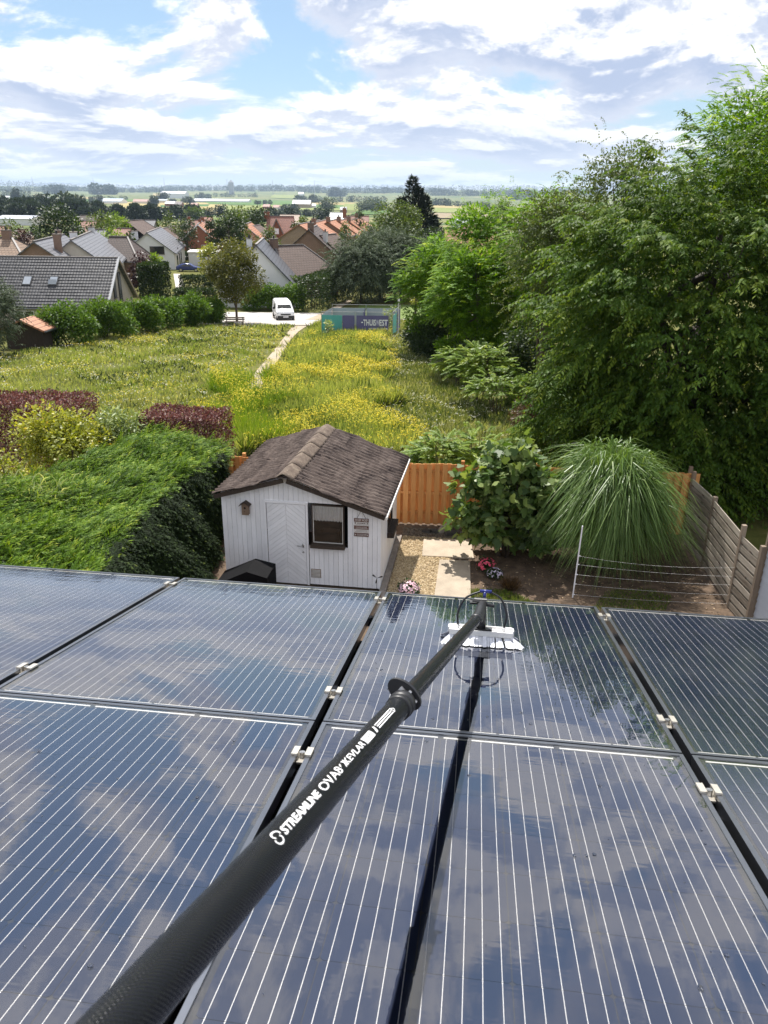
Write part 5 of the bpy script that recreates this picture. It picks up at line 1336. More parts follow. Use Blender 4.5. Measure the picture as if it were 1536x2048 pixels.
def clumps(c0, c1, f): return lambda x, y: np.clip((fine(x*f, y*f)*.6+patch(x*f*2, y*f*2)*.4-c0)/(c1-c0), 0, 1)*off_path(x, y)
meadow('meadow_grass', LEFT, 52000, .45, 'meadow', .024, .45, keep=off_path)
meadow('grey_herbs', LEFT, 70000, .38, 'grey_meadow', .050, 1.0, keep=clumps(.2, .7, .5))
meadow('green_herbs', LEFT, 26000, .5, 'dark_tree', .055, .9, lo=.3, keep=clumps(.45, .75, .35))
meadow('tall_meadow', MID, 84000, .98, 'meadow', .028, .32, tint_shift=.05, keep=off_path)
meadow('grey_herbs', MID, 56000, .75, 'grey_meadow', .050, .9, keep=clumps(.25, .75, .6))
meadow('dark_herbs', MID, 14000, .8, 'dark_tree', .06, .9, lo=.3, keep=clumps(.5, .8, .8))
meadow('green_herbs', MID, 34000, 1.0, 'mid_tree', .060, .8, lo=.3, keep=clumps(.3, .7, .45))
meadow('lime_herbs', MID, 13000, 1.0, 'lime_shrub', .034, .5, lo=.4, keep=clumps(.35, .7, .3))
meadow('lime_herbs', LEFT, 12000, .55, 'lime_shrub', .03, .5, lo=.4, keep=clumps(.5, .8, .3))
meadow('low_herbs', RIGHT, 52000, .40, 'grey_meadow', .045, .8)
meadow('low_grass', RIGHT, 22000, .45, 'mid_tree', .03, .6, keep=clumps(.3, .7, .4))
meadow('weeds', [(0, 800), (430, 800), (800, 880), (1100, 900), (1100, 950), (0, 900)], 16000, .6, 'grey_meadow', .04, .6)
umbels('yellow_umbels', MID, 12000, 1.02, 'yellow_flower', .040, .53, hv=.5)
umbels('yellow_umbels', LEFT, 4600, .52, 'yellow_flower', .038, .56, hv=.5)
umbels('yellow_umbels', [(455, 770), (530, 757), (560, 800), (540, 870), (462, 880)], 2600, 1.45, 'yellow_flower', .036, .15, hv=.6)
meadow('lime_herbs', [(455, 770), (530, 757), (560, 800), (540, 900), (440, 905)], 9000, 1.4, 'lime_shrub', .026, .3)
umbels('white_umbels', LEFT, 2600, .45, 'white_flower', .034, .35)
umbels('white_umbels', RIGHT, 1500, .4, 'white_flower', .03, .35)
umbels('yellow_umbels', RIGHT, 900, .42, 'yellow_flower', .036, .72)

# ---------------------------------------------------------------- hedges and shrubs along the garden's edge
def gp_(u, Y): p = at(u, 800, Y); return (p[0], p[1])
hedge_box('barberry_hedge', [(-13.5, 23.8), (-9.2, 23.4)], 1.6, 2.70, 'barberry', 'dark red barberry hedge at the left edge beyond the green hedge', .085, 19000, W=.055)
hedge_box('barberry_hedge', [(-7.1, 22.5), (-4.75, 22.2)], 1.5, 2.55, 'barberry', 'short clipped red barberry hedge behind the green hedge, next to the shed', .075, 16000, W=.05)
shrub('flowering_shrub', at(138, 890, 20.6)[0], 20.6, (1.75, 1.25), 2.95, 'yellow_shrub', 'rounded yellow-green shrub with orange tips before the red hedge', .12, .065, k=40, pr=.38, n=9000)
shrub('flowering_shrub', at(20, 930, 18.6)[0], 18.6, (1.1, .9), 2.45, 'yellow_shrub', 'low yellow-green shrub at the left edge above the ribbon grass', .11, .06, k=24, pr=.34, n=4200)
shrub('variegated_shrub', at(245, 830, 21.6)[0], 21.6, (1.15, .7), 2.95, 'pale_shrub', 'pale cream-tipped leafy shrub between yellow shrub and red hedge', .17, .055, k=26, pr=.35, n=4200, grav=.35)
rg = empty('ribbon_grass', (at(30, 960, 16.4)[0], 16.4, 0), 0, 'pale striped ribbon grass at the left edge behind the green hedge', 'ornamental grass')
n = 900; a = RNG.random(n)*6.283; D = np.stack([np.cos(a)*.6+.25, np.sin(a)*.6, RNG.uniform(.5, 1.4, n)], 1); P = np.stack([RNG.uniform(-1.4, 1.0, n), RNG.uniform(-.6, .6, n), RNG.uniform(1.5, 2.25, n)], 1)
link('blades', quads_mesh('blades', leaf_quads(P, D, rdir(n), RNG.uniform(.3, .65, n), .028, .1, .35), RNG.random(n)), M['pale_shrub'], rg)
m = MB()
for k in range(40): x_, y_ = random.uniform(-1.3, .9), random.uniform(-.5, .5); m.tube([(x_, y_, -.1), (x_, y_, 1.9)], .012, 4)
m.build('stem', M['bark'], rg)
def feather(c, cr, ch, nn=400, L=.5, leaflets=13, mat=None):
    """pinnate leaves: leaflets in two rows along an arching stalk"""
    d = rdir(nn); d[:, 2] = np.abs(d[:, 2])*.8-.15; d = unit(d)
    O = c+d*np.array([cr[0], cr[1], ch/2])*RNG.uniform(.55, 1.0, nn)[:, None]
    A = unit(d*np.array([1, 1, .35])+RNG.normal(size=(nn, 3))*.35); S_ = unit(np.cross(A, np.array([0, 0, 1.0])))
    out = []
    for k in range(leaflets):
        t = (k+1)/leaflets; p = O+A*L*t+np.array([0, 0, -.25*L*t*t])
        for s in (-1, 1):
            out.append(leaf_quads(p, S_*s+A*.35+np.array([0, 0, -.15]), np.array([0, 0, 1.0])+RNG.normal(size=(nn, 3))*.25, L*.30*(1-.5*abs(t-.4)), L*.13, .1))
    return np.concatenate(out), np.tile(np.clip(RNG.beta(2, 2, nn), 0, 1), leaflets*2)
def sucker(u, v, Y, r, h, nn, label, mat='lime_shrub', L=.5):
    x = at(u, v, Y)[0]; z = gz(x, Y); root = empty('locust_sapling', (x, Y, z), 0, label, 'sapling')
    V, T = feather(np.array([0, 0, h*.55]), (r, r*.8), h*.8, nn, L); link('foliage', quads_mesh('foliage', V, T), M[mat], root)
    mb = MB()
    for k in range(6): a, b = random.uniform(-r, r)*.6, random.uniform(-r, r)*.5; mb.tube([(a*.3, b*.3, -.1), (a, b, h*.9)], [.025, .008], 5)
    mb.build('stem', M['bark'], root)
sucker(880, 895, 22.4, .85, 2.1, 170, 'bright green locust sapling just behind the orange fence')
sucker(955, 900, 23.2, .7, 2.0, 120, 'smaller bright sapling behind the fence, next to the fig bush')
sucker(965, 745, 37.5, 1.55, 3.0, 330, 'bright yellow-green locust thicket at the meadow edge under the dark trees', L=.6)
sucker(1000, 760, 34.5, 1.2, 2.2, 160, 'lower bright locust shoots in front of the thicket', L=.55)
sucker(915, 720, 42.0, 1.0, 2.4, 130, 'small locust shoot at the foot of the leftmost locust tree', L=.6)
shrub('dry_shrub', at(1062, 800, 31)[0], 31.0, .8, 1.5, 'bronze_leaf', 'dry orange-brown bush under the big tree', .14, .05, n=1400)

# ---------------------------------------------------------------- trees on the right
def spray_crown(c, r, ns, nl, L, W, slen, up=.2, zmin=None, front=None):
    """drooping leafy twigs that arch out of the crown, leaves hanging in two rows"""
    d = rdir(ns); d[:, 2] += up; d = unit(d)
    rad = .35+.65*RNG.random(ns)**.45
    lump = 1+.10*np.sin(d[:, 0]*9+d[:, 2]*6)+.09*np.sin(d[:, 1]*8-d[:, 2]*7+1)+.06*np.sin(d[:, 2]*17+d[:, 0]*5)
    O = np.asarray(c)+d*np.asarray(r)*(rad*lump)[:, None]
    A = unit(d*np.array([1, 1, .45])+RNG.normal(size=(ns, 3))*.30); S_ = unit(np.cross(A, np.array([0, 0, 1.0])))
    sl = slen*RNG.uniform(.55, 1.25, ns); V = []; T = []
    tn = np.clip(RNG.beta(2, 2.4, ns)+.12*(rad-.8), 0, 1)
    for k in range(nl):
        t = (k+.5)/nl; p = O+A*(sl*t)[:, None]; p[:, 2] += sl*(.22*t-.55*t*t)
        for s in (-1, 1):
            Dn = S_*s*.55+A*.45+np.array([0, 0, -.75])+RNG.normal(size=(ns, 3))*.25
            Nn = A*.4+S_*s*.5+np.array([0, 0, .8])+RNG.normal(size=(ns, 3))*.35
            V.append(leaf_quads(p, Dn, Nn, L*RNG.uniform(.7, 1.2, ns), W*RNG.uniform(.8, 1.2, ns), .16)); T.append(np.clip(tn*.7+RNG.random(ns)*.3, 0, 1))
    return np.concatenate(V), np.concatenate(T)
ct = empty('cherry_tree', (9.6, 24.0, gz(9.6, 24)), 0, 'huge dark cherry tree with drooping leaves filling the right side', 'tree')
def boughs(c, r, nb, per, nl, L, W, slen, up=.15, lo=.82):
    """layered boughs: leafy twigs gathered on the outer half of arching limbs, dark gaps between the layers"""
    d = rdir(nb); d[:, 2] = d[:, 2]*.95+up; d = unit(d); c = np.asarray(c)
    E = c+d*np.asarray(r)*RNG.uniform(lo, 1.06, nb)[:, None]; B = c+(E-c)*.35+np.array([0, 0, .25])
    i = np.repeat(np.arange(nb), per); m = len(i); t = .25+.75*RNG.random(m)**.7
    H_ = unit((E-B)*np.array([1, 1, .25])); S_ = unit(np.cross(H_, np.array([0, 0, 1.0])))
    w_ = RNG.normal(size=m)*.42*(1.15-t*.7)
    O = B[i]+(E-B)[i]*t[:, None]+S_[i]*w_[:, None]; O[:, 2] += .35*t*(1-t)*2-.10*np.abs(w_)+RNG.normal(size=m)*.07-.25*t*t
    A = unit(H_[i]+S_[i]*np.sign(w_)[:, None]*.55+RNG.normal(size=(m, 3))*.22); S2 = unit(np.cross(A, np.array([0, 0, 1.0])))
    sl = slen*RNG.uniform(.6, 1.2, m); tn = np.clip(RNG.beta(2, 2.4, m)*.6+RNG.random(nb)[i]*.25+.15*t, 0, 1); V = []; T = []
    for k in range(nl):
        q = (k+.5)/nl; p = O+A*(sl*q)[:, None]; p[:, 2] += sl*(.15*q-.5*q*q)
        for s in (-1, 1):
            Dn = S2*s*.6+A*.5+np.array([0, 0, -.62])+RNG.normal(size=(m, 3))*.22
            Nn = A*.3+S2*s*.4+np.array([0, 0, .9])+RNG.normal(size=(m, 3))*.3
            V.append(leaf_quads(p, Dn, Nn, L*RNG.uniform(.75, 1.2, m), W*RNG.uniform(.8, 1.2, m), .16)); T.append(np.clip(tn*.75+RNG.random(m)*.25, 0, 1))
    return np.concatenate(V), np.concatenate(T)
CH = [boughs((0, 0, 4.9), (5.5, 4.7, 5.9), 250, 26, 8, .165, .066, .70), spray_crown((0, 0, 4.6), (4.4, 3.6, 4.7), 3000, 8, .16, .068, .8),
      boughs((-2.5, -.6, 2.0), (2.9, 2.3, 2.2), 46, 24, 8, .155, .064, .75, .05), boughs((2.6, -1.5, 3.0), (3.2, 2.8, 3.4), 60, 24, 8, .165, .066, .7), boughs((-.6, -2.2, 1.5), (3.4, 1.8, 1.9), 44, 22, 8, .155, .064, .7, .05)]
link('crown', quads_mesh('crown', np.concatenate([q[0] for q in CH]), np.concatenate([q[1] for q in CH])), M['cherry'], ct)
mb = MB(); limbs(mb, (0, 0, 0), (0, 0, 8.4), .26, [np.array([math.cos(a)*3.6, math.sin(a)*3.2, random.uniform(2.5, 8.0)]) for a in np.linspace(0, 6.2, 16)]); mb.build('trunk', M['dark_bark'], ct)
def locust(x, y, h, r, label, nn, nb, L=.42, ch=None, k=34, up=.1, fl=.55, ccx=(0, 0)):
    ch = ch or h*.85
    def extra(c, cr, cch): return feather(np.array(c), (cr[0]*1.0, cr[1]*1.0), cch*1.0, nn, L*1.25, 9)
    return tree('locust_tree', x, y, h, r, 'locust', label, L*.55, L*.2, ch=ch, k=k, pr=.30*min(r if isinstance(r, (int, float)) else min(r), ch/2), n=nb, up=up, flat=fl, grav=.1, extra=extra, crown_c=ccx)
locust(14.4, 28.5, 14.2, (4.9, 3.8), 'tall feathery bright green locust tree at the top right corner', 4600, 24000, .33, ch=10.5, k=60)
locust(4.0, 55.5, 8.4, (3.6, 3.0), 'leftmost bright locust tree at the meadow edge', 1500, 14000, .50, ch=8.2, k=50)
locust(6.9, 49.0, 10.9, (3.9, 3.2), 'tall bright locust tree rising behind the cherry tree left side', 1700, 17000, .48, ch=10.6, k=54)
locust(5.2, 46.0, 7.6, (2.9, 2.4), 'middle locust tree in front, dark below its bright tips', 1100, 12000, .46, ch=7.4, k=40)
locust(9.2, 44.0, 10.8, (3.6, 3.0), 'locust tree hidden half behind the cherry crown', 1000, 10000, .46, ch=9.5, k=44)
def birch_extra(c, cr, ch):
    V, T = spray_crown(c, (cr[0]*.95, cr[1]*.95, ch*.5), 650, 8, .10, .055, .7, up=.3); return V, T
tree('birch_tree', 9.4, 33.5, 11.4, (2.9, 2.4), 'birch', 'slender grey-green birch with wispy top behind the cherry tree', .11, .065, ch=8.6, k=70, pr=.62, n=17000, extra=birch_extra, up=.25, shell=.3)
tree('birch_tree', 6.9, 35.0, 9.6, (1.9, 1.8), 'birch', 'smaller wispy birch left of the taller one', .11, .065, ch=6.6, k=44, pr=.5, n=9000, extra=birch_extra, up=.25, shell=.3)
tree('birch_tree', 12.4, 33.0, 10.6, (1.7, 1.6), 'birch', 'thin wispy birch between the tall birch and the top right tree', .11, .065, ch=7.0, k=36, pr=.5, n=6500, extra=birch_extra, up=.25, shell=.3)
tree('hazel_tree', 12.0, 20.2, 5.6, (3.0, 2.6), 'cherry', 'dark leafy tree just beyond the slatted fence at the right edge', .15, .075, ch=5.2, k=40, pr=.75, n=15000)

for i, (x, y, r, h, lb) in enumerate(((7.4, 30.5, 1.6, 2.6, 'dark undergrowth under the cherry tree, nearest the meadow'), (9.6, 29.0, 2.0, 3.2, 'dark undergrowth deep under the cherry tree'), (6.9, 38.5, 1.8, 3.6, 'dark thicket between locust thicket and birches'), (9.0, 39.5, 2.4, 5.0, 'tall dark thicket behind the birches'), (6.0, 52.0, 2.2, 4.2, 'dark thicket at the foot of the tall locust'), (12.5, 40.0, 3.0, 6.5, 'dark thicket behind the birches, farther right'), (3.3, 53.2, 1.7, 2.4, 'dark low thicket under the leftmost locust tree'), (4.9, 43.8, 1.6, 2.3, 'dark low thicket under the middle locust tree'), (2.4, 57.0, 1.4, 2.0, 'dark low bush by the verge lawn, left of the locusts'))):
    shrub('undergrowth', x, y, (r, r*.8), h, 'dark_hedge', lb, .22, .11, k=34, pr=.55, n=4200, cat='bush')
# ---------------------------------------------------------------- middle distance
for i, (u, v, r, h, mt, lb) in enumerate((
    (135, 690, 2.7, 3.0, 'laurel', 'big bright laurel bush nearest the orange-roofed hut'), (210, 678, 2.8, 3.2, 'laurel', 'second bright laurel bush from the hut, widest of the row'),
    (275, 668, 2.5, 3.0, 'laurel', 'laurel bush in front of the slate-grey gable'), (330, 660, 2.4, 2.8, 'laurel', 'laurel bush below the dark clipped cypress'),
    (382, 652, 2.3, 2.7, 'laurel', 'laurel bush left of the bench'), (425, 646, 1.5, 2.3, 'laurel', 'small laurel bush at the end of the row beside the bench'))):
    p = G(u, v); shrub('laurel_bush', p[0], p[1], (r, 1.5), h, mt, lb, .24, .12, k=44, pr=.62, n=7500, cat='bush', group='row of laurel bushes')
p = G(90, 700); shrub('laurel_bush', p[0]-.6, p[1]+2.0, 1.1, 1.9, 'dark_hedge', 'dark low bush between hut and first laurel', .2, .1, n=1800)
cyp = G(310, 612); hedge_box('clipped_cypress', [(at(285, 560, 93)[0], 93), (at(333, 560, 93)[0], 93)], 3.2, 4.6, 'dark_hedge', 'block of dark clipped cypress beside the white house', .3, 6500, bumps=.06)
hedge_box('low_hedge', [(at(352, 600, 88)[0], 88), (at(430, 600, 88)[0], 88)], 1.6, 2.3, 'dark_hedge', 'low dark hedge left of the lone street tree', .28, 3600)
hedge_box('low_hedge', [(at(362, 570, 108)[0], 108), (at(425, 570, 108)[0], 108)], 1.4, 2.2, 'dark_hedge', 'trimmed dark hedge beside the pale driveway', .3, 2600)
for i, (u, r, h, lb) in enumerate(((508, 1.5, 2.7, 'bright hedge shrub right of the street tree'), (548, 1.9, 3.0, 'bright hedge shrub behind the white van'), (585, 1.7, 3.0, 'bright hedge shrub at the right of the van'))):
    shrub('hedge_shrub', at(u, 610, 89.5)[0], 89.5, (r, 1.3), h, 'laurel', lb, .27, .13, k=26, pr=.6, n=3600, cat='bush', group='bright shrubs behind the van')
hedge_box('tall_hedge', [(at(620, 600, 88)[0], 88.5), (at(648, 590, 97)[0], 97), (at(690, 590, 108)[0], 108)], 2.4, 3.6, 'dark_hedge', 'tall dark hedge along the footpath', .3, 7500)
p = G(474, 645)
tree('street_tree', p[0], p[1], 8.0, (2.75, 2.5), 'olive_tree', 'olive-brown young tree with straight trunk beside the bench', .24, .13, ch=6.4, k=56, pr=.72, n=9500, trunk_r=.11, shell=.35, up=.05, flat=.9)
tree('street_tree', at(590, 600, 96)[0], 96, 3.5, 1.2, 'mid_tree', 'small green garden tree at the corner of the white-gabled house', .28, .15, ch=2.9, n=1300)
def hang(c, cr, ch): return spray_crown(c, (cr[0]*.95, cr[1]*.95, ch*.48), 900, 7, .34, .085, 1.3, up=.1)
for u, Y, h, r, n_, lb in ((722, 98, 8.2, (4.3, 3.6), 13000, 'silvery willow left of the pair behind the banner fence'), (800, 101, 8.6, (4.4, 3.6), 13000, 'silvery willow right of the pair behind the banner fence'), (760, 104, 9.3, (3.6, 3.2), 9000, 'silvery willow standing between and behind the pair')):
    tree('willow_tree', at(u, 600, Y)[0], Y, h, r, 'willow', lb, .38, .09, ch=h*.95, k=60, pr=1.0, n=n_, extra=hang, grav=.5, shell=.4)
tree('willow_tree', at(903, 520, 112)[0], 112, 7.4, 2.3, 'willow', 'small grey willow before the terracotta roof', .38, .1, ch=6.2, k=30, pr=.7, n=3600, extra=lambda c, cr, ch: spray_crown(c, (cr[0]*.9, cr[1]*.9, ch*.48), 260, 7, .32, .085, 1.0), grav=.5)
tree('willow_tree', at(-14, 640, 52)[0], 52, 5.0, (1.7, 1.6), 'willow', 'grey-green willow cut by the left picture edge beside the hut', .24, .055, ch=4.7, k=34, pr=.5, n=5200, extra=lambda c, cr, ch: spray_crown(c, (cr[0]*.95, cr[1]*.95, ch*.48), 420, 7, .2, .055, .8), grav=.5)
tree('yellow_tree', at(832, 580, 86)[0], 86, 6.6, (1.15, 1.1), 'yellow_shrub', 'slim tree with yellowing leaves right of the willows', .26, .13, ch=5.6, k=26, pr=.45, n=1700, shell=.3)
tree('yellow_tree', at(852, 585, 84)[0], 84, 4.4, (.8, .8), 'dark_tree', 'thin dark leaning tree beside the yellowing one', .26, .13, ch=3.6, k=16, n=800)
tree('garden_tree', at(858, 520, 108)[0], 108, 9.2, (2.5, 2.3), 'dark_tree', 'dark narrow tree right behind the willow pair', .32, .16, ch=8.6, k=40, pr=.8, n=4200)
tree('garden_tree', at(795, 480, 122)[0], 122, 12.0, (4.9, 4.2), 'mid_tree', 'broad fresh green tree below the dark fir', .36, .2, ch=9.6, k=60, pr=1.15, n=8500)
tree('garden_tree', at(745, 490, 118)[0], 118, 8.8, (3.0, 2.6), 'mid_tree', 'rounded green tree left of the broad one, above the willows', .36, .2, ch=7.0, k=40, pr=.9, n=4200)
conifer('fir_tree', at(824, 440, 140)[0], 140, 15.9, 4.7, 'conifer', 'tall dark fir with several tops rising above the horizon', 15000, .85, .24, leaders=((0, 0, 1.0), (-1.9, .3, .80), (2.2, .2, .82), (1.0, -.8, .9), (-3.2, 0, .58), (3.6, .3, .62)))
tree('garden_tree', at(897, 455, 150)[0], 150, 8.6, (2.7, 2.5), 'mid_tree', 'small round green tree right of the dark fir', .42, .24, ch=7.0, k=34, pr=.9, n=2600)
# ---------------------------------------------------------------- village houses
BR = dict(red=banded('red_brick', (0.30, 0.125, 0.075), .075, 2, .2, .85, .2, .22), brown=banded('brown_brick', (0.26, 0.17, 0.125), .075, 2, .2, .85, .2, .22),
          tan=banded('tan_brick', (0.36, 0.27, 0.19), .075, 2, .2, .85, .15, .22), white=plain('white_render', (0.74, 0.73, 0.73), .7, var=.05, scale=.8), cream=plain('cream_render', (0.66, 0.60, 0.50), .75, var=.08, scale=.8),
          pale=banded('pale_brick', (0.40, 0.34, 0.29), .075, 2, .25, .85, .25, .22, mortar=(.5, .46, .42)), rust=banded('orange_brick', (0.42, 0.145, 0.07), .075, 2, .2, .85, .15, .22))
def tile(name, c, pitch=.42, w=.40, rough=.6, var=.22): return banded(name, c, pitch, 1, .8, rough, var, w, .42)
RF = dict(slate=tile('slate_tiles', (0.105, 0.108, 0.122), rough=.42), grey=tile('grey_tiles', (0.19, 0.19, 0.205), rough=.45), brown=tile('brown_tiles', (0.15, 0.105, 0.085)), red=tile('red_tiles', (0.35, 0.145, 0.09)),
          orange=tile('terracotta_tiles', (0.46, 0.215, 0.125)), dbrown=tile('dark_brown_tiles', (0.105, 0.078, 0.068)), tan=tile('tan_tiles', (0.29, 0.20, 0.14)), pink=tile('faded_red_tiles', (0.33, 0.165, 0.125)))
LEAD = plain('ridge_tiles', (0.16, 0.14, 0.13), .6, var=.3, scale=3)
def rotm(o, ax):
    pass
def slope_part(name, quad, mat, root, th=.12):
    """one roof slope as its own object: local x along the eave, local y up the slope"""
    a, b, c, d = (Vector(p) for p in quad)                    # eave left, eave right, ridge right, ridge left
    x = (b-a).normalized(); n = x.cross(d-a).normalized(); y = n.cross(x)
    F = Matrix(((x.x, y.x, n.x, a.x), (x.y, y.y, n.y, a.y), (x.z, y.z, n.z, a.z), (0, 0, 0, 1))); I = F.inverted()
    m = MB(); m.slab([I @ p for p in (a, b, c, d)], th, (0, 0, 1)); o = m.build(name, mat, root); o.matrix_local = F
    return o
def house_at(r1, r2, hw, rise, wall, roof, label, cat='house', hip1=0.0, hip2=0.0, over=.35, chim=(), wins=(), base=None, group=None, name='village_house', eave_extra=0.0, verge=None, rmats=None, ridge=True, walls2=None):
    """gabled or hipped house. r1, r2: ridge ends in the world; hw half width; rise ridge above eave; hip: horizontal length cut by a hipped end"""
    r1 = np.array(r1, float); r2 = np.array(r2, float); zr = (r1[2]+r2[2])/2
    d = (r2-r1)[:2]; L = np.linalg.norm(d); d /= L; ang = math.atan2(d[1], d[0]); c = (r1+r2)/2
    L1, L2 = L/2+hip1, L/2+hip2
    zg = min(gz(c[0]+s*d[0]*L/2-t*d[1]*hw, c[1]+s*d[1]*L/2+t*d[0]*hw) for s in (-1, 1) for t in (-1, 1)); zg = zg if base is None else base
    root = empty(name, (c[0], c[1], zg), ang, label, cat, group); H = zr-zg; E = H-rise; k = rise/hw
    W_ = BR[wall]; m = MB(); o_ = over; wx1, wx2 = L1-o_, L2-o_; wy = hw-o_; ez = E+o_*k-.06
    top = H-.14
    if hip1 == 0 and hip2 == 0:
        m.add([(-wx1, -wy, -.5), (wx2, -wy, -.5), (wx2, wy, -.5), (-wx1, wy, -.5), (-wx1, -wy, ez), (wx2, -wy, ez), (wx2, wy, ez), (-wx1, wy, ez), (-wx1, 0, top), (wx2, 0, top)],
              [(0, 1, 5, 4), (1, 2, 6, 9, 5), (2, 3, 7, 6), (3, 0, 4, 8, 7), (4, 5, 9, 8), (6, 7, 8, 9)])
    else: m.box((-wx1, -wy, -.5), (wx2, wy, ez))
    m.build('wall', W_, root)
    R1, R2 = (-L/2, 0, H), (L/2, 0, H)
    slope_part('roof', [(-L1, -hw, E), (L2, -hw, E), R2, R1], RF[roof], root)
    slope_part('roof', [(L2, hw, E), (-L1, hw, E), R1, R2], RF[rmats or roof], root)
    if hip1: slope_part('roof', [(-L1, hw, E), (-L1, -hw, E), R1, (R1[0], .001, H)], RF[roof], root)
    if hip2: slope_part('roof', [(L2, -hw, E), (L2, hw, E), (R2[0], .001, H), R2], RF[roof], root)
    if ridge:
        m = MB(); m.bar((-L/2-.02, 0, H+.03), (L/2+.02, 0, H+.03), .26, .12)
        for s, hp, le in ((-1, hip1, L1), (1, hip2, L2)):
            if hp:
                for t in (-1, 1): m.bar((s*L/2, 0, H+.02), (s*le, t*hw, E+.03), .22, .10)
        m.build('ridge', LEAD, root)
    if verge:
        for s, hp, le in ((-1, hip1, L1), (1, hip2, L2)):
            if not hp:
                for t in (-1, 1):
                    m = MB(); m.bar((s*(le+.015), t*.02, H-.06), (s*(le+.015), t*hw, E-.06), .05, .22); m.build('bargeboard', M[verge], root)
    for t in (-1, 1):
        m = MB(); m.tube([(-L1, t*(hw+.05), E-.08), (L2, t*(hw+.05), E-.08)], .065, 6); m.build('gutter', M['frame_black'] if verge != 'white_paint' else M['dirty_white'], root)
    for (t, off, w_, d_, h_, mt) in chim:                     # t along the ridge 0..1, off across, size, height above the ridge
        x = -L/2+t*L; zb = H-abs(off)*k-.6; m = MB(); m.box((x-w_/2, off-d_/2, zb), (x+w_/2, off+d_/2, H+h_)); ch = m.build('chimney', BR[mt], root)
        m = MB(); m.box((x-w_/2-.06, off-d_/2-.06, H+h_), (x+w_/2+.06, off+d_/2+.06, H+h_+.09)); m.build('cap', M['curb_stone'], ch)
        m = MB(); m.tube([(x, off, H+h_+.09), (x, off, H+h_+.42)], .12, 8); m.build('flue', M['black_plastic'], ch)
    for wn in wins:                                           # (face, position, sill height, width, height[, shutter])
        f, p0, z0, w_, h_ = wn[:5]; mt = M['white_paint'] if len(wn) < 6 or wn[5] != 'dark' else M['black_plastic']
        pm = M['dirty_white'] if len(wn) > 5 and wn[5] == 'shutter' else M['pane']
        if f in 'we':
            xx = -wx1 if f == 'w' else wx2; s = -1 if f == 'w' else 1
            lo = lambda a, b, c, e: ((min(xx+s*a, xx+s*b), c, 0), (max(xx+s*a, xx+s*b), e, 0))
            def fb(a, b, y0, y1, za, zb, mm):
                m = MB(); m.box((min(xx+s*a, xx+s*b), y0, za), (max(xx+s*a, xx+s*b), y1, zb)); return m
        else:
            yy = -wy if f == 's' else wy; s = -1 if f == 's' else 1
            def fb(a, b, y0, y1, za, zb, mm):
                m = MB(); m.box((y0, min(yy+s*a, yy+s*b), za), (y1, max(yy+s*a, yy+s*b), zb)); return m
        fr_o = fb(.004, .06, p0-w_/2-.07, p0+w_/2+.07, z0-.07, z0+h_+.07, 0).build('window', mt, root)
        fb(.062, .075, p0-w_/2, p0+w_/2, z0, z0+h_, 0).build('pane', pm, fr_o)
        if w_ > .9 and pm is M['pane']: fb(.076, .09, p0-.03, p0+.03, z0, z0+h_, 0).build('glazing_bar', mt, fr_o)
        fb(.004, .14, p0-w_/2-.12, p0+w_/2+.12, z0-.14, z0-.075, 0).build('sill', M['curb_stone'], fr_o)
    return root
def roof_window(root, hw, rise, H, x, t, w_, h_, sky=True, side=-1):
    """a roof light on the near slope, t 0 at the ridge .. 1 at the eave"""
    sl = math.hypot(hw, rise); yv = Vector((0, side*hw/sl, -rise/sl)); nv = Vector((0, side*rise/sl, hw/sl)); c = Vector((x, 0, H))+yv*(t*sl)
    F = Matrix(((1, -yv.x, nv.x, c.x), (0, -yv.y, nv.y, c.y), (0, -yv.z, nv.z, c.z), (0, 0, 0, 1)))
    m = MB(); m.box((-w_/2-.1, -h_/2-.1, -.02), (w_/2+.1, h_/2+.1, .09)); o = m.build('roof_window', M['black_plastic'], root); o.matrix_local = F
    m = MB(); m.box((-w_/2, -h_/2, .092), (w_/2, h_/2, .10)); m.build('pane', M['pane_sky'], o)
    return o, F
def rz_(u1, v1, Y1, u2, v2, Y2):
    a, b = at(u1, v1, Y1), at(u2, v2, Y2); z = (a[2]+b[2])/2; a[2] = b[2] = z; return a, b
def hs(px, hw, rise, wall, roof, label, **kw):
    a, b = rz_(*px); return house_at(a, b, hw, rise, wall, roof, label, **kw)

# the big dark-tiled house at the left: every course and roll of the tiles is built
a, b = rz_(-70, 509, 71.5, 237, 519, 71.5)
big = hs((-70, 509, 71.5, 237, 519, 71.5), 4.35, 3.75, 'pale', 'slate', 'big dark-tiled house with two roof windows at the left', wins=(('e', -.9, 3.0, .55, 1.9, 'dark'), ('e', .55, 2.6, .6, 2.3, 'dark'), ('e', -.9, .6, .7, 1.2, 'dark'), ('s', -.5, .9, 1.6, 1.2), ('s', 2.6, .9, 1.2, 1.2)), name='village_house', verge='grey_post')
L = np.linalg.norm((b-a)[:2]); Hb = a[2]-big.location.z; sl = math.hypot(4.35, 3.75); ncol, nrow = 52, 17
yv = np.array([0, -4.35/sl, -3.75/sl]); nv = np.array([0, -3.75/sl, 4.35/sl])
P_ = np.zeros((nrow*3, ncol*6+1, 3)); xs = np.linspace(-L/2, L/2, ncol*6+1)
roll = .017*np.abs(np.sin(np.arange(ncol*6+1)/6*math.pi))**.8
for r_ in range(nrow):
    t0, t1 = sl*r_/nrow, sl*(r_+1)/nrow+.02
    for q, (t, hgt) in enumerate(((t0, .055), (t1, .095), (t1+.001, .055))):
        jit = (RNG.random(ncol+1)*.012)[np.minimum(np.arange(ncol*6+1)//6, ncol)]
        P_[r_*3+q] = np.array([0, 0, Hb])+xs[:, None]*np.array([1.0, 0, 0])+yv*t+nv*(hgt+roll+jit)[:, None]
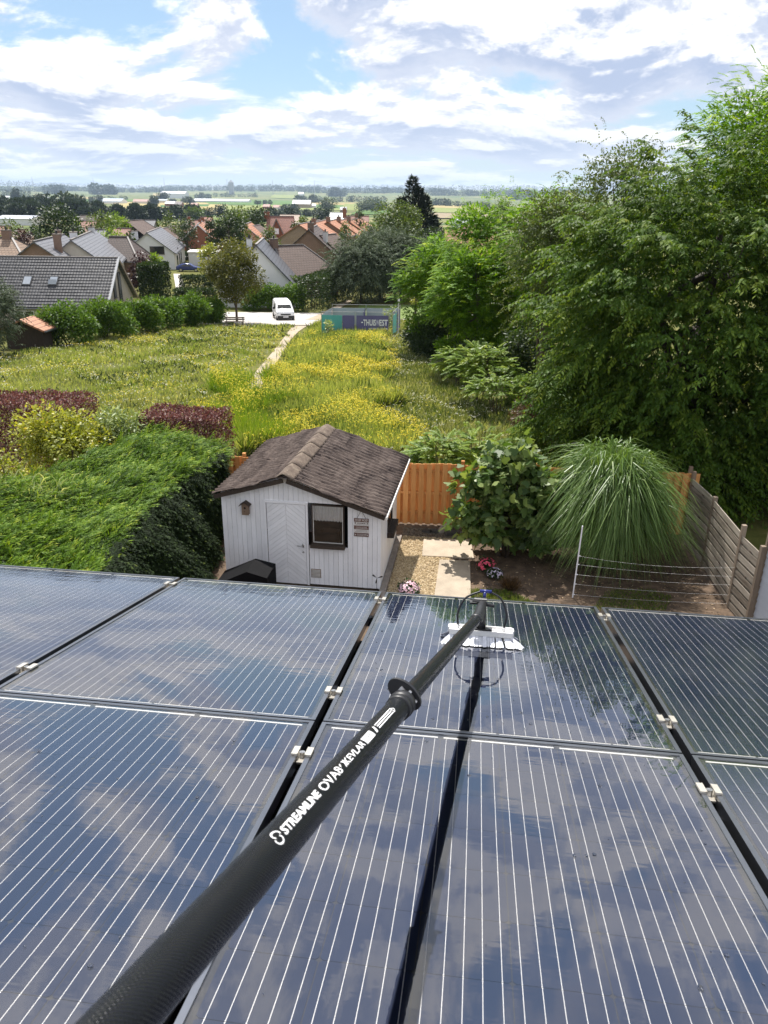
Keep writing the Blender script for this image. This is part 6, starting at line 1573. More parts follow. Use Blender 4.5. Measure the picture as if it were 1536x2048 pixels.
tl_ = plain('glazed_dark_tiles', (0.050, 0.050, 0.055), .5, var=.45, scale=1.6, spec=.3)
o = link('roof_tiles', grid_mesh('roof_tiles', P_[:, ::-1], False), tl_, big); tag(o, kind='stuff')
for u_, t_ in ((-.3, .44), (.30, .46)):
    pass
for px_, ln_ in ((58, 0), (110, 1)):
    Xw = at(px_, 570, 69.5)[0]-big.location.x
    o, F = roof_window(big, 4.35, 3.75, Hb+.06, Xw, .50, .62, .85)
    if ln_:                                                  # tilted open
        m = MB(); m.box((-.33, -.02, 0), (.33, .40, .03), Matrix.Translation((0, -.42, .12)) @ Matrix.Rotation(R(24), 4, 'X')); m.build('open_sash', M['pane_sky'], o)
m = MB(); m.box((L/2-.02, -.03, Hb-.1), (L/2+.16, .03, Hb+.12))
for s in (-1,):
    m.bar((L/2+.05, 0, Hb+.07), (L/2+.05, s*4.35, Hb-3.75+.07), .20, .10)
m.build('verge_tiles', plain('verge', (.42, .42, .43), .5, var=.2), big)
# hut with a clay-tiled roof
hut = hs((38, 640, 55, 66, 630, 57), 1.7, .75, 'brown', 'orange', 'dark wooden hut with an orange clay-tiled roof at the left edge', cat='hut', name='hut', ridge=False)
for ch in list(hut.children):
    if ch.name.startswith('wall'): ch.data.materials[0] = M['dark_wood']
hs((-70, 472, 96, 24, 477, 96), 4.2, 2.7, 'brown', 'tan', 'brown hip-roofed house at the left edge above the dark roof', hip2=3.2, chim=((.9, 0, .9, .7, .75, 'brown'),))
hs((66, 479, 92, 128, 472, 108), 3.6, 2.6, 'brown', 'grey', 'house with a brown gable and a tall brick chimney, behind the dark roof', chim=((.25, -1.7, .75, .75, .55, 'brown'), (.8, 0, .9, .6, .6, 'brown')))
hs((140, 472, 98, 190, 466, 124), 4.6, 3.5, 'cream', 'grey', 'cream-gabled house with a long grey roof and white chimneys', chim=((.2, .3, 1.1, .8, .6, 'white'), (.85, 0, 1.0, .8, .5, 'white')), wins=(('w', -1.0, 2.9, .35, .35, 'dark'),))
hs((218, 468, 122, 255, 478, 122), 4.2, 3.2, 'brown', 'dbrown', 'dark brown roof between the cream gable and the white house', hip2=2.6)
wh = hs((293, 463, 148, 322, 456, 172), 4.8, 3.55, 'white', 'grey', 'white rendered house with a wide dark gable window', chim=((.1, 2.4, 1.0, 1.0, .1, 'white'),),
        wins=(('w', -1.5, 3.0, 2.4, 1.2, 'dark'), ('w', 2.7, 3.3, .7, .7, 'dark'), ('w', -2.6, .5, .5, 1.2, 'dark'), ('s', -6.4, .05, 1.9, 2.2, 'dark'), ('s', -1.5, .3, .8, 2.0, 'dark'), ('s', 2.2, .3, .8, 2.0, 'dark'), ('s', -4.0, 2.6, .6, 1.0, 'dark')))
hs((322, 455, 176, 352, 453, 194), 6.0, 4.4, 'rust', 'brown', 'brown-roofed house with orange brick end behind the white house')
hs((395, 449, 180, 404, 442, 200), 4.2, 3.8, 'red', 'orange', 'red brick house with a white-edged gable and one window', verge='white_paint', wins=(('w', -1.2, 1.6, 1.3, 1.3),), chim=((.5, 0, .8, .6, .7, 'red'),))
hs((372, 441, 208, 412, 439, 212), 5.0, 3.6, 'red', 'pink', 'faded red roof with two chimneys beyond the white-edged gable', hip1=2.5, hip2=2.0, chim=((.15, 0, .8, .8, .8, 'red'), (.8, 0, .8, .8, .6, 'red')))
hs((487, 447, 152, 502, 446, 166), 4.2, 3.3, 'red', 'orange', 'red-orange roof right of the round dark tree', hip1=1.5)
hs((534, 432, 178, 588, 433, 178), 5.4, 5.3, 'pink' if False else 'red', 'pink', 'steep broad brick-red roof with a pointed dormer', chim=((.0, 0, 1.0, 1.0, .9, 'red'),), name='village_house')
dm = at(553, 452, 173.4); dr = empty('roof_dormer', tuple(dm), R(-90), 'pointed brick dormer on the steep red roof', 'dormer')
m = MB(); m.add([(-3, -1.5, -2.2), (0, -1.5, -2.2), (0, 1.5, -2.2), (-3, 1.5, -2.2), (0, 0, 1.2), (-3, 0, 1.2)], [(0, 1, 4, 5), (2, 3, 5, 4), (1, 2, 4), (0, 5, 3), (0, 3, 2, 1)]); m.build('gable', BR['red'], dr)
for t in (-1, 1):
    m = MB(); m.bar((.05, 0, 1.35), (.05, t*1.7, -2.2), .25, .2); m.build('coping', LEAD, dr)
m = MB(); m.box((.02, -.45, -1.6), (.06, .45, -.5)); m.build('window', M['white_paint'], dr)
hs((597, 447, 150, 640, 441, 176), 5.2, 3.2, 'tan', 'orange', 'tan gabled house with an orange roof, first of the row', chim=())
for i, (u, v, Y, lb) in enumerate(((626, 444, 158, 'orange-roofed row house, second of the row'), (655, 441, 168, 'orange-roofed row house, third of the row'), (676, 440, 178, 'orange-roofed row house, fourth of the row'), (696, 440, 186, 'orange-roofed row house, last of the row by the green tree'))):
    hs((u, v, Y, u+26, v-3, Y+20), 4.6, 2.9, 'tan', 'orange', lb, chim=((.05, 0, .9, .8, .7, 'brown'),))
hs((688, 431, 222, 738, 432, 222), 5.0, 3.6, 'red', 'pink', 'long faded red roof beyond the row with one tall chimney', chim=((.02, 0, .9, .9, 1.8, 'red'), (.5, 0, .8, .6, .6, 'red')))
hs((617, 458, 124, 634, 451, 141), 4.5, 3.9, 'brown', 'dbrown', 'brown brick gable with a dark steep roof and chimney', chim=((.1, -.2, .9, .9, .8, 'brown'),))
hs((640, 470, 128, 672, 468, 134), 3.4, 2.6, 'brown', 'brown', 'low ribbed brown roof right of the brown gable', chim=((.0, -.9, .6, .6, .5, 'white'),))
hs((548, 491, 106, 606, 490, 109), 4.4, 3.4, 'brown', 'brown', 'brown hip-roofed bungalow behind the white gable', hip2=3.0, hip1=1.0, chim=((.0, 0, .8, .8, .8, 'brown'),))
wg = hs((512, 487, 92, 527, 478, 106), 4.9, 5.1, 'white', 'slate', 'white-gabled house with a steep slate-dark roof behind the street tree', wins=(('w', -.3, 2.2, 1.6, 1.4, 'shutter'),), chim=((.15, .9, .6, .6, .5, 'white'),))
hs((889, 458, 118, 949, 458, 118), 4.0, 2.8, 'tan', 'orange', 'terracotta tiled house right of the fir, before the pale hall')
hs((926, 473, 114, 975, 474, 114), 3.4, 2.4, 'tan', 'orange', 'lower terracotta wing partly hidden by the locust trees')
hs((932, 448, 165, 960, 446, 172), 4.6, 2.8, 'red', 'pink', 'pink hip-roofed house behind the terracotta one', hip1=2.5, hip2=2.5, chim=((.7, 0, .8, .8, .8, 'brown'),))
hs((955, 452, 150, 985, 456, 150), 4.0, 2.8, 'red', 'orange', 'orange roof end beside the locust leaves', hip2=2.2)
# further roofs, small in the view
for (u1, v1, Y1, u2, v2, Y2, hw, rise, wl_, rf_, lb, kw) in (
    (22, 459, 150, 48, 459, 150, 4.2, 2.6, 'tan', 'tan', 'small tan roof beyond the round dark tree, far left', {}), (0, 452, 175, 22, 452, 175, 4, 2.4, 'tan', 'pink', 'faded roof at the far left edge', {}),
    (45, 470, 128, 70, 468, 128, 3.6, 2.3, 'tan', 'tan', 'pale brown roof left of the round dark tree', {}), (160, 430, 245, 198, 431, 245, 5.5, 3.6, 'red', 'dbrown', 'dark red roof beyond the bushes, left of centre', {}),
    (155, 442, 200, 195, 442, 200, 4.4, 2.6, 'tan', 'pink', 'pale pink roof below the dark red one', {}), (252, 443, 178, 285, 438, 186, 5.2, 3.8, 'brown', 'brown', 'brown roof left of the white chimney', {'hip2': 2.5}),
    (228, 455, 150, 262, 458, 150, 4.2, 2.6, 'cream', 'pink', 'pinkish roof behind the lime bush', {}), (287, 440, 205, 312, 440, 205, 4.6, 2.6, 'white', 'slate', 'slate roof with pale wall above the white house', {}),
    (188, 458, 140, 214, 460, 140, 3.4, 2.0, 'white', 'grey', 'grey roof end with a white wall by the white chimneys', {}), (400, 433, 230, 425, 434, 230, 4.4, 2.6, 'white', 'red', 'small red roof with white wall far behind the round dark tree', {}),
    (660, 425, 330, 690, 425, 330, 6, 2.6, 'white', 'slate', 'low grey barn roof beyond the village', {}), (560, 428, 250, 600, 430, 250, 5, 2.2, 'cream', 'tan', 'low cream building behind the steep brick-red roof', {}), (500, 450, 160, 520, 452, 168, 3.5, 2.4, 'brown', 'brown', 'small brown roof left of the steep red one', {})):
    hs((u1, v1, Y1, u2, v2, Y2), hw, rise, wl_, rf_, lb, **kw)
# low white flat-roofed annexe by the blue car
p = at(409, 512, 162); fa = empty('annexe', (p[0], 162, gz(p[0], 162)), R(8), 'low white flat-roofed annexe right of the blue car', 'annexe')
m = MB(); m.box((-2.8, -3, -.3), (2.8, 3, 2.4)); m.build('wall', BR['white'], fa); m = MB(); m.box((-3, -3.2, 2.4), (3, 3.2, 2.62)); m.build('roof', M['dirty_white'], fa)
p = at(210, 545, 108); hs((188, 520, 96, 216, 530, 96), 2.2, 1.4, 'cream', 'grey', 'low cream garage beside the cream gable', name='garage', cat='garage')

# trees among the houses
VT = [(110, 413, 118, 3.7, 'dark_tree', 'big round dark tree behind the tall chimney', 5200), (16, 447, 130, 2.4, 'mid_tree', 'green tree at the left edge among the roofs', 1800), (45, 463, 112, 1.7, 'red_shrub', 'dark purple tree behind the brown gable', 1300),
      (205, 427, 165, 3.4, 'mid_tree', 'bushy green tree left of the yellowish one', 2000), (232, 427, 172, 2.8, 'lime_shrub', 'yellow-green tree above the lime bush', 1800), (222, 455, 138, 2.9, 'lime_shrub', 'bright lime bush behind the grey roof', 2000),
      (258, 468, 130, 1.3, 'dark_tree', 'small dark tree left of the white house', 900), (278, 503, 104, 1.5, 'red_shrub', 'dark red bush beside the cream house', 1500), (309, 510, 108, 1.0, 'lime_shrub', 'small golden conifer before the white house', 1100),
      (455, 423, 128, 2.6, 'dark_tree', 'round dark green tree with pale tips above the street tree', 4200), (478, 430, 134, 1.7, 'mid_tree', 'paler tree at the right shoulder of the round dark tree', 1900), (420, 440, 126, .9, 'dark_tree', 'narrow dark column tree left of the round dark one', 1100),
      (470, 418, 190, 4.2, 'mid_tree', 'broad light green tree behind the round dark tree', 2600), (512, 415, 178, 3.0, 'dark_tree', 'dark tree left of the steep brick-red roof', 2400), (496, 418, 215, 3.2, 'mid_tree', 'green tree between the two dark ones', 1900),
      (350, 437, 185, 3.2, 'mid_tree', 'low green trees above the brown roof', 1700), (372, 437, 170, 2.0, 'dark_tree', 'dark bush by the faded red roof', 900), (335, 428, 205, 2.2, 'mid_tree', 'light green tree right of the slate roof', 1200),
      (588, 440, 156, 1.6, 'dark_tree', 'dark tree at the right end of the steep red roof', 1100), (612, 432, 190, 1.7, 'mid_tree', 'green tree above the tan gable', 1000), (632, 432, 200, 1.3, 'dark_tree', 'dark tree above the row houses', 800),
      (535, 455, 130, 1.8, 'mid_tree', 'pale green bush left of the brown gable', 1200), (498, 478, 110, 1.6, 'olive_tree', 'olive bush behind the street tree', 900), (372, 505, 174, 1.6, 'dark_tree', 'dark bush beside the annexe', 1100), (399, 508, 176, 1.3, 'mid_tree', 'green bush behind the street sign', 800),
      (415, 485, 116, 1.4, 'yellow_shrub', 'yellow flowering bush left of the street tree', 900), (180, 455, 142, 1.2, 'dark_tree', 'dark bush between the white chimneys', 600), (70, 455, 150, 1.6, 'mid_tree', 'low green tree left of the round dark tree', 800),
      (150, 440, 160, 1.4, 'lime_shrub', 'yellow-green bush right of the round dark tree', 900), (690, 445, 150, 1.2, 'mid_tree', 'low green bush at the end of the row houses', 700), (720, 425, 190, 1.3, 'dark_tree', 'dark bush before the long faded roof', 700), (1010, 395, 260, 4.0, 'mid_tree', 'green tree at the far right between the locusts', 1500)]
for (u, v, Y, r, mt, lb, n_) in VT:
    x = at(u, v, Y)[0]; ls = .22+Y*.0015
    h = (at(u, v, Y)[2]-gz(x, Y))*1.08; r *= 1.15
    tree('garden_tree', x, Y, h, r, mt, lb, ls, ls*.55, ch=h*.92, k=34, pr=.32*r, n=n_, shell=.5, up=.1)
# ---------------------------------------------------------------- vehicles and street things
vp = G(563, 640)
van = empty('white_van', (vp[0], vp[1]+1.5, gz(vp[0], vp[1]+1.5)+.035), R(14), 'white delivery van parked on the parking strip', 'van')
def loft(secs, name, mat, parent, smooth=True):
    """body from cross sections along y: each a list of (x, z) half profile points, mirrored"""
    n = len(secs[0][1]); P_ = np.zeros((len(secs), 2*n, 3))
    for i, (y, pr) in enumerate(secs):
        for j, (x, z) in enumerate(pr): P_[i, j] = (-x, y, z); P_[i, 2*n-1-j] = (x, y, z)
    m = MB(); m.smooth = smooth; k = len(secs); vs = P_.reshape(-1, 3); N = 2*n
    m.add(vs, [(i*N+j, i*N+(j+1) % N, (i+1)*N+(j+1) % N, (i+1)*N+j) for i in range(k-1) for j in range(N)]+[tuple(range(N-1, -1, -1)), tuple((k-1)*N+j for j in range(N))])
    o = m.build(name, mat, parent); bv = o.modifiers.new('edge', 'BEVEL'); bv.width = .03; bv.segments = 2; bv.limit_method = 'ANGLE'; bv.angle_limit = R(35); return o
carw = plain('white_car_paint', (0.80, 0.80, 0.80), .22, var=.02, spec=.6); carb = plain('blue_car_paint', (0.012, 0.030, 0.16), .2, var=.1, spec=.7)
rub = M['black_plastic']
loft([(-2.20, ((.70, .42), (.76, .55), (.74, .70), (.60, .80))), (-2.05, ((.82, .30), (.90, .55), (.86, .88), (.66, .98))), (-1.30, ((.86, .28), (.92, .60), (.90, 1.06), (.74, 1.14))), (-.62, ((.86, .28), (.93, .70), (.80, 1.55), (.60, 1.74))), (-.2, ((.86, .28), (.93, .8), (.79, 1.70), (.62, 1.84))), (1.6, ((.86, .28), (.93, .8), (.80, 1.70), (.64, 1.85))), (2.10, ((.84, .32), (.90, .8), (.78, 1.68), (.62, 1.80)))], 'body', carw, van)
m = MB(); m.slab([(-.72, -1.28, 1.165), (.72, -1.28, 1.165), (.58, -.66, 1.70), (-.58, -.66, 1.70)], .02); m.build('windscreen', M['pane'], van)
for s in (-1, 1):
    m = MB(); m.add([(s*.925, -1.05, 1.10), (s*.925, .0, 1.12), (s*.835, .0, 1.58), (s*.835, -.62, 1.56)], [(0, 1, 2, 3)]); m.build('side_window', M['pane'], van)
    m = MB(); m.box((min(s*.60, s*.82), -2.14, .68), (max(s*.60, s*.82), -2.02, .86)); m.build('headlight', M['pane_sky'], van)
    m = MB(); m.box((min(s*.95, s*1.12), -.98, 1.10), (max(s*.95, s*1.12), -.86, 1.30)); m.build('wing_mirror', rub, van)
    for y in (-1.40, 1.35):
        m = MB(); m.smooth = True; m.tube([(s*.72, y, .32), (s*.935, y, .32)], .325, 20); wh_ = m.build('wheel', rub, van)
        m = MB(); m.tube([(s*.936, y, .32), (s*.945, y, .32)], .19, 12); m.build('rim', M['steel'], wh_)
m = MB(); m.box((-.84, -2.235, .28), (.84, -2.05, .56)); m.build('bumper', rub, van)
m = MB(); m.box((-.50, -2.222, .63), (.50, -2.15, .76)); m.build('grille', rub, van)
m = MB(); m.box((-.26, -2.246, .40), (.26, -2.237, .51)); m.build('number_plate', M['white_paint'], van)
bp2 = G(378, 543)
car = empty('blue_car', (bp2[0], bp2[1], gz(bp2[0], bp2[1])), R(96), 'dark blue car parked in front of the white house', 'car')
loft([(-2.15, ((.70, .40), (.78, .5), (.76, .62), (.6, .70))), (-1.95, ((.80, .26), (.88, .5), (.84, .74), (.66, .80))), (-1.0, ((.82, .24), (.90, .6), (.86, .88), (.70, .93))), (-.35, ((.82, .24), (.90, .6), (.72, 1.25), (.58, 1.36))), (.5, ((.82, .24), (.90, .6), (.72, 1.34), (.58, 1.44))), (1.35, ((.82, .24), (.90, .6), (.74, 1.16), (.58, 1.26))), (1.9, ((.80, .3), (.86, .6), (.78, .95), (.62, 1.0))), (2.1, ((.76, .4), (.80, .6), (.72, .85), (.6, .9)))], 'body', carb, car)
for s in (-1, 1):
    m = MB(); m.add([(s*.885, -.75, .93), (s*.885, 1.2, .95), (s*.775, .95, 1.22), (s*.745, -.25, 1.28)], [(0, 1, 2, 3)]); m.build('side_window', M['pane'], car)
    for y in (-1.35, 1.3):
        m = MB(); m.smooth = True; m.tube([(s*.70, y, .31), (s*.91, y, .31)], .31, 16); wh_ = m.build('wheel', rub, car)
        m = MB(); m.tube([(s*.911, y, .31), (s*.92, y, .31)], .19, 12); m.build('rim', M['steel'], wh_)
m = MB(); m.slab([(-.68, -.97, .945), (.68, -.97, .945), (.56, -.38, 1.30), (-.56, -.38, 1.30)], .02); m.build('windscreen', M['pane'], car)
p = G(474, 652)
bn = empty('park_bench', (p[0]-.1, p[1]-.6, gz(p[0], p[1]-.6)), 0, 'small wooden bench under the street tree', 'bench')
for k in range(3): m = MB(); m.box((-.9, -.22+k*.15, .43), (.9, -.10+k*.15, .47)); m.build('seat_slat', M['grey_post'], bn)
for k in range(2): m = MB(); m.box((-.9, .24, .56+k*.16), (.9, .28, .68+k*.16)); m.build('back_slat', M['grey_post'], bn)
for s in (-.75, .75): m = MB(); m.box((s-.05, -.2, -.1), (s+.05, .2, .429)); m.box((s-.04, .201, -.1), (s+.04, .238, .86)); m.build('leg', M['curb_stone'], bn)
# the site fence with printed banners
TEAL, PURP, GREYM = plain('teal_banner', (0.11, 0.42, 0.39), .6, var=.08, scale=2), plain('purple_banner', (0.125, 0.115, 0.25), .6, var=.10, scale=2), plain('grey_banner', (0.40, 0.46, 0.47), .7, var=.08, scale=1.5)
sf = empty('banner_fence', (1.0, 66, gz(1, 66)), 0, 'site fence hung with teal and purple banners at the end of the meadow', 'site fence')
q = lambda u, Y: at(u, 640, Y)[0]-1.0
FB = 66.0; BT = 70.5
def banner(x0, y0, x1, y1, mat, name='banner', z0=.12, z1=1.75):
    m = MB(); m.hexa([(x0, y0-66, z0), (x1, y1-66, z0), (x1, y1-66+.012, z0), (x0, y0-66+.012, z0)], [(x0, y0-66, z1), (x1, y1-66, z1), (x1, y1-66+.012, z1), (x0, y0-66+.012, z1)]); return m.build(name, mat, sf)
banner(q(643, FB), FB, q(684, FB), FB, TEAL); banner(q(684.6, FB), FB, q(709, FB), FB, PURP); pb = banner(q(713, FB), FB, q(777, FB), FB, PURP)
banner(q(786, FB), FB, q(793, FB+2.0), FB+2.0, TEAL); banner(q(793.4, FB+2.05), FB+2.05, q(800, BT), BT, PURP)
banner(q(665, BT), BT, q(731, BT), BT, GREYM); banner(q(733, BT), BT, q(799, BT), BT, GREYM); banner(q(731, BT), BT, q(727, FB+2.2), FB+2.2, PURP); banner(q(643, FB), FB+.02, q(664, BT), BT, GREYM)
xa, xb = q(723, FB), q(775.5, FB)
zb_ = .92
lm = plain('banner_print', (0.78, 0.78, 0.80), .6, var=.03)
for body, frac0, frac1, mt in (('THUIS', .07, .55, lm), ('W', .555, .675, plain('banner_print_grey', (.52, .52, .64), .6)), ('EST', .68, 1.0, lm)):
    me = text_mesh(body, .68, .028, 0, (xb-xa)*(frac1-frac0))
    for v_ in me.vertices: v_.co = (xa+(xb-xa)*frac0+v_.co.x, -.006, zb_+v_.co.y)
    link('lettering', me, mt, pb)
m = MB(); m.add([(xa-.02, -.006, zb_+.22), (xa+.12, -.006, zb_+.22), (xa+.12, -.006, zb_+.32), (xa-.02, -.006, zb_+.32)], [(0, 1, 2, 3)])
x = xa+.55
while x < xb-.1:
    w_ = random.uniform(.05, .16); m.add([(x, -.006, zb_-.30), (x+w_, -.006, zb_-.30), (x+w_, -.006, zb_-.18), (x, -.006, zb_-.18)], [(0, 1, 2, 3)]); x += w_+.03
m.build('fine_print', lm, pb)
for x, y in ((q(643, FB), FB), (q(711, FB), FB), (q(778, FB), FB), (q(785, FB), FB), (q(800, BT), BT), (q(665, BT), BT), (q(732, BT), BT)):
    m = MB(); m.tube([(x, y-66-.03, -.1), (x, y-66-.03, 2.06)], .022, 6); m.build('post', M['steel'], sf)
for x0, y0, x1, y1 in ((q(643, FB), FB, q(709, FB), FB), (q(713, FB), FB, q(778, FB), FB), (q(665, BT), BT, q(799, BT), BT), (q(785, FB), FB, q(800, BT), BT)):
    m = MB(); m.tube([(x0, y0-66-.03, 2.04), (x1, y1-66-.03, 2.04)], .018, 6); m.build('top_rail', M['steel'], sf)
wv_ = [('pole_sign', 797, 66.5, 3.1, .03, 'thin pale pole at the corner of the banner fence', 'pole'), ('street_sign', 397, 146, 2.9, .05, 'white sign post before the annexe', 'sign post')]
for nm, u, Y, h_, r_, lb, ct_ in wv_:
    x = at(u, 630, Y)[0]; o = empty(nm, (x, Y, gz(x, Y)), 0, lb, ct_)
    m = MB(); m.tube([(0, 0, -.2), (0, 0, h_)], r_, 8); m.build('pole', M['dirty_white'], o)
    m = MB(); m.box((-.09, -.05, h_-.22), (.09, -.035 if nm == 'pole_sign' else -.01, h_)); m.build('plate', M['white_paint'], o)
for u, v, Y, h_, lb in ((690, 600, 70.8, 1.9, 'leggy weed rising inside the banner fence, left'), (788, 610, 68.5, 2.6, 'leafy weed rising inside the banner fence, right'), (775, 620, 69, 2.2, 'smaller weed beside the leafy one inside the fence'), (655, 640, 64.8, 1.9, 'weed in front of the teal banner')):
    x = at(u, v, Y)[0]; shrub('weed', x, Y, .45, h_, 'pale_shrub', lb, .2, .1, k=9, pr=.25, n=260, cat='weed')
# ---------------------------------------------------------------- countryside beyond the village
def far_wood(name, px, Y0, Y1, h, mat, label, n, kind='stuff', leaf_s=None, dens=.8):
    """a tree belt whose single trees cannot be told apart"""
    us, us2 = px; pts = []
    base = (at(us, 430, Y0), at(us2, 430, Y1)); a = base[0][:2]; b = base[1][:2]; ln = np.linalg.norm(b-a)
    k = max(6, int(ln/(h*dens))); t = (np.arange(k)+.5)/k
    c = a+(b-a)*t[:, None]+RNG.normal(size=(k, 2))*np.array([h*.2, h*1.0]); hh = h*RNG.uniform(.65, 1.15, k)
    C = np.stack([c[:, 0], c[:, 1], terrain(c[:, 0], c[:, 1])+hh*.5], 1); Rr = np.stack([hh*.55, hh*.55, hh*.5], 1)
    s = leaf_s or h*.16; V, T = puff_leaves(C, Rr, n, s*1.3, s*.8, .1)
    o = link(name, quads_mesh(name, V, T), M[mat]); tag(o, label, kind=kind); return o
far_wood('tree_belt', (-40, 232), 560, 620, 11.5, 'wood_edge', None, 20000, dens=.4)
far_wood('tree_belt', (-40, 150), 640, 700, 13, 'wood_edge', None, 12000, dens=.4)
far_wood('tree_belt', (110, 140), 700, 720, 17, 'wood_edge', None, 1600)
far_wood('tree_belt', (263, 402), 560, 640, 9.5, 'wood_edge', None, 13000, dens=.45)
far_wood('tree_belt', (375, 405), 600, 640, 9, 'mid_tree', None, 1600)
far_wood('tree_belt', (530, 585), 620, 640, 8.5, 'wood_edge', None, 2600)
far_wood('tree_belt', (585, 640), 900, 900, 8, 'wood_edge', None, 1600)
for (u1, u2, Y1, Y2, h) in ((70, 170, 2300, 2300, 24), (150, 190, 2000, 2000, 20), (-30, 70, 3300, 3000, 40), (598, 640, 2600, 2600, 34), (600, 690, 3000, 3000, 26), (690, 770, 3000, 3000, 30), (735, 775, 1500, 1500, 20), (560, 590, 1300, 1300, 16),
                            (866, 900, 2300, 2300, 26), (890, 960, 2200, 2100, 20), (955, 985, 2000, 2000, 18), (960, 1010, 1700, 1700, 14), (190, 260, 2700, 2700, 18), (390, 420, 3600, 3600, 34), (430, 520, 4200, 4200, 30), (330, 372, 2400, 2400, 16), (508, 540, 2100, 2100, 16)):
    far_wood('tree_belt', (u1, u2), Y1, Y2, h*.65, 'wood_edge', None, 1500)
for (u1, u2, Y, h) in ((-60, 120, 5600, 40), (90, 220, 6300, 48), (200, 330, 6000, 42), (300, 480, 7000, 50), (470, 640, 6600, 52), (600, 780, 6000, 46), (760, 900, 6500, 50), (860, 1040, 5600, 50), (1000, 1200, 6200, 50), (330, 700, 8200, 60), (-100, 400, 8300, 60), (700, 1200, 8000, 60), (1100, 1700, 6500, 55)):
    far_wood('tree_belt', (u1, u2), Y, Y+200, h*.75, 'wood_edge', None, 5200, dens=.28)
for (u1, u2, Y, h) in ((203, 226, 4600, 85), (1018, 1072, 4300, 62), (660, 690, 4700, 60), (105, 125, 4500, 60)):
    far_wood('hilltop_wood', (u1, u2), Y, Y, h*.7, 'wood_edge', None, 1500)
FT = [(307, 408, 1500, 22, 11, 'lone dark tree in the pale stubble field, left of centre'), (33, 400, 1800, 30, 9, 'tall dark poplar clump at the far left'), (443, 424, 700, 12, 7, 'round tree at the edge of the village fields'), (415, 430, 640, 9, 6, 'smaller tree left of the round field tree'),
      (655, 412, 1150, 20, 13, 'silvery round tree alone in the green field'), (728, 414, 1250, 17, 13, 'left tree of the round pair in the fields'), (748, 413, 1250, 20, 16, 'right and larger tree of the round pair in the fields'), (650, 428, 620, 10, 6, 'bushy tree beside the grey barn'), (640, 430, 600, 9, 4, 'narrow tree left of the bushy one by the barn'),
      (198, 396, 1900, 20, 9, 'dark tree beside the long blue greenhouse'), (378, 398, 1700, 20, 12, 'tree cluster by the red farm'), (322, 394, 2300, 24, 14, 'left tree of two above the farm sheds'), (331, 394, 2300, 26, 14, 'right tree of two above the farm sheds'), (82, 405, 1000, 20, 7, 'pointed tree above the left wood'), (63, 406, 1000, 18, 7, 'blunt tree above the left wood')]
for (u, v, Y, h, r, lb) in FT:
    x = at(u, v, Y)[0]; ls = h*.13
    tree('field_tree', x, Y, h, r, 'wood_edge' if 'silvery' not in lb and 'round pair' not in lb else 'willow', lb, ls, ls*.6, ch=h*.92, k=22, pr=.4*r, n=900)
def shed_far(u1, u2, Y, hw, hgt, rise, wall, roof, label, cat='barn', name='barn'):
    a = at(u1, 400, Y); b = at(u2, 400, Y); z = gz((a[0]+b[0])/2, Y)+hgt; a[2] = b[2] = z
    return house_at(a, b, hw, rise, wall, roof, label, cat=cat, name=name, ridge=False)
RF['white'] = plain('white_sheet_roof', (.70, .71, .72), .4, var=.05, scale=.05); RF['blue'] = plain('blue_sheet_roof', (.34, .42, .50), .4, var=.1, scale=.05); RF['palegrey'] = plain('pale_hall_roof', (.40, .42, .48), .5, var=.06, scale=.05)
shed_far(382, 500, 2500, 30, 9, 5, 'white', 'white', 'long low white greenhouse across the green fields', 'greenhouse', 'greenhouse')
shed_far(200, 248, 2000, 26, 11, 6, 'white', 'blue', 'long blue-grey greenhouse left of the fields', 'greenhouse', 'greenhouse')
shed_far(586, 622, 1700, 22, 15, 7, 'tan', 'white', 'large white-roofed farm hall in the fields', 'farm hall')
shed_far(332, 352, 1650, 14, 10, 4, 'red', 'white', 'red brick farm with a pale roof left of centre', 'farm'); shed_far(350, 365, 1640, 12, 10, 5, 'red', 'dbrown', 'brown barn of the red farm', 'farm')
shed_far(382, 396, 1640, 10, 8, 4, 'tan', 'pink', 'small farm house right of the red farm', 'farm house'); shed_far(645, 660, 1650, 14, 13, 7, 'cream', 'grey', 'grey pyramid-roofed barn beside the farm hall', 'farm')
shed_far(680, 694, 1230, 10, 8, 4, 'brown', 'slate', 'small dark-roofed farm house in the fields', 'farm house'); shed_far(622, 632, 1720, 10, 8, 3, 'white', 'white', 'small white shed right of the farm hall', 'farm')
shed_far(326, 375, 3600, 40, 28, 8, 'white', 'white', 'bright white halls on the far ridge', 'hall'); shed_far(598, 608, 3800, 30, 30, 8, 'white', 'white', 'tiny white building on the far hill', 'building')
shed_far(526, 540, 1500, 10, 9, 4, 'red', 'pink', 'red farmhouse left among field trees', 'farm house'); shed_far(546, 560, 1500, 10, 8, 4, 'white', 'pink', 'second red farmhouse among field trees', 'farm house')
shed_far(908, 965, 480, 16, 6, 2.4, 'white', 'palegrey', 'long pale grey hall roof behind the terracotta houses', 'hall'); shed_far(937, 950, 1500, 12, 12, 7, 'tan', 'pink', 'pale hip-roofed farm at the right of the fields', 'farm')
shed_far(0, 72, 420, 9, 4.6, 1.4, 'white', 'palegrey', 'long pale factory roof at the far left edge', 'hall'); shed_far(12, 22, 2200, 16, 12, 4, 'white', 'white', 'small white farm building at the far left', 'farm')
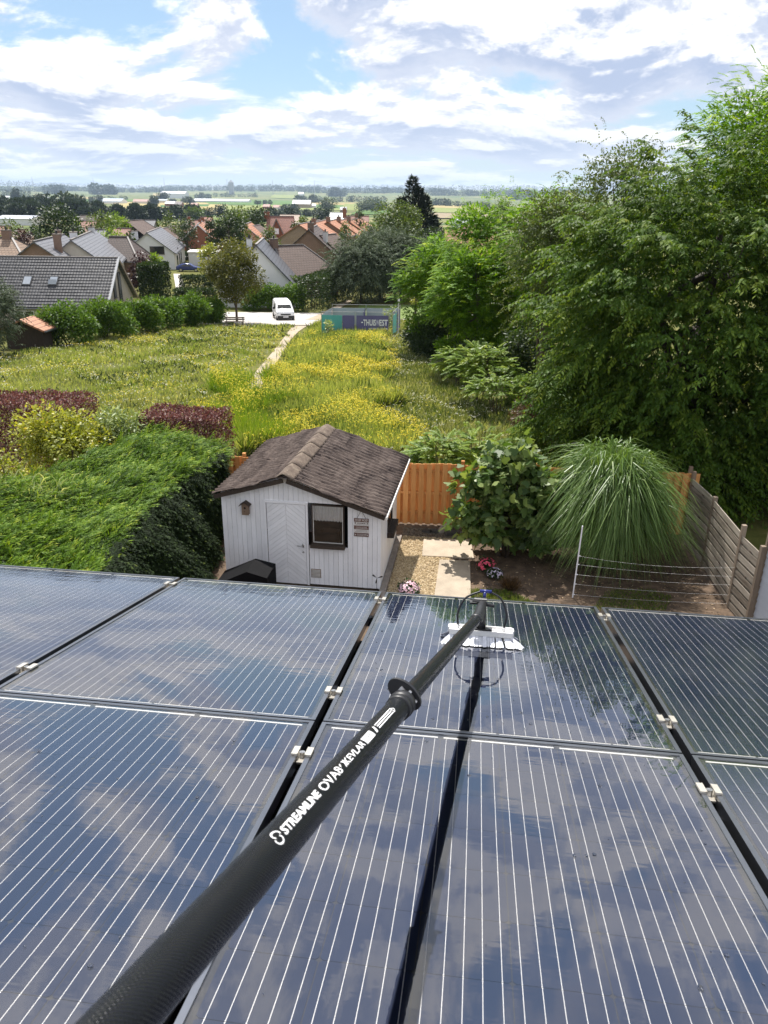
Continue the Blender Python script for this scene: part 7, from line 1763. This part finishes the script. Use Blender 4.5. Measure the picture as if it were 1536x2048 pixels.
shed_far(75, 100, 2300, 14, 10, 4, 'cream', 'palegrey', 'pale farm roofs above the left wood', 'farm'); shed_far(268, 300, 2000, 14, 10, 5, 'cream', 'pink', 'cluster house above the left fields', 'farm house'); shed_far(318, 336, 2200, 14, 9, 3, 'cream', 'blue', 'low blue-roofed shed above the red farm', 'farm')
steel_far = plain('mast_steel', (.32, .33, .36), .6, var=.05)
for (u, Y, h, lb) in ((330, 5200, 95, 'tall thin mast on the horizon, middle of the left half'), (189, 5200, 92, 'thin mast on the horizon at the left'), (68, 5200, 92, 'faint mast on the horizon, far left'), (455, 5200, 90, 'thin mast on the horizon above the white greenhouse'), (546, 5200, 85, 'faint mast on the horizon left of the far hill'), (629, 5200, 85, 'faint mast on the horizon near the hilltop wood')):
    x = at(u, 385, Y)[0]; o = empty('mast', (x, Y, gz(x, Y)), 0, lb, 'mast', 'thin masts on the horizon')
    m = MB(); m.tube([(0, 0, -5), (0, 0, h)], [2.2, .9], 6); m.build('pole', steel_far, o)
x = at(463, 385, 5200)[0]; o = empty('church_tower', (x, 5200, gz(x, 5200)), 0, 'small square tower on the horizon above the white greenhouse', 'tower'); m = MB(); m.box((-14, -14, -5), (14, 14, 70)); m.build('tower', steel_far, o)
m = MB(); m.add([(-14, -14, 70), (14, -14, 70), (14, 14, 70), (-14, 14, 70), (0, 0, 86)], [(0, 1, 4), (1, 2, 4), (2, 3, 4), (3, 0, 4)]); m.build('spire', steel_far, o)

HAZE = 0.000062
# ---------------------------------------------------------------- summer haze
hzm = bpy.data.materials.new('haze'); hzm.use_nodes = True; t = NT(hzm.node_tree); t.n.clear(); out = t.new('ShaderNodeOutputMaterial')
pv = t.new('ShaderNodeVolumePrincipled'); pv.inputs['Color'].default_value = (0.62, 0.80, 1.0, 1); pv.inputs['Density'].default_value = HAZE; pv.inputs['Anisotropy'].default_value = 0.35
t.l.new(pv.outputs[0], out.inputs['Volume'])
m = MB(); m.box((-14300, -60, -24.5), (14300, 12900, 170)); tag(m.build('haze', hzm), kind='stuff')
